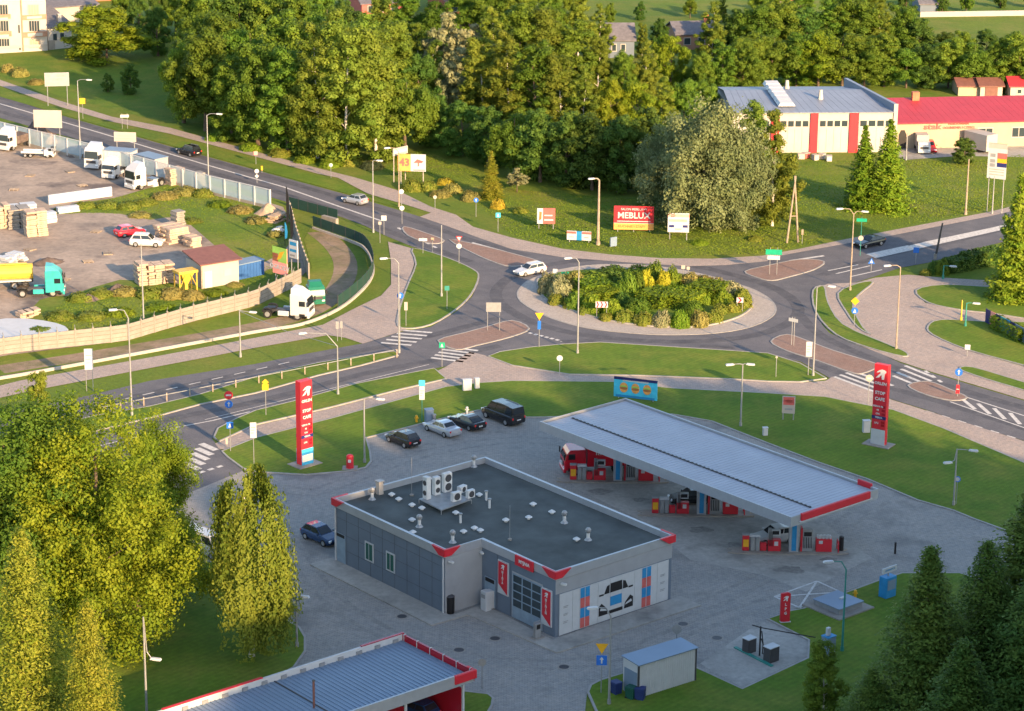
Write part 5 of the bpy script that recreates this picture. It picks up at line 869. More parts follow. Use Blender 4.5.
def car(px, hd, kind, paint, label, sc=1.0, group='cars', name='parked_car', cat='car', z=.04, lightbar=False):
    P = G(*px); rz = heading((px[0], px[1]), (px[0]+hd[0], px[1]+hd[1])) if len(hd) == 2 else hd[0]
    L, W_, H, zb, zh, xc, xs, xr, xe, zt = KIND[kind]
    t = thing(name, label, cat, (P.x, P.y, z), rz, group); t.scale = (sc, sc, sc); hw = W_/2
    # body: lofted sections
    secs = [(.5, .34, zh*.60, .72), (.485, .24, zh*.80, .86), (.42, .20, zh*.93, .96), (xc+.02, .20, zb*.97, 1), (0, .20, zb, 1), (xe+.06, .20, (zb+zt)/2, 1), (-.47, .24, zt, .94), (-.495, .30, zt*.93, .88), (-.5, .40, zt*.7, .80)]
    vs = []; fs = []
    for fx, z0, z1, q in secs:
        h = hw*q
        for y, zz in ((-h*.90, z0), (-h, z0+.16), (-h, z1*.62+z0*.3), (-h*.95, z1-.10), (-h*.84, z1), (h*.84, z1), (h*.95, z1-.10), (h, z1*.62+z0*.3), (h, z0+.16), (h*.90, z0)): vs.append((fx*L, y, zz))
    n = 10
    for i in range(len(secs)-1):
        for j in range(n): fs.append((i*n+j, i*n+(j+1) % n, (i+1)*n+(j+1) % n, (i+1)*n+j))
    fs += [tuple(reversed(range(n))), tuple(range((len(secs)-1)*n, len(secs)*n))]
    MB().add(vs, fs).build('body', paint, t, smooth=False)
    # greenhouse
    bw, tw = hw*.86, hw*.70; zb2 = zb-.03; q = [(xc*L, bw, zb2), (xs*L, tw, H-.03), (xr*L, tw, H-.02), (xe*L, bw, zt-.03)]
    mid = ((xs+xr)/2*L, tw*1.02, H+.015)
    ring = [q[0], q[1], mid, q[2], q[3]]; vs = [(x, -y, z_) for x, y, z_ in ring]+[(x, y, z_) for x, y, z_ in ring]; m5 = len(ring)
    fs = [(i, i+1, m5+i+1, m5+i) for i in range(m5-1)]+[tuple(reversed(range(m5))), tuple(range(m5, 2*m5))]
    MB().add(vs, fs).build('roof', paint, t)
    def lerp(a, b, s): return tuple(a[i]+(b[i]-a[i])*s for i in range(3))
    def panel(nm, a, b, c, d, off, m='car_glass', i0=.08, i1=.9, e0=.06):
        A, B, C, D = a, b, c, d
        p1, p2 = lerp(A, B, i0), lerp(A, B, i1); p4, p3 = lerp(D, C, i0), lerp(D, C, i1)
        w1, w2, w3, w4 = lerp(p1, p4, e0), lerp(p2, p3, e0), lerp(p2, p3, 1-e0), lerp(p1, p4, 1-e0)
        MB().quad(*[tuple(Vector(w)+Vector(off)) for w in (w1, w4, w3, w2)]).build(nm, m, t)
    mir = lambda p: (p[0], -p[1], p[2])
    panel('windscreen', mir(q[0]), mir(q[1]), q[1], q[0], (.02, 0, .02)); panel('rear_window', q[3], q[2], mir(q[2]), mir(q[3]), (-.02, 0, .02), i0=.22 if kind != 'coupe' else .1)
    for s in (1, -1):
        f = (lambda p: p) if s > 0 else mir
        b0, t0, t1, b1_ = f(q[0]), f(q[1]), f(q[2]), f(q[3]); cuts = (0.02, .48, .52, .93) if kind != 'van' else (0.02, .30, .34, .62, .66, .96)
        for i in range(0, len(cuts), 2):
            B0, B1 = lerp(b0, b1_, cuts[i]), lerp(b0, b1_, cuts[i+1]); T0, T1 = lerp(t0, t1, cuts[i]), lerp(t0, t1, cuts[i+1])
            w = [lerp(B0, T0, .14), lerp(B1, T1, .14), lerp(B1, T1, .86), lerp(B0, T0, .86)]; 
            if s > 0: w = w[::-1]
            MB().quad(*[(p[0], p[1]+s*.018, p[2]) for p in w]).build('side_window', 'car_glass', t)
        bx(t, 'headlight', (L*.485, s*hw*.66, zh*.72), (.14, .36, .16), 'head_lamp', -s*.35); bx(t, 'tail_light', (-L*.49, s*hw*.72, zt*.78), (.08, .28, .20), 'tail_lamp', s*.2); bx(t, 'wing_mirror', (xc*L-.15, s*(hw+.08), zb+.06), (.12, .18, .13), paint)
        r = .32 if kind not in ('suv', 'van') else .35
        wheel(t, L*.315, s*(hw-.09), r); wheel(t, -L*.30, s*(hw-.09), r)
    bx(t, 'number_plate', (-L*.5-.01, 0, zt*.62), (.03, .5, .12), 'panel_white'); bx(t, 'grille', (L*.5-.03, 0, zh*.5), (.06, W_*.55, .18), 'black')
    if kind in ('wagon', 'suv', 'van'):
        for s in (1, -1): bx(t, 'roof_rail', ((xs+xr)/2*L, s*tw*.93, H+.04), (L*.40, .04, .05), 'galv')
    return t
PK = (-19, -7.6)
car((403, 444), PK, 'hatch', 'car_black', 'black hatchback parked leftmost in the station bays', 1.0, 'cars parked in the station bays'); car((442, 433), PK, 'sedan', 'car_silver', 'silver saloon parked between two black cars', .98, 'cars parked in the station bays')
car((467, 426.5), PK, 'coupe', 'car_black', 'black sporty car parked between silver saloon and black van', 1.0, 'cars parked in the station bays'); car((503, 420.5), PK, 'van', 'car_black', 'large black van parked rightmost in the station bays', 1.05, 'cars parked in the station bays')
car((321, 541), (19.5, 8), 'hatch', 'car_navy', 'dark blue hatchback beside the left wall of the shop', 1.02); car((207, 553), (20, 7), 'van', 'car_white', 'white van half hidden behind the lower left trees', 1.05)
car((690, 503), (-20, 1), 'hatch', 'car_black', 'black car at the middle pump island', 1.0); car((774, 542), (-20, 2.5), 'hatch', 'car_white', 'white car refuelling at the right pump island', 1.05)
car((530, 274), (-16, 3.2), 'wagon', 'car_white', 'white estate car entering the roundabout', .92, name='car'); car((355, 203.5), (-18, -3.8), 'hatch', 'car_silver', 'silver hatchback driving on the upper road', .95, name='car'); car((189, 155), (-18, -4.5), 'suv', 'car_black', 'black car driving past the glass barrier', .95, name='car'); car((869, 246), (-18, 3.6), 'coupe', 'car_black', 'black coupe on the right hand road', 1.0, name='car')
car((130, 235.5), (16, -2.5), 'hatch', 'car_red', 'red hatchback parked in the storage yard', 1.0); car((147, 246), (18, .6), 'suv', 'car_white', 'white car parked beside the red one in the yard', .98)
car((929, 151), (7, 9), 'hatch', 'car_red', 'red car beside the white delivery van by the shop', 1.05)
for i, (x, y, k, m, lb) in enumerate(((58, 10, 'hatch', 'car_white', 'white car in the far car park, left of the van'), (70, 13, 'van', 'car_white', 'white van in the far car park'), (82, 10, 'sedan', 'car_grey', 'grey car in the far car park'), (66, 6, 'hatch', 'car_navy', 'blue car at the back of the far car park'), (80, 16, 'wagon', 'car_silver', 'silver estate in the far car park'))): car((x, y), (18, 3), k, m, lb, 1.0, 'cars in the far car park')
def truck(px, hd, paint, label, rear='tractor', sc=1.0, cabh=2.6, paint2='dark_metal', name='lorry', deflect=True):
    P = G(*px); rz = heading((px[0], px[1]), (px[0]+hd[0], px[1]+hd[1])); t = thing(name, label, 'truck', (P.x, P.y, .03), rz, 'lorries'); t.scale = (sc,)*3
    L = 6.0 if rear == 'tractor' else 8.0; x0 = L/2; cl = 2.25; w = 1.22; z0 = .55; zt = z0+cabh
    prof = [(x0, z0), (x0+.04, z0+.9), (x0-.02, z0+1.15), (x0-.22, zt-.45), (x0-.55, zt), (x0-cl, zt), (x0-cl, z0)]
    n = len(prof); vs = [(x, -w, z) for x, z in prof]+[(x, w, z) for x, z in prof]; fs = [tuple(range(n)), tuple(reversed(range(n, 2*n)))]+[((i+1) % n, i, n+i, n+(i+1) % n) for i in range(n)]
    MB().add(vs, fs).build('cab', paint, t, bevel=.07)
    MB().quad((x0-.005, -w*.9, z0+1.22), (x0-.005, w*.9, z0+1.22), (x0-.185, w*.86, zt-.5), (x0-.185, -w*.86, zt-.5)).build('windscreen', 'car_glass', t).location.x = .03
    for s in (1, -1):
        bx(t, 'side_window', (x0-.75, s*(w+.006), z0+1.5), (.75, .03, .62), 'car_glass'); bx(t, 'wing_mirror', (x0+.05, s*(w+.14), z0+1.55), (.12, .2, .6), 'black'); bx(t, 'headlight', (x0+.04, s*w*.74, z0+.28), (.08, .42, .2), 'head_lamp'); bx(t, 'door_step', (x0-.75, s*(w+.01), z0+.1), (.7, .04, .35), 'black')
    bx(t, 'grille', (x0+.045, 0, z0+.72), (.05, 1.6, .42), 'dark_metal'); bx(t, 'bumper', (x0-.05, 0, z0-.05), (.3, 2.4, .4), paint, bevel=.05)
    if deflect: MB().add([(x0-.6, -w*.85, zt), (x0-.6, w*.85, zt), (x0-cl+.1, w*.85, zt), (x0-cl+.1, -w*.85, zt), (x0-1.3, -w*.7, zt+.55), (x0-1.3, w*.7, zt+.55), (x0-cl+.1, w*.8, zt+.65), (x0-cl+.1, -w*.8, zt+.65)], [(0, 1, 5, 4), (1, 2, 6, 5), (2, 3, 7, 6), (3, 0, 4, 7), (4, 5, 6, 7)]).build('roof_deflector', paint, t)
    bx(t, 'chassis', (-.6, 0, .82), (L-1.6, .9, .28), 'dark_metal')
    for x in ((x0-1.35, -L/2+.95) if rear == 'tractor' else (x0-1.35, -L/2+1.2, -L/2+2.5)):
        for s in (1, -1): wheel(t, x, s*1.02, .5, .32)
    if rear == 'tractor':
        bx(t, 'fifth_wheel', (-L/2+1.1, 0, 1.05), (1.1, .95, .14), 'black')
        for s in (1, -1): bx(t, 'side_skirt', (x0-3.1, s*1.08, .72), (1.3, .28, .55), paint, bevel=.03); MB().tube([(-L/2+.35, s*1.03, .7), (-L/2+.5, s*1.03, 1.1), (-L/2+.95, s*1.03, 1.2), (-L/2+1.4, s*1.03, 1.1), (-L/2+1.55, s*1.03, .7)], .12, 5).build('mudguard', 'black', t)
    elif rear == 'tank':
        MB().cyl((-L/2+.2, 0, 1.95), (x0-cl-.3, 0, 1.95), .98, .92, 16).build('tank', 'yellow_paint', t); bx(t, 'tank_rail', (-.8, 0, 2.98), (L-3.4, .5, .1), 'yellow_paint'); bx(t, 'tank_frame', (-.9, 0, 1.05), (L-2.6, 2.2, .16), 'panel_white')
    elif rear == 'box': bx(t, 'cargo_box', (-1.1, 0, 2.05), (L-2.6, 2.4, 2.4), paint2 if paint2 != 'dark_metal' else 'wall_pale', bevel=.04)
    elif rear == 'tipper': bx(t, 'tipper_body', (-1.1, 0, 1.55), (L-2.6, 2.4, 1.3), paint2, bevel=.04)
    elif rear == 'flat': bx(t, 'flatbed', (-1.1, 0, 1.15), (L-2.6, 2.4, .18), paint2); [bx(t, 'drop_side', (-1.1, s*1.2, 1.4), (L-2.6, .06, .4), 'panel_white') for s in (1, -1)]
    return t
truck((287, 317), (20, 1.5), 'car_white', 'white tractor unit parked by the curved fence', 'tractor', 1.0); truck((313, 301), (8, 10), 'car_green', 'green lorry cab behind the white tractor unit', 'tractor', .82, 2.3)
truck((40, 295), (20, -.5), 'teal_paint', 'turquoise tractor unit in the yard weeds', 'tractor', .98, 2.7); truck((2, 288), (-20, 1), 'yellow_paint', 'yellow tanker lorry behind the turquoise tractor', 'tank', 1.0); truck((18, 147), (-16, 5), 'car_white', 'white and red lorry at the left end of the glass barrier', 'tipper', .9, 2.7, 'gravel_pile')
truck((146, 187), (-20, 4), 'car_white', 'white tractor unit nearest the yard weeds', 'tractor', .95, 2.8); truck((100, 166), (-14, 7), 'car_white', 'white lorry leftmost of the three by the barrier', 'tractor', .95, 2.8); truck((116, 176), (-14, 7), 'car_white', 'white lorry between two others by the barrier', 'tractor', .85, 2.4)
t = truck((600, 470.5), (-20, 1.0), 'car_red', 'red lorry with white print at the left pump island', 'box', .95, 2.2, 'car_red', deflect=False); text_mesh('m0', .75, 'white_paint', .02, 'lettering', t, (4.1, 0, 1.15), (pi/2, 0, pi/2), .01); text_mesh('mo', .8, 'white_paint', .02, 'lettering', t, (.2, 1.22, 2.4), (pi/2, 0, pi), .01)
truck((38, 157), (18, .5), 'car_white', 'small white flatbed pickup in the yard', 'flat', .62, 1.45, 'panel_white', 'pickup_truck', False); truck((921, 150), (6, 9), 'car_white', 'white delivery van in front of the red roofed shop', 'box', .78, 1.7, name='delivery_van', deflect=False)
truck((415, 716), (-19, -7.6), 'car_navy', 'dark blue car roof glimpsed inside the wash bay', 'tractor', .5, 2.0) if False else car((416, 716), PK, 'hatch', 'car_navy', 'dark blue car standing inside the wash bay', 1.0)
# ================================================================== STREET FURNITURE
def lamp(px, topy, arms, label, m='galv', r=.085, kind='cobra', cat='street lamp', name='street_lamp', group='street lamps'):
    """arms: list of head pixels; heads hang from curved arms at the pole top"""
    P = G(*px); h = hpx(P, topy); t = thing(name, label, cat, P, 0, group)
    MB().cyl((0, 0, 0), (0, 0, h), r*1.25, r*.7, 8).build('pole', m, t); MB().cyl((0, 0, 0), (0, 0, .5), r*1.9, r*1.7, 8).build('pole_base', m, t)
    s = ppm(P)
    for hx, hy in arms:
        dx = (hx-prj((P.x, P.y, h))[0])/s; dz = (topy-hy)/s*.95; d = Vector((dx, -abs(dx)*.25, 0))
        e = Vector((0, 0, h))+d+Vector((0, 0, dz)); m1 = Vector((0, 0, h))+d*.35+Vector((0, 0, dz*.85))
        MB().tube([(0, 0, h-.05), m1, e], [r*.7, r*.55, r*.45], 6).build('arm', m, t); rz = atan2(d.y, d.x)
        o = MB().box((0, 0, 0), (.95, .36, .16), 0, 0, .8).build('lamp_head', 'panel_white', t, e+d.normalized()*.35, rz, bevel=.03)
        bx(o, 'lens', (0.08, 0, -.09), (.6, .26, .04), 'head_lamp')
    return t
lamp((80, 142), 80.5, [(87, 79)], 'street lamp behind the white board by the glass barrier'); lamp((208.6, 182), 115, [(217, 113)], 'street lamp at the end of the stacked slabs by the barrier'); lamp((373.3, 232.5), 161, [(377, 160)], 'street lamp beside the upper road left of the advert')
lamp((399, 353), 263, [(387, 257)], 'street lamp with round blue sign left of the grass triangle', 'galv'); lamp((338, 395), 346, [(307, 329.5)], 'lamp on the grass strip with long arm over the carriageway'); lamp((132, 416), 318, [(117.5, 308)], 'lamp on the left median, arm pointing left')
lamp((144, 330), 244, [], 'bare pole standing behind the concrete yard wall', cat='pole', name='pole'); lamp((240.5, 357), 310, [(250, 311)], 'short pole by the footpath with span wire', cat='pole', name='pole'); lamp((364.6, 463.5), 398, [(377, 397.5)], 'lamp at the left end of the station car park')
lamp((577.5, 354), 262, [(571, 257)], 'tall lamp in front of the roundabout planting'); lamp((850, 291), 214, [(842, 207.5), (861.5, 210.5)], 'double headed lamp at the plaza corner', 'wood'); lamp((896, 349.5), 267, [(890, 264.5)], 'lamp standing at the edge of the brown plaza', 'wood'); lamp((813, 376.5), 287, [(828, 285)], 'tall lamp at the tip of the roundabout lawn')
lamp((740.5, 427), 364, [(733, 363.5), (747, 363.5)], 'T shaped lamp behind the pump canopy'); lamp((953.5, 506), 449, [(969, 449), (952, 463)], 'lamp on the lawn at the right end of the forecourt'); lamp((609, 705), 616, [(597, 605)], 'lamp beside the yellow give way sign'); lamp((842, 652), 569, [(832, 559)], 'teal based lamp by the painted white box', 'green_pole')
lamp((147, 720), 617, [(150, 662)], 'camera mast on the lower left lawn', name='camera_mast', cat='camera mast'); lamp((297, 648), 583, [(300, 597)], 'camera mast at the birch lawn tip', name='camera_mast', cat='camera mast'); lamp((598, 245), 180, [(594, 178)], 'thick concrete pole left of the red advert', 'wood', .16, cat='pole', name='utility_pole')
lamp((399, 207), 152, [(390, 147)], 'lamp in front of the orange and white billboard', 'wood'); lamp((441.5, 297), 225, [], 'thin pole standing in the grass triangle', cat='pole', name='pole'); lamp((965.5, 214.5), 159, [], 'bare wooden pole on the right meadow', 'wood', .12, cat='pole', name='utility_pole'); lamp((992, 214), 176, [], 'grey pole below the right advert tower', cat='pole', name='pole')
lamp((906, 160), 133, [], 'white post before the delivery van', cat='pole', name='pole'); lamp((972, 157), 142, [], 'thin white post right of the advert tower', cat='pole', name='pole'); lamp((965.2, 327), 303, [(973, 302.5)], 'teal post with arm on the rounded lawn', 'green_pole'); lamp((943, 279), 265.5, [(950, 265.5)], 'short teal lamp by the garden hedge', 'green_pole'); lamp((961, 321), 300, [], 'slim yellow post on the rounded lawn', 'yellow_paint', cat='pole', name='pole')
t = thing('utility_pole', 'wooden A shaped utility pole beside the meadow', 'pole', G(792.5, 243)); MB().cyl((-.75, 0, 0), (.1, .2, 9.0), .14, .1, 8).build('leg', 'wood', t); MB().cyl((.75, .3, 0), (-.05, .2, 9.0), .14, .1, 8).build('leg', 'wood', t); MB().cyl((-.42, .1, 3.6), (.42, .25, 3.6), .07).build('brace', 'wood', t)
P = G(935, 259.5); t = thing('utility_pole', 'black leaning pole by the right road', 'pole', P); h = hpx(P, 223); MB().cyl((0, 0, 0), (.7, 0, h), .16, .11, 8).build('pole', 'dark_metal', t); bx(t, 'stub', (0, 0, .4), (.34, .34, .8), 'concrete')
a, b = G(240.5, 357), G(338, 395); a.z = hpx(a, 311); b.z = hpx(b, 346); t = thing('span_wire', 'thin cable between the footpath pole and the long armed lamp', 'cable', a); MB().tube([(0, 0, 0), (b-a)*.5-Vector((0, 0, .4)), b-a], .03, 4).build('cable', 'galv', t)
# ---- signs
def disc(r, n=16): return [(r*cos(2*pi*k/n), r*sin(2*pi*k/n)) for k in range(n)]
SHAPE = dict(circle=disc(.42), tri=[(-.45, -.36), (.45, -.36), (0, .45)], inv=[(-.48, .38), (.48, .38), (0, -.46)], square=rect(-.4, .4, -.4, .4), diamond=[(0, -.5), (.5, 0), (0, .5), (-.5, 0)], tall=rect(-.35, .35, -.9, .9), wide=rect(-.6, .6, -.2, .2), board=rect(-1.15, 1.15, -.75, .75))
ARROW = [(-.06, -.26), (.06, -.26), (.06, .06), (.17, .06), (0, .28), (-.17, .06), (-.06, .06)]; PERSON = [(-.2, -.26), (.2, -.26), (.0, .26)]
def sign(px, plates, label, pole='galv', off=0.0, two=0.0, group='road signs', r=.04):
    P = G(*px); t = thing('road_sign', label, 'sign', P, face_cam(P, off), group); s = ppm(P); top = 0
    for sh, m, cy, inner, sc in plates:
        z = hpx(P, cy); top = max(top, z+.35*sc); pl = pn(t, 'plate', [(x*sc, z+zz*sc) for x, zz in SHAPE[sh]], .03, m, (0, -.05, 0))
        if inner == 'rim': pn(t, 'plate_centre', [(x*sc*.68, z+zz*sc*.68) for x, zz in SHAPE[sh]], .036, 'panel_white', (0, -.05, 0))
        elif inner == 'bar': pn(t, 'plate_symbol', rect(-.26*sc, .26*sc, z-.08*sc, z+.08*sc), .036, 'panel_white', (0, -.05, 0))
        elif inner == 'arrow': pn(t, 'plate_symbol', [(x*sc, z+zz*sc) for x, zz in ARROW], .036, 'panel_white', (0, -.05, 0))
        elif inner == 'person': pn(t, 'plate_symbol', [(x*sc, z+zz*sc) for x, zz in PERSON], .036, 'panel_white', (0, -.05, 0))
        elif inner == 'yellow': pn(t, 'plate_centre', [(x*sc*.74, z+zz*sc*.74) for x, zz in SHAPE[sh]], .036, 'yellow_sign', (0, -.05, 0))
        elif inner == 'text':
            for k in range(3): pn(t, 'plate_lettering', rect(-.25*sc, .22*sc-.08*k, z+(.4-.4*k)*sc*.8-.04, z+(.4-.4*k)*sc*.8+.05), .036, 'screen_grey', (0, -.05, 0))
    for x in ((-two, two) if two else (0,)): MB().cyl((x, 0, 0), (x, 0, top), r, r, 6).build('post', pole, t)
    return t
W1 = 'panel_white'
sign((229, 415), [('circle', 'red_paint', 395, 'bar', 1.1), ('circle', 'blue_sign', 404, 'arrow', 1.0)], 'red no entry sign over a round blue arrow on the median'); sign((230.6, 452), [('square', 'blue_sign', 425, 'person', .85)], 'blue crossing sign at the station entrance'); sign((266, 416), [('diamond', 'yellow_sign', 382, None, .7), ('square', 'yellow_sign', 387, None, .85)], 'orange sign pair on the grass strip left of the pylon')
sign((254, 464.5), [('tall', W1, 430, 'text', .9)], 'tall white info plate on the lawn by the entrance'); sign((90, 391), [('tall', W1, 359, 'text', 1.3)], 'large white info board by the footpath on the left', two=.35); sign((422, 422.5), [('square', 'cyan_print', 383, None, .8), ('tall', W1, 393, 'text', .8)], 'white station sign with blue top on a green pole', 'green_pole')
sign((559.5, 375), [('circle', W1, 358, None, .8)], 'round white sign beside the long footpath'); sign((493.5, 331), [('board', 'galv', 307, None, .75)], 'large pale direction board on the lower left splitter', two=.7); sign((442, 367), [('square', 'green_sign', 345, 'person', .8)], 'teal crossing sign on the lower left splitter')
sign((400.5, 352), [('circle', 'blue_sign', 295.5, 'arrow', .9)], 'round blue cycle sign on the lamp by the footpath', r=.02); sign((406, 327), [('tall', 'wall_pale', 306, None, .55)], 'narrow grey sign back beside the grass triangle'); sign((447, 310), [('square', 'green_pole', 288, None, .7)], 'dark green sign back in the grass triangle')
sign((459, 264.5), [('inv', 'red_paint', 238.5, 'rim', .85), ('circle', W1, 246, None, .8)], 'give way triangle above a round sign by the upper arm'); sign((402, 224), [('circle', W1, 208, None, .8)], 'round pale sign on the small splitter island'); sign((401.5, 210), [('circle', W1, 191.5, None, .8)], 'round pale sign before the billboard'); sign((435, 209), [('circle', 'wall_pale', 197, None, .6)], 'small round sign by the far footpath')
sign((476, 217), [('circle', 'blue_sign', 200, 'arrow', .8)], 'round blue cycle sign on the far verge'); sign((498, 232), [('square', 'cyan_print', 215, 'person', .8)], 'pale blue crossing sign by the far footpath'); sign((384, 235), [('square', W1, 218, None, .85)], 'square white sign at the upper crossing'); sign((380, 243), [('square', 'wall_pale', 223, None, .5)], 'small sign back below the square white sign')
sign((423, 254), [('wide', W1, 239.5, None, .9)], 'flat white sign at the tip of the grass triangle'); sign((432.5, 252), [('square', 'wood', 239, None, .5)], 'little brown sign beside the flat white sign'); sign((539, 348), [('inv', 'yellow_sign', 316, None, 1.0), ('tall', 'blue_sign', 325, None, .55)], 'yellow give way sign over a blue plate by the roundabout'); sign((854, 326), [('diamond', 'yellow_sign', 301, None, 1.0), ('circle', 'blue_sign', 310.5, 'person', .95)], 'orange diamond above round blue sign beside the plaza')
sign((773, 275), [('wide', 'green_sign', 252, None, 1.7), ('wide', W1, 257.5, None, 1.3)], 'green and white direction sign on the right splitter', two=.45); sign((802, 244), [('tall', 'wood', 232, None, .4)], 'narrow brown post sign by the A pole'); sign((860, 256), [('wide', 'green_sign', 220, None, 1.1), ('circle', 'wall_pale', 238, None, .8)], 'green street sign over round sign by the black coupe', 'green_pole'); sign((915.5, 264), [('square', 'blue_sign', 250, None, .9)], 'square blue sign by the right road')
sign((871, 271.5), [('tri', 'blue_sign', 261, 'person', .95)], 'blue triangular crossing marker at the plaza edge'); sign((967, 356.5), [('square', W1, 347, 'person', .75)], 'small white and blue sign before the rounded lawn'); sign((957.3, 397), [('circle', 'blue_sign', 372, 'arrow', 1.0), ('tall', 'red_paint', 389, 'bar', .55)], 'blue keep right sign over red striped bollard'); sign((792.5, 346), [('wide', W1, 320, None, 1.0)], 'flat white sign on the lower right splitter', off=R(-30), two=.15)
sign((808, 376), [('tall', W1, 349, 'text', .95)], 'tall white panel beside the tall lamp', r=.05); sign((775.8, 378), [], 'plain thin white post on the roundabout lawn') if False else sign((775.8, 378), [('circle', 'wall_pale', 357, None, .3)], 'thin white post on the roundabout lawn'); sign((868, 405), [('circle', 'wall_pale', 378, 'bar', .95)], 'round cream sign left of the right pylon'); sign((601, 694), [('inv', 'yellow_sign', 648, None, 1.05), ('square', 'blue_sign', 660, 'arrow', 1.05)], 'yellow give way triangle over blue one way sign')
sign((482, 689), [('circle', 'galv', 662, None, .8)], 'grey back of a round sign by the little lawn'); sign((676, 655), [('circle', 'galv', 629, None, .95)], 'round traffic mirror behind the metal shed'); sign((337.5, 341), [('tall', 'screen_grey', 325, None, .5)], 'dark narrow sign by the footpath below the white tractor'); sign((341.5, 340), [('tall', 'screen_grey', 324.5, None, .45)], 'second dark narrow sign below the white tractor'); sign((257, 183), [('circle', W1, 171, None, .75), ('diamond', W1, 176, None, .6)], 'white sign pair behind the glass barrier')
sign((256, 164.5), [('square', 'pink_print', 153, None, .7)], 'small pink sign on the upper verge'); sign((262, 173), [('tall', 'yellow_sign', 168, None, .35)], 'small yellow and white post by the upper road'); sign((331, 178), [('circle', W1, 165, None, .65)], 'round white sign on the upper verge'); sign((83, 119), [('square', 'yellow_sign', 101, None, 1.1)], 'orange road sign beside the left street lamp'); sign((125, 129), [('wide', W1, 116, None, 1.1)], 'white board on two legs by the upper footpath', two=.4)
sign((956, 505), [('circle', 'blue_sign', 479, 'rim', .7)], 'blue and white round sign on the lawn lamp', r=.03); sign((227, 448), [('tall', 'wall_pale', 441, None, .35)], 'short white marker post at the station entrance'); sign((683, 277), [('square', 'wall_pale', 267, None, .6)], 'grey sign back at the rear of the roundabout'); sign((688, 277), [('square', 'wall_pale', 268, None, .5)], 'second grey sign back at the rear of the roundabout'); sign((565, 284), [('wide', 'green_sign', 273, None, .8)], 'teal sign back on the roundabout, left side'); sign((555, 283), [('square', W1, 271, None, .7)], 'pink-white sign back on the roundabout, left side')
for px, cy, w, h, lb in (((601.5, 319), 304.5, 1.45, .72, 'red and white chevron board on the front of the roundabout'), ((739.5, 313), 300, .8, .62, 'small red and white chevron on the right of the roundabout')):
    P = G(*px); z = hpx(P, cy); t = thing('chevron_board', lb, 'sign', P, face_cam(P), 'road signs'); pn(t, 'board', rect(-w/2, w/2, z-h/2, z+h/2), .05, W1, (0, 0, 0))
    k = 3 if w > 1 else 1
    for i in range(k):
        c = -w/2+(i+.5)*w/k; q = w/k*.32; pn(t, 'chevron', [(c-q, z+h/2-.02), (c, z+h/2-.02), (c+q, z), (c, z-h/2+.02), (c-q, z-h/2+.02), (c, z)], .06, 'red_paint', (0, 0, 0))
    for x in (-w*.4, w*.4): MB().cyl((x, .02, 0), (x, .02, z), .035, None, 6).build('post', 'galv', t)
# ---- median posts
for i in range(14):
    x = 98+i*23.0; y = 416+(-58)*(i/13.2); P = G(x, y-1.2)
    t = thing('median_post', 'short grey post on the grass median, %s from the left' % ORD[i], 'post', P, 0, 'short posts along the median'); bx(t, 'post', (0, 0, .5), (.12, .12, 1.0), 'wood'); bx(t, 'reflector', (0, -.065, .85), (.08, .01, .12), W1)
ra, rb = gp([(98, 415)], 0)[0], gp([(397, 356)], 0)[0]
for k, z in enumerate((.75,)): tag(strip_mb(MB(), [ra, rb], .04, z+.07, z).build('guard_rail', 'galv'), 'long grey guard rail on the posts of the median', 'guard rail')
# ---- cabinets, hydrants, bins
def cab(px, w, d, h, lb, m=W1, name='utility_cabinet', cat='cabinet'):
    P = G(*px); t = thing(name, lb, cat, P, face_cam(P, R(15)), 'utility cabinets'); bx(t, 'body', (0, 0, h/2), (w, d, h), m, bevel=.03); bx(t, 'lid', (0, 0, h+.03), (w+.08, d+.08, .07), m, bevel=.02); bx(t, 'door', (0, -d/2-.012, h*.5), (w*.82, .02, h*.76), m); bx(t, 'plinth', (0, 0, .06), (w+.06, d+.06, .12), 'concrete'); return t
cab((467, 391), .95, .45, 1.3, 'white cabinet beside the footpath, left and larger one'); cab((477, 389), .5, .4, 1.2, 'white cabinet beside the footpath, right and smaller one'); cab((866, 433), .75, .5, 1.35, 'white cabinet beside the right pylon'); cab((765, 436), .5, .4, .9, 'white cabinet on the lawn behind the canopy'); cab((429, 423), .85, .7, 1.5, 'teal-grey ticket machine by the parked silver saloon', 'wash_sheet'); cab((434, 424), .35, .4, 1.0, 'narrow grey box beside the ticket machine', 'galv')
for px, lb, m in (((467, 414.5), 'small white hydrant by the black coupe', W1), ((416.5, 423), 'small yellow hydrant near the ticket machine', 'yellow_sign'), ((855, 599), 'small yellow hydrant on the lawn by the hatch', 'yellow_sign')):
    t = thing('hydrant', lb, 'hydrant', G(*px)); MB().cyl((0, 0, 0), (0, 0, .7), .13, .12, 8).build('barrel', m, t); MB().ball((0, 0, .74), .15, 8, 5).build('cap', m, t); MB().cyl((-.22, 0, .55), (.22, 0, .55), .06, None, 6).build('outlets', m, t)
t = thing('litter_bin', 'red post box shaped bin on the left lawn', 'bin', G(350, 469)); bx(t, 'base', (0, 0, .08), (1.5, 1.2, .14), 'concrete'); MB().cyl((0, 0, .14), (0, 0, 1.35), .38, .36, 12).build('body', 'red_paint', t); MB().ball((0, 0, 1.33), .37, 12, 6, 0, (1, 1, .6)).build('dome', 'red_paint', t); bx(t, 'emblem', (-.02, -.37, .95), (.3, .04, .3), W1)
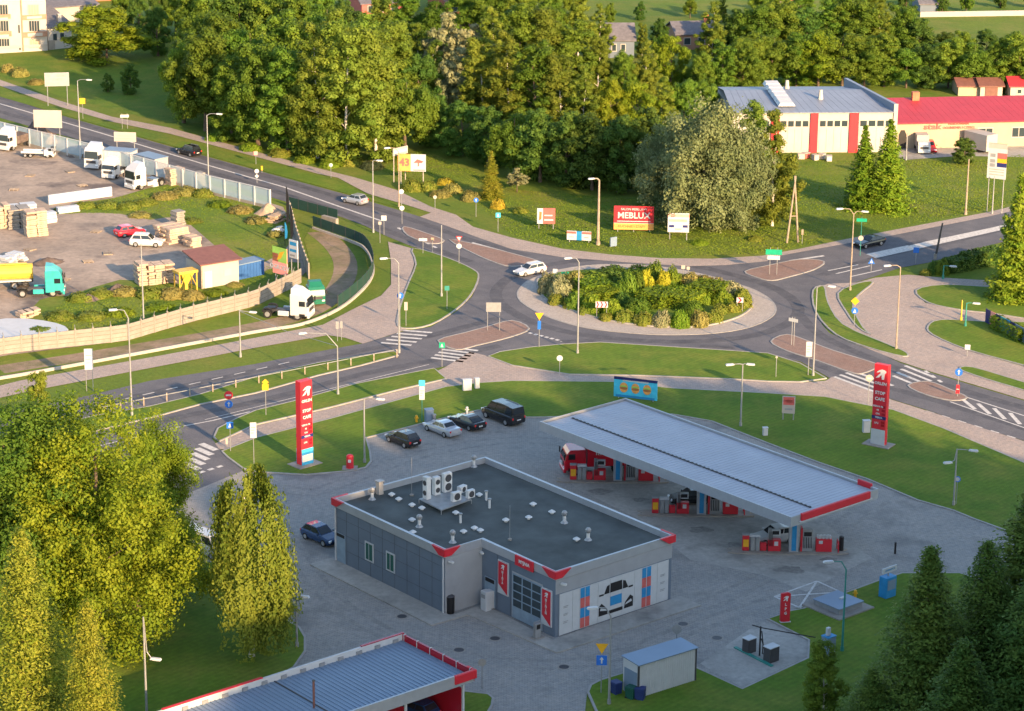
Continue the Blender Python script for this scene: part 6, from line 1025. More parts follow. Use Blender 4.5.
for i, (x, y) in enumerate(((402, 616.5), (459, 650), (495, 638.5), (564, 667), (683, 624), (717, 638), (970, 511))):
    t = thing('manhole_cover', 'round manhole cover in the forecourt paving, %s from the left' % ORD[i], 'manhole', G(x, y, .036), 0, 'manhole covers'); MB().cyl((0, 0, 0), (0, 0, .016), .55, .55, 18).build('rim', 'concrete', t); MB().cyl((0, 0, .012), (0, 0, .022), .42, .42, 18).build('lid', 'dark_metal', t)
# ---- adverts
def billboard(px, topy, boty, w, label, m, fn=None, off=0.0, legs=2, legm='galv', th=.15, cat='billboard', yaw=None):
    P = G(*px); zt, zb = hpx(P, topy), hpx(P, boty); t = thing('billboard', label, cat, P, face_cam(P, off) if yaw is None else yaw, 'adverts'); pn(t, 'board', rect(-w/2, w/2, zb, zt), th, m, (0, 0, 0))
    for i in range(legs):
        x = 0 if legs == 1 else -w*.4+w*.8*i/(legs-1); MB().cyl((x, .08, 0), (x, .08, zb+(zt-zb)*.6), .07, None, 6).build('leg', legm, t)
    def q(u0, u1, v0, v1, mm, d=.012): return pn(t, 'print', rect(-w/2+w*u0, -w/2+w*u1, zb+(zt-zb)*v0, zb+(zt-zb)*v1), th+d, mm, (0, 0, 0))
    def tx(s, u, v, size, mm, bold=.01, sx=1.0): return text_mesh(s, size*(zt-zb), mm, bold, 'lettering', t, (-w/2+w*u, -th-.03, zb+(zt-zb)*v), (pi/2, 0, 0), .01, sx)
    def pg(pts, mm, d=.02): return pn(t, 'print', [(-w/2+w*u, zb+(zt-zb)*v) for u, v in pts], th+d, mm, (0, 0, 0))
    if fn: fn(q, tx, pg)
    return t
def f_mebl(q, tx, pg): q(0, 1, 0, .27, 'orange_print'); tx('SALON MEBLOWY', .5, .87, .13, W1, .004); tx('MEBLUX', .5, .60, .36, W1, .025, 1.0); q(.08, .92, .345, .375, W1); tx('KUCHNIE I SZAFY', .45, .14, .14, 'brown_print'); q(0, 1, .27, .285, W1, .016)
billboard((633.5, 232), 206, 229.5, 5.3, 'red advert board reading MEBLUX beside the willow', 'red_paint', f_mebl, legs=3)
billboard((678, 240), 213, 232, 2.8, 'white advert with red band next to the red advert', W1, lambda q, tx, pg: (q(0, 1, .8, .95, 'pink_print'), q(.05, .9, .55, .68, 'pink_print'), q(.06, .3, .25, .38, 'navy'), q(.7, .94, .25, .38, 'navy'), q(.35, .65, .12, .2, 'pink_print')))
billboard((546, 229), 208, 223.5, 2.4, 'small red and white advert left of the pole', 'red_faded', lambda q, tx, pg: (q(0, .32, 0, 1, W1), pg([(.1, .2), (.24, .3), (.26, .75), (.12, .8)], 'brown_print'), q(.4, .9, .2, .3, W1), q(.4, .85, .5, .58, W1)))
billboard((579, 242.5), 231, 240, 3.2, 'long low white banner with blue centre on the verge', W1, lambda q, tx, pg: (q(0, .38, .7, .95, 'red_faded'), q(.62, 1, .7, .95, 'red_faded'), q(.40, .62, 0, 1, 'blue_print'), q(.1, .3, .3, .4, 'screen_grey'), q(.7, .9, .3, .4, 'screen_grey')), off=R(-8))
billboard((613, 247), 237, 246, 1.0, 'little pale blue board on the verge by the concrete pole', 'wash_sheet', off=R(35)); billboard((412, 184), 154, 171, 4.0, 'billboard with orange half reading 43', W1, lambda q, tx, pg: (q(0, .46, 0, 1, 'orange_print'), tx('43', .24, .5, .6, 'red_faded', .05), pg([(.56, .5), (.7, .72), (.92, .6), (.86, .5)], 'red_faded'), q(.71, .76, .3, .55, 'red_faded'), q(.55, .98, .03, .12, 'screen_grey')), off=R(-8), legm='wall_pale')
billboard((400, 181), 147, 154.5, 2.9, 'tilted second board above the orange billboard', 'wall_pale', lambda q, tx, pg: q(.05, .95, .3, .7, 'panel_white'), off=R(45), legm='wall_pale')
def f_burg(q, tx, pg):
    q(0, 1, .88, 1, 'navy'); q(.05, .95, .0, .12, 'blue_print'); q(.2, .8, .82, .9, W1)
    for u in (.23, .5, .77):
        pg([(u+.095*cos(a*pi/8), .5+.26*sin(a*pi/8)) for a in range(16)], 'orange_print'); pg([(u+.09*cos(a*pi/8), .46+.07*sin(a*pi/8)) for a in range(16)], 'brown_print', .03); pg([(u+.092*cos(a*pi/8), .56+.04*sin(a*pi/8)) for a in range(16)], 'lime_print', .03)
billboard((635.5, 401), 378.5, 398, 4.8, 'bright cyan banner with three burgers behind the canopy', 'cyan_print', f_burg, off=R(-16))
billboard((788, 421), 396, 413, 1.35, 'red and white advert stand on the lawn behind the canopy', 'wall_pale', lambda q, tx, pg: (q(.08, .92, .5, .96, 'red_faded'), q(.2, .8, .6, .8, 'pink_print'), q(.2, .8, .2, .3, 'screen_grey')))
billboard((58, 106), 72.5, 86, 3.9, 'white board greyed for shade standing in the shaded field', 'galv', lambda q, tx, pg: (q(.1, .9, .3, .36, 'wall_pale'), q(.1, .9, .6, .66, 'wall_pale'))); billboard((49, 144), 110, 127.5, 4.3, 'large pale board behind the yard flatbed', 'wall_pale', off=R(-15), legs=2); billboard((126, 158), 132, 141.5, 3.3, 'pale board above the white container', 'wall_pale', lambda q, tx, pg: (q(.1, .9, .3, .34, 'screen_grey'), q(.1, .9, .6, .64, 'screen_grey')), off=R(-15))  # first board: grey material puts the shade into its white face
def f_yard(q, tx, pg): q(0, 1, .45, 1, 'lime_print'); q(0, .4, .45, .75, 'red_faded'); tx('OGRODY', .5, .25, .24, W1); pg([(.3, .5), (.6, .6), (.85, .9), (.5, .8)], 'yellow_sign')
billboard((281, 283), 247, 274, 2.6, 'red and green advert on the corner of the yard wall', 'pink_print', f_yard, off=R(-48), legs=3); billboard((294.5, 276), 240, 258, 1.5, 'white and blue advert beside the red and green one', W1, lambda q, tx, pg: (q(.1, .9, .7, .9, 'blue_print'), q(.1, .9, .35, .5, 'blue_print'), q(.1, .7, .1, .2, 'screen_grey')), off=R(-48))
def f_tow(q, tx, pg):
    q(0, 1, .86, 1, 'wall_pale'); q(.5, 1, .58, .74, 'red_faded'); q(.5, 1, .46, .58, 'yellow_sign'); q(.5, 1, .34, .46, 'navy')
    for v in (.66, .5, .38): q(.12, .4, v-.05, v+.05, 'screen_grey')
    for v in (.25, .18, .1): q(.1, .9, v, v+.03, 'pink_print')
billboard((994, 213), 143.5, 178.5, 2.6, 'tall white advert tower with coloured rows at right', W1, f_tow, off=R(-14), legs=2)
# flags
for i, (x, y, ty, m) in enumerate(((287, 240, 186, 'black'), (291, 252, 205, 'black'), (285, 246, 222, 'blue_print'))):
    P = G(x, y); h = hpx(P, ty); t = thing('flag', ('tall black feather flag at the yard corner', 'second black feather flag nearer the adverts', 'blue drooping flag beside the black flags')[i], 'flag', P, face_cam(P, R(-30)), 'flags at the yard'); MB().cyl((0, 0, 0), (0, 0, h), .04, .02, 6).build('pole', 'black', t); pn(t, 'cloth', [(.03, h*.3), (.34, h*.34), (.42, h*.6), (.32, h*.84), (.14, h*.97), (.03, h)], .03, m, (0, 0, 0))
# ================================================================== WALLS, FENCES, YARD
def path_pts(px, step):
    g = [Vector(p) for p in gp(px, 0, False)]; out = [g[0]]; rem = step
    for a, b in zip(g, g[1:]):
        L = (b-a).length; pos = 0
        while L-pos >= rem: pos += rem; out.append(a.lerp(b, pos/L)); rem = step
        rem -= L-pos
    return out
# concrete yard wall: every panel a part
pw = path_pts([(-30, 360), (10, 353), (125, 341), (190, 322), (255, 306), (290, 289), (309, 279)], 2.05)
t = thing('concrete_wall', 'long pale concrete panel wall round the storage yard', 'wall')
PANEL = MB().box((0, 0, 0), (1.92, .08, 1.9)).mesh('wall_panel', 'concrete'); POST = MB().box((0, 0, 1.05), (.16, .18, 2.1)).mesh('wall_post', 'concrete'); SPK = MB().tube([(0, 0, 2.05), (0, 0, 2.2), (-.12, -.25, 2.6)], .035, 5).mesh('wall_spike', 'galv')
for a, b in zip(pw, pw[1:]):
    d = b-a; m_ = (a+b)/2; rz = atan2(d.y, d.x); o = link('wall_panel', PANEL, t, (m_.x, m_.y, .95), rz); o.scale.x = d.length/2.05
    link('wall_post', POST, t, (a.x, a.y, 0), rz); link('wall_spike', SPK, t, (a.x, a.y, 0), rz)
    for k in range(3): pass
GROOVE = MB().box((0, -.045, 0), (1.9, .02, .03)).mesh('panel_groove', 'soil')
for a, b in list(zip(pw, pw[1:])):
    d = b-a; m_ = (a+b)/2; rz = atan2(d.y, d.x)
    for z in (.5, 1.0, 1.45): o = link('panel_joint', GROOVE, t, (m_.x, m_.y, z), rz); o.scale.x = d.length/2.05
pw2 = path_pts([(309, 279), (303, 262), (296, 240), (289, 212)], 2.05); t2 = thing('concrete_wall', 'short return of the concrete wall behind the adverts', 'wall')
for a, b in zip(pw2, pw2[1:]):
    d = b-a; m_ = (a+b)/2; rz = atan2(d.y, d.x); o = link('wall_panel', PANEL, t2, (m_.x, m_.y, .95), rz); o.scale.x = d.length/2.05; link('wall_post', POST, t2, (a.x, a.y, 0), rz)
# low white wall and curved green fence
lowp = smooth(gp([(-40, 385), (15, 377), (117, 358.5), (255, 333), (301, 325.5), (338, 310.5), (363, 290.5), (373, 275), (372, 262), (366, 251), (355, 244), (313, 229)], 0, False), 4)
t = thing('low_wall', 'low white concrete footing curving round the dirt track', 'wall'); strip_mb(MB(), lowp, .25, .32, -.05).build('footing', 'wall_pale', t)
fp = smooth(gp([(338, 310.5), (363, 290.5), (373, 275), (372, 262), (366, 251), (355, 244), (313, 229)], 0, False), 4)
t = thing('mesh_fence', 'dark green mesh fence on the curved low wall', 'fence')
for a, b in zip(fp, fp[1:]):
    a, b = Vector(a), Vector(b); d = b-a; m_ = (a+b)/2; bx(t, 'fence_panel', (m_.x, m_.y, 1.15), (d.length*.96, .05, 1.35), 'green_mesh', atan2(d.y, d.x)); MB().cyl((a.x, a.y, .4), (a.x, a.y, 1.95), .04, None, 6).build('fence_post', 'dark_metal', t)
fp = path_pts([(289, 207), (318, 215), (341, 221)], 2.0); t = thing('mesh_fence', 'dark mesh fence beside the upper road after the glass barrier', 'fence')
for a, b in zip(fp, fp[1:]):
    d = b-a; m_ = (a+b)/2; bx(t, 'fence_panel', (m_.x, m_.y, .75), (d.length*.95, .05, 1.4), 'green_mesh', atan2(d.y, d.x)); MB().cyl((a.x, a.y, 0), (a.x, a.y, 1.6), .04, None, 6).build('fence_post', 'dark_metal', t)
tag(MB().box((0, 0, .5), (2.8, .5, 1.0)).build('abutment', 'concrete', None, G(330, 224), heading((318, 221), (341, 227))), 'short concrete block at the end of the dark mesh fence', 'block')
# glass noise barrier
bp = path_pts([(-40, 128), (0, 139), (100, 164), (206, 193.5), (283, 212)], 3.0)
BH = 2.75; t = thing('noise_barrier', 'long glass noise barrier with white posts along the upper road', 'barrier'); gap = set()
for i, (a, b) in enumerate(zip(bp, bp[1:])):
    d = b-a; m_ = (a+b)/2; rz = atan2(d.y, d.x); bx(t, 'glass_panel', (m_.x, m_.y, BH*.55), (d.length*.92, .05, BH*.78), 'barrier_glass', rz); bx(t, 'base_panel', (m_.x, m_.y, BH*.08), (d.length*.95, .14, BH*.16), 'concrete', rz); bx(t, 'barrier_post', (a.x, a.y, BH*.5), (.22, .24, BH), 'panel_white', rz); bx(t, 'top_rail', (m_.x, m_.y, BH-.05), (d.length, .12, .1), 'panel_white', rz)
bx(t, 'barrier_post', (bp[-1].x, bp[-1].y, BH*.5), (.22, .24, BH), 'panel_white', rz)
# stacks of paving slabs
def stack(px, w, d, h, n, label, rz=0.0, m='slab', jit=.12, layers=None):
    P = G(*px); t = thing('slab_stack', label, 'stack', P, rz, 'stacks in the yard'); rr = random.Random(int(px[0]*7+px[1])); k = layers or max(3, int(h/.26))
    for i in range(n):
        for j in range(k):
            if rr.random() < .04 and j > k-3: continue
            o = bx(t, 'slab', (-w/2+(i+.5)*w/n+rr.uniform(-jit, jit)*.5, rr.uniform(-jit, jit), h*(j+.5)/k), (w/n*.93, d*rr.uniform(.85, 1.0), h/k*.86), m, rr.uniform(-.05, .05))
rA = heading((335, 499), (444, 549)); rY = heading((131, 280), (178, 272))
stack((36, 235), 2.9, 2.0, 3.4, 2, 'tall stack of pale slabs in the middle of the yard', rY-.2); stack((18, 226), 3.2, 3.0, 2.6, 2, 'grey stack left of the tall slab stack', rY-.2, 'concrete'); stack((3, 227), 1.8, 2.2, 3.2, 2, 'slab stack cut by the left edge', rY-.2); stack((20, 212), 4.4, 2.0, 1.1, 2, 'long white beams lying behind the tall stack', rY-.2, 'panel_white'); stack((68, 212), 3.2, 1.0, .8, 1, 'short white block behind the tall stack', rY-.1, 'panel_white'); stack((50, 222), 1.6, 1.3, 1.4, 1, 'white block right of the tall slab stack', rY, 'panel_white')
stack((146, 283), 2.4, 2.4, 2.7, 2, 'round edged slab stack left of the small shed', rY-.2, jit=.3); stack((164, 282), 2.6, 2.2, 2.5, 2, 'slab stack touching the yellow hopper', rY-.2, jit=.3); stack((172, 240), 3.6, 3.2, 2.0, 3, 'broad timber-like stack right of the parked cars', rA, jit=.25); stack((192, 246), 2.2, 1.6, 1.4, 2, 'small stack behind the brown roofed shed', rA); stack((178, 228), 1.6, 1.4, 2.4, 1, 'white topped stack behind the broad stack', rA, 'concrete')
stack((175, 184), 2.3, 1.8, 2.4, 2, 'slab stack left of two beside the barrier', rY); stack((196, 186), 2.4, 1.6, 2.0, 2, 'slab stack right of two beside the barrier', rY, 'concrete'); stack((28, 316), 2.6, 1.5, .8, 3, 'low heap of bricks in the weeds', rY, 'slab', .4, 4); stack((12, 262), 3.4, 1.8, 1.0, 4, 'loose pile of beams above the yellow tanker', rY+.4, 'panel_white', .5, 4); stack((276, 221), 2.6, 1.4, 1.0, 2, 'small rubble stack inside the barrier end', rY+.5, 'sand_pile', .4, 4); stack((222, 284), 1.6, .8, .6, 2, 'few planks beside the small shed', rY, 'wood', .2, 3)
tag(MB().prism(rect(0, 9.5, 0, .35), 0, 1.35).build('yard_wall', 'panel_white', None, G(49, 205), heading((49, 205), (114, 196))), 'white low retaining wall across the yard', 'wall')
tag(MB().prism(smooth([(0, 0), (8, -1), (9, 3), (5, 8), (-4, 7)], 3, True), 0, .35).build('concrete_slab', 'panel_white', None, G(-4, 345), rY), 'big pale concrete slab at the left edge of the yard', 'slab')
for i, (x, y) in enumerate(((60, 196), (82, 186), (30, 176), (70, 172), (96, 232), (88, 262), (64, 280), (108, 254), (30, 250), (14, 190))):
    t = thing('pallet', 'flat wooden pallet lying in the yard, %s of ten by distance' % ORD[i], 'pallet', G(x, y), i*.7, 'loose pallets in the yard')
    for k in range(5): bx(t, 'board', (0, -.5+.25*k, .15), (1.3, .17, .03), 'wood')
    for k in (-1, 0, 1): bx(t, 'bearer', (k*.55, 0, .07), (.12, 1.15, .13), 'wood')
def heap(px, w, h, m, label):
    P = G(*px); mb = MB(); n, k = 18, 6; rr = random.Random(int(px[0])); vs = [(0, 0, h)]; fs = []
    for i in range(1, k+1):
        for j in range(n):
            a = 2*pi*j/n; q = i/k; r = w*q*(1+.18*rr.uniform(-1, 1)); vs.append((r*cos(a), r*sin(a)*.7, h*(1-q)**1.2+rr.uniform(-.08, .12)*h*(1-q)-(.05 if i == k else 0)))
    fs = [(0, 1+j, 1+(j+1) % n) for j in range(n)]+[(1+i*n+j, 1+(i+1)*n+j, 1+(i+1)*n+(j+1) % n, 1+i*n+(j+1) % n) for i in range(k-1) for j in range(n)]
    tag(mb.add(vs, fs).build('heap', m, None, P, rY, smooth=True), label, 'heap', 'heaps in the yard')
heap((84, 155), 2.6, 2.0, 'gravel_pile', 'dark gravel heap beside the white lorries'); heap((36, 137), 3.4, 2.6, 'gravel_pile', 'dark heap behind the white and red lorry'); heap((48, 263), 2.4, .8, 'gravel_pile', 'dark low heap above the turquoise tractor'); heap((118, 292), 2.4, 1.1, 'gravel_pile', 'dark low heap left of the slab stacks'); heap((52, 143), 1.4, 1.6, 'sand_pile', 'pale sand heap under the large board'); heap((268, 213), 2.2, 1.4, 'sand_pile', 'sand heap near the end of the barrier'); heap((88, 300), 1.8, .8, 'gravel_pile', 'dark low heap at the yard weed edge')
# small shed, hopper, containers
b0, b1_, b2 = G(202, 289), G(239, 283), G(178, 270); rz = atan2((b1_-b0).y, (b1_-b0).x); w = (b1_-b0).length; d = 4.2; h = hpx(b0, 265)
t = thing('small_shed', 'small pale shed with brown roof in the yard', 'shed', b0, rz); MB().prism(rect(0, w, 0, d), 0, h).build('wall', 'wall_pale', t); MB().prism([(-.35, -.35), (w+.35, -.35), (w+.35, d+.3), (-.35, d+.3)], lambda p: h+.02+.16*p[1], lambda p: h+.16+.16*p[1]).build('roof', 'brown_roof', t); bx(t, 'door', (.9, -.02, 1.05), (1.0, .05, 2.1), 'panel_white'); bx(t, 'window', (w*.7, -.02, 1.6), (1.0, .05, .8), 'wall_white'); bx(t, 'corner_post', (-.02, -.02, h/2), (.2, .2, h), 'wood')
P = G(186, 291); t = thing('hopper', 'yellow steel hopper on legs beside the small shed', 'hopper', P, rz); s = 1.15
for x in (-s, s):
    for y in (-.7, .7): MB().cyl((x, y, 0), (x, y, 2.6), .09, None, 6).build('leg', 'yellow_paint', t)
MB().box((0, 0, 2.55), (2*s+.3, 1.7, .3)).build('rim', 'yellow_paint', t); MB().add([(-.9, -.7, 2.45), (.9, -.7, 2.45), (.9, .7, 2.45), (-.9, .7, 2.45), (-.25, -.25, 1.0), (.25, -.25, 1.0), (.25, .25, 1.0), (-.25, .25, 1.0)], [(0, 1, 5, 4), (1, 2, 6, 5), (2, 3, 7, 6), (3, 0, 4, 7), (4, 5, 6, 7)]).build('funnel', 'yellow_paint', t); bx(t, 'chute', (0, 0, .7), (.4, .4, .9), 'yellow_paint')
for sx_ in (-1, 1): MB().cyl((sx_*s, -.7, .6), (sx_*.3, -.7, 2.3), .05, None, 5).build('brace', 'yellow_paint', t)
def container(px, w, d, h, m, label, rz, roof='wash_sheet', win=0, name='container', cat='container'):
    P = G(*px); t = thing(name, label, cat, P, rz, 'containers'); bx(t, 'shell', (0, 0, h/2), (w, d, h), m); bx(t, 'roof', (0, 0, h+.06), (w+.15, d+.15, .12), roof)
    for i in range(win): bx(t, 'window', (-w/2+(i+.6)*w/(win+.2), -d/2-.02, h*.58), (w/(win+1)*.7, .04, h*.42), 'window_glass'); 
    for i in range(9): bx(t, 'rib', (-w/2+(i+.5)*w/9, -d/2-.02, h*.5), (.06, .035, h*.95), m) if not win else None
    bx(t, 'end_door', (w/2+.02, 0, h*.45), (.04, d*.8, h*.8), m); return t
rB = heading((100, 164), (206, 193.5)); container((121, 168), 4.4, 2.2, 2.7, 'panel_white', 'white container between the lorries and the barrier', rB+.5); container((152, 172), 4.6, 2.4, 2.4, 'wall_pale', 'grey office cabin with windows by the barrier', rB, 'wash_sheet', 3, 'office_cabin', 'cabin'); container((246, 276), 4.2, 2.0, 1.9, 'blue_tank', 'blue container right of the small shed', rz+.15, 'wash_sheet'); container((153, 186), 1.4, .9, 1.1, 'panel_white', 'small white box behind the white tractor', rB)
t = thing('tarp_pile', 'white tarpaulin bundle inside the yard corner', 'bundle', G(278, 233), .4); MB().ball((0, 0, .35), .8, 10, 5, 0, (1.2, .8, .5)).build('sheet', 'panel_white', t); MB().box((.3, .1, .8), (.9, .5, .12), .3).build('fold', 'wash_sheet', t)
# advert fence on the right
fa, fb = G(985, 323), G(1040, 352); d = (fb-fa); rz = atan2(d.y, d.x); t = thing('advert_fence', 'fence of colourful advert panels at the right edge', 'fence', fa, rz); L = d.length; ms = ['navy', 'pink_print', 'navy', 'teal_paint', 'blue_print', 'navy', 'wash_sheet', 'wash_sheet', 'panel_white', 'wash_sheet', 'blue_print']
for i, m in enumerate(ms): x = L*(i+.5)/len(ms); bx(t, 'advert_panel', (x, 0, .95), (L/len(ms)*.94, .06, 1.7), m); MB().cyl((x-L/len(ms)/2, .08, 0), (x-L/len(ms)/2, .08, 1.85), .04, None, 6).build('post', 'dark_metal', t)
shrub(1008, 335.5, 50, 13, 'hedge', 'long clipped hedge behind the advert fence', None, True, rz, 12)
# ================================================================== BUILDINGS IN THE BACKGROUND
def wallpn(t, nm, A, B, u0, u1, z0, z1, m, th=.06):
    """panel on the vertical wall A->B (local 2D), u in 0..1 along it, facing right-hand side of A->B"""
    A, B = Vector(A), Vector(B); d = B-A; rz = atan2(d.y, d.x); return pn(t, nm, rect(d.length*u0, d.length*u1, z0, z1), th, m, (A.x, A.y, 0), rz)
# apartment block
A, B = G(-70, 57.5), G(47.8, 50.5); rz = atan2((B-A).y, (B-A).x); L = (B-A).length; H = 16.0; t = thing('apartment_block', 'pale cream apartment block with brown bands at the top left', 'building', A, rz)
MB().prism(rect(0, L, 0, 14), 0, H).build('wall', 'wall_white', t); MB().prism([(-.4, -.4), (L+.4, -.4), (L+.4, 14.4), (-.4, 14.4)], H+.003, H+.35).build('roof', 'grey_roof', t)
px2x = lambda px: L*(px+70)/117.8
s0 = ppm(A)
def aw(x0, x1, y0, y1, m, nm='window', th=.06): 
    zb = hpx(A.lerp(B, (x0+70)/117.8), y1); zt = hpx(A.lerp(B, (x0+70)/117.8), y0); return pn(t, nm, rect(px2x(x0), px2x(x1), zb, zt), th, m, (0, 0, 0))
for x0, x1 in ((30, 40.5), (-1, 9.5), (-30, -18)):
    for y0, y1 in ((5, 14.5), (21, 31), (39, 47.5)):
        f = aw(x0-.7, x1+.7, y0-.7, y1+.7, 'wall_pale', 'window_frame', .05); n = 4
        for k in range(n): aw(x0+(x1-x0)*(k+.08)/n, x0+(x1-x0)*(k+.9)/n, y0, y1, 'window_glass' if (y0 > 15 and y0 < 30) or x0 < 20 else 'cream_wall', 'pane', .08)
for y0, y1 in ((15.3, 19.8), (32.3, 37.5)):
    aw(23.5, 47.8, y0, y1, 'brown_trim', 'balcony_band', .25); aw(28, 43, y0+1, y1-1, 'wall_white', 'balcony_panel', .30); aw(-40, 12, y0+1.5, y1+1.5, 'brown_trim', 'balcony_band', .25); aw(-2, 9, y0+2.5, y1+.5, 'wall_white', 'balcony_panel', .30)
aw(22.3, 23.6, -20, 51, 'brown_trim', 'downpipe', .2); aw(19, 20.6, 25, 33, 'window_glass', 'window', .07); aw(19, 20.6, 46.5, 50, 'window_glass', 'window', .07); aw(-70, 47.8, 50.5, 53, 'wall_pale', 'plinth', .1)
# house right of the block
A, B = G(48.5, 50), G(72, 47.5); rz = atan2((B-A).y, (B-A).x); L = (B-A).length; h = hpx(A, 28); t = thing('house', 'low white house with two small windows right of the apartments', 'building', A, rz); MB().prism(rect(0, L, 0, 9), 0, h).build('wall', 'wall_white', t); MB().prism([(-.4, -.4), (L+.4, -.4), (L+.4, 9.4), (-.4, 9.4)], lambda p: h+.01+.22*p[1], lambda p: h+.25+.22*p[1]).build('roof', 'grey_roof', t); bx(t, 'chimney', (L*.7, 2.0, h+1.2), (.7, .7, 1.6), 'wall_white')
for u in (.22, .52): pn(t, 'window', rect(L*u, L*u+.7, 1.6, 2.8), .06, 'window_glass', (0, 0, 0)); pn(t, 'window_frame', rect(L*u-.1, L*u+.8, 1.5, 2.9), .04, 'wall_pale', (0, 0, 0))
pn(t, 'gate', rect(0, L*.28, 0, 1.7), .08, 'concrete', (0, 0, 0))
def gable(px0, px1, eave, ridge, dep, label, wm, rm, name='house', chim=None, wins=(), cat='house'):
    A, B = G(*px0), G(*px1); rz = atan2((B-A).y, (B-A).x); L = (B-A).length; h = hpx(A, eave); C_ = A+Vector((-sin(rz), cos(rz), 0))*dep/2; hr = max(h+.8, hpx(C_, ridge)); t = thing(name, label, cat, A, rz)
    MB().prism(rect(0, L, 0, dep), 0, h).build('wall', wm, t); MB().add([(0.01, .01, h), (0.01, dep-.01, h), (0.01, dep/2, hr-.15), (L-.01, .01, h), (L-.01, dep-.01, h), (L-.01, dep/2, hr-.15)], [(0, 2, 1), (3, 4, 5)]).build('gable', wm, t)
    e = .35; mb = MB(); k = (hr-h)/(dep/2)
    for s in (0, 1):
        y0, y1 = (-e, dep/2) if s == 0 else (dep+e, dep/2); mb.add([(-e, y0, h-k*e), (L+e, y0, h-k*e), (L+e, y1, hr), (-e, y1, hr), (-e, y0, h-k*e+.18), (L+e, y0, h-k*e+.18), (L+e, y1, hr+.18), (-e, y1, hr+.18)], [(0, 1, 2, 3), (4, 7, 6, 5), (0, 4, 5, 1), (1, 5, 6, 2), (2, 6, 7, 3), (3, 7, 4, 0)])
    mb.build('roof', rm, t)
    if chim: bx(t, 'chimney', (L*chim, dep*.45, hr+.5), (.8, .7, 1.9), 'terracotta')
    for u0, u1, z0, z1 in wins: pn(t, 'window', rect(L*u0, L*u1, h*z0, h*z1), .06, 'window_glass', (0, 0, 0)); pn(t, 'window_frame', rect(L*u0-.12, L*u1+.12, h*z0-.12, h*z1+.12), .04, 'wall_white', (0, 0, 0))
    return t
gable((608, 58), (634, 58), 40, 23.5, 8, 'grey gabled house with shade-darkened walls half hidden in the far wood', 'render_grey', 'grey_roof', wins=((.15, .3, .4, .75), (.5, .65, .4, .75))); gable((676, 50), (716, 49), 34.5, 22, 8, 'long low house with grey roof and brick chimney in the wood', 'brown_trim', 'grey_roof', chim=.85, wins=((.2, .35, .35, .75), (.55, .7, .35, .75)))  # wall colours of both houses darkened to stand in for shade
gable((362, 16), (404, 14), 4, -8, 10, 'house with red walls and pale windows at the top', 'red_faded', 'grey_roof', wins=((.15, .3, .3, .8), (.45, .6, .3, .8), (.7, .85, .3, .8))); gable((446, 16), (474, 14), 2, -8, 9, 'terracotta house among the trees at the top', 'terracotta', 'brown_roof', wins=((.2, .4, .3, .8),)); gable((460, 38), (474, 37), 26, 18, 6, 'small pink house behind the pale birches', 'pink_print', 'brown_roof'); gable((50, 24), (98, 20), 8, 0, 10, 'low grey roofed building behind the small white house', 'wall_pale', 'grey_roof'); gable((60, 3), (120, 0), -8, -18, 12, 'dark red hall beyond the far car park', 'terracotta', 'brown_roof', cat='building')
gable((775, 8), (800, 8), 0, -8, 8, 'house with terracotta roof at the top edge', 'wall_pale', 'terracotta'); gable((920, 12), (938, 12), 4, -6, 8, 'dark hut beside the distant meadow', 'render_grey', 'grey_roof', name='hut', cat='hut')
gable((958, 96), (982, 96), 86, 80, 5, 'small cream outbuilding with brown roof behind the shop', 'cream_wall', 'brown_roof', name='outbuilding', cat='outbuilding'); t = gable((980, 97), (1002, 97), 86, 79, 5, 'garage with dark door and brown roof behind the shop', 'wall_pale', 'brown_roof', name='garage', cat='garage'); pn(t, 'garage_door', rect(.8, 2.9, 0, 2.0), .08, 'brown_roof', (0, 0, 0)); gable((1010, 98), (1034, 98), 86, 77, 5, 'pale gabled hut at the right edge behind the shop', 'wall_pale', 'red_roof', name='hut', cat='hut', wins=((.3, .45, .4, .7),))
tag(strip_mb(MB(), gp([(920, 17), (1060, 15)], 0, False), .4, 1.0, 0).build('boundary_wall', 'wall_pale'), 'pale boundary wall across the distant meadow', 'wall')
# warehouse
A, B = G(731, 153), G(893, 152); L = (B-A).length; rz = atan2((B-A).y, (B-A).x); h = hpx(B, 112.5); dv = G(841, 88, h)-G(891, 112.5, h); dv = Vector((dv.x, dv.y)); c, s = cos(-rz), sin(-rz); dl = (dv.x*c-dv.y*s, dv.x*s+dv.y*c); ev = G(716, 88, h)-G(731, 113.5, h); el_ = (ev.x*c-ev.y*s, dl[1])
t = thing('warehouse', 'white warehouse with blue-grey roof and red pilasters', 'building', A, rz); FPw = [(0, 0), (L, 0), (L+dl[0], dl[1]), (el_[0], dl[1])]; skx = lambda x: el_[0]+(dl[0]-el_[0])*x/L
MB().prism(FPw, 0, h).build('wall', 'wall_white', t); n = 22; hr = h+1.1
for i in range(n):
    x0, x1 = L*i/n, L*(i+.97)/n; f = lambda x, v, z: (x+skx(x)*v, dl[1]*v, z)
    MB().add([f(x0, -.02, h+.05), f(x1, -.02, h+.05), f(x1, .62, hr), f(x0, .62, hr), f(x0, -.02, h+.15), f(x1, -.02, h+.15), f(x1, .62, hr+.1), f(x0, .62, hr+.1)], [(4, 5, 6, 7), (0, 4, 7, 3), (1, 2, 6, 5), (0, 1, 5, 4)]).build('roof_sheet', 'blue_roof', t)
    MB().add([f(x0, .62, hr), f(x1, .62, hr), f(x1, 1.02, h+.1), f(x0, 1.02, h+.1), f(x0, .62, hr+.1), f(x1, .62, hr+.1), f(x1, 1.02, h+.2), f(x0, 1.02, h+.2)], [(4, 5, 6, 7), (0, 4, 7, 3), (1, 2, 6, 5)]).build('roof_sheet', 'blue_roof', t)
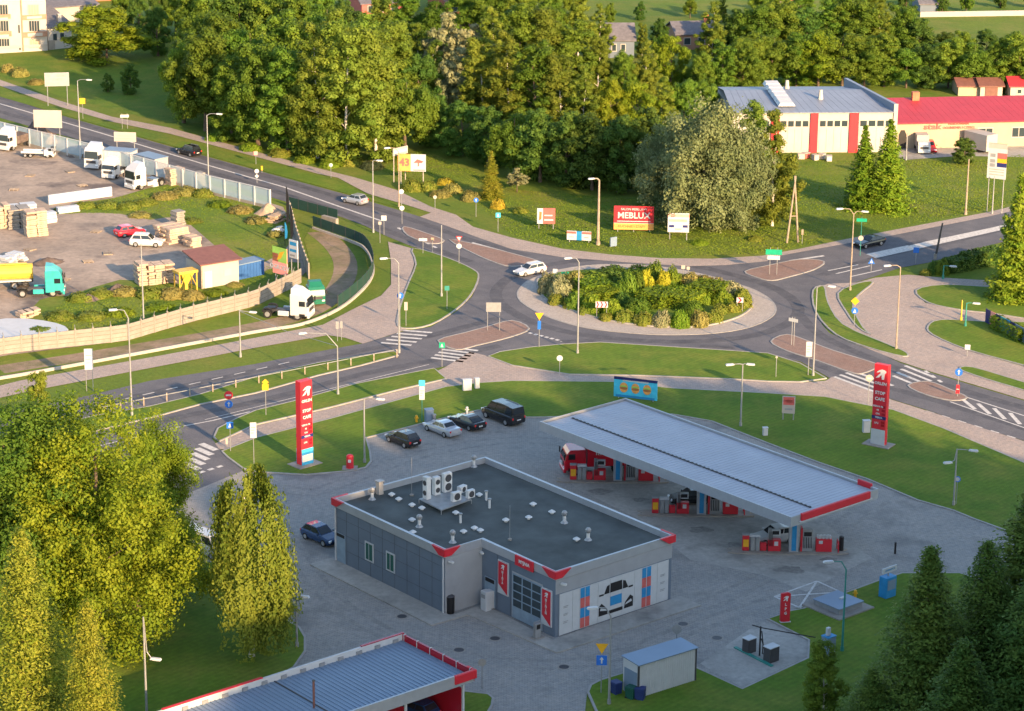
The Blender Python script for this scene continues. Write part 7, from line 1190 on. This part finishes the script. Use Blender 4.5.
pnx = lambda px: L*(px-731)/162.0
for x0, x1 in ((770, 778), (809, 816.5), (848, 857)): pn(t, 'pilaster', rect(pnx(x0), pnx(x1), 0, h-.05), .25, 'red_paint', (0, 0, 0))
for x0, x1 in ((738, 769), (779, 808), (818, 847), (858, 892)):
    for k in range(4): q = (x1-x0)/4; pn(t, 'window', rect(pnx(x0+q*(k+.1)), pnx(x0+q*(k+.85)), h*.66, h*.80), .06, 'window_glass', (0, 0, 0))
    for k in range(4): pn(t, 'wall_panel', rect(pnx(x0+(x1-x0)*k/4)+.03, pnx(x0+(x1-x0)*(k+1)/4)-.03, .3, h*.62), .05, 'wall_white', (0, 0, 0))
mb = MB(); mb.add([(L-.2, -.15, 0), (L+.35, -.15, 0), (L+.35+dl[0], dl[1], 0), (L-.2+dl[0], dl[1], 0), (L-.2, -.15, h+1.3), (L+.35, -.15, h+1.3), (L+.35+dl[0], dl[1], h+1.6), (L-.2+dl[0], dl[1], h+1.6)], [(4, 5, 6, 7), (0, 1, 5, 4), (1, 2, 6, 5), (2, 3, 7, 6), (3, 0, 4, 7)]); mb.build('parapet', 'blue_roof', t); pn(t, 'parapet_face', rect(L-.22, L+.38, 0, h+1.35), .05, 'wall_white', (0, -.15, 0))
k0, k1 = pnx(766), pnx(790)
for j in range(6): v0, v1 = .12+j*.11, .12+(j+1)*.105; x = L*.30; sk_ = skx(L*.3); zz = lambda v: h+.35+(hr-h)*v/.62; mb = MB(); mb.add([(x+sk_*v0, dl[1]*v0, zz(v0)), (x+2.6+sk_*v0, dl[1]*v0, zz(v0)), (x+2.6+sk_*v1, dl[1]*v1, zz(v1)), (x+sk_*v1, dl[1]*v1, zz(v1)), (x+.3+sk_*v0, dl[1]*v0, zz(v0)+.5), (x+2.3+sk_*v0, dl[1]*v0, zz(v0)+.5), (x+2.3+sk_*v1, dl[1]*v1, zz(v1)+.5), (x+.3+sk_*v1, dl[1]*v1, zz(v1)+.5)], [(4, 5, 6, 7), (0, 1, 5, 4), (1, 2, 6, 5), (2, 3, 7, 6), (3, 0, 4, 7)]); mb.build('skylight', 'panel_white', t)
for u, v in ((.62, .35), (.48, .75)): x = L*u+skx(L*u)*v; MB().cyl((x, dl[1]*v, h+.5), (x, dl[1]*v, h+2.2), .45, .25, 8).build('roof_vent', 'wall_white', t)
# red roofed shop
A, B = G(894, 149), G(1060, 145.5); L = (B-A).length; rz = atan2((B-A).y, (B-A).x); h = hpx(A, 123); t = thing('shop', 'cream shop with long red roof and red lettering', 'building', A, rz); dp = 13.0
C_ = A+Vector((-sin(rz), cos(rz), 0))*dp; hr = hpx(C_, 99); MB().prism(rect(0, L, 0, dp), 0, h).build('wall', 'cream_wall', t); n = 26
for i in range(n): MB().add([(L*i/n, -.5, h-.1), (L*(i+.98)/n, -.5, h-.1), (L*(i+.98)/n, dp, hr), (L*i/n, dp, hr), (L*i/n, -.5, h+.05), (L*(i+.98)/n, -.5, h+.05), (L*(i+.98)/n, dp, hr+.15), (L*i/n, dp, hr+.15)], [(4, 5, 6, 7), (0, 1, 5, 4), (0, 4, 7, 3), (1, 2, 6, 5), (2, 3, 7, 6)]).build('roof_sheet', 'red_roof', t)
MB().prism(rect(0, L, dp-.3, dp-.02), h, hr-.05).build('back_wall', 'cream_wall', t); bx(t, 'chimney', (L*.24, dp-1.5, hr+.4), (1.1, .9, 1.9), 'terracotta'); sx = lambda px: L*(px-894)/166.0
pn(t, 'doorway', [(sx(898), 0), (sx(905.5), 0), (sx(905.5), h*.55), (sx(903.5), h*.72), (sx(900), h*.72), (sx(898), h*.55)], .06, 'black', (0, 0, 0))
for x0, x1 in ((977, 984), (985, 991), (1011, 1017), (1018, 1026)): pn(t, 'window_frame', rect(sx(x0)-.12, sx(x1)+.12, h*.34, h*.76), .05, 'wall_white', (0, 0, 0)); pn(t, 'window', rect(sx(x0), sx(x1), h*.38, h*.72), .07, 'window_glass', (0, 0, 0))
text_mesh('stak', 1.25, 'red_faded', .03, 'lettering', t, (sx(931), -.1, h*.83), (pi/2, 0, 0), .04, 1.35)
for k, (s_, z) in enumerate((('HURTOWNIA', .93), ('OGUMIENIA I CZESCI', .78))): text_mesh(s_, .52, 'red_faded', .01, 'lettering', t, (sx(957), -.1, h*z), (pi/2, 0, 0), .03)
P = G(980, 151); t = thing('box_trailer', 'cream box trailer parked in front of the shop windows', 'trailer', P, rz+R(-62)); bx(t, 'box', (0, 0, 1.7), (4.8, 2.3, 2.5), 'wall_pale', bevel=.04); bx(t, 'chassis', (0, 0, .45), (4.6, 1.2, .16), 'dark_metal'); [wheel(t, -.8+.9*k, s*1.0, .36, .25) for k in (0, 1) for s in (1, -1)]; MB().cyl((2.4, 0, .45), (3.6, 0, .45), .06).build('drawbar', 'dark_metal', t)
for i, (x, y, m) in enumerate(((801, 159, 'wall_white'), (806, 158, 'red_faded'), (822, 159, 'wall_pale'), (829, 161, 'panel_white'), (815, 160, 'wall_white'))): 
    t = thing('crate', 'small pale crate on the grass before the warehouse, %s from the left' % ORD[i], 'crate', G(x, y), i*.5, 'crates before the warehouse'); bx(t, 'box', (0, 0, .4), (1.0, .8, .8), m, bevel=.08); bx(t, 'lid', (0, 0, .83), (1.05, .85, .06), 'wall_pale')
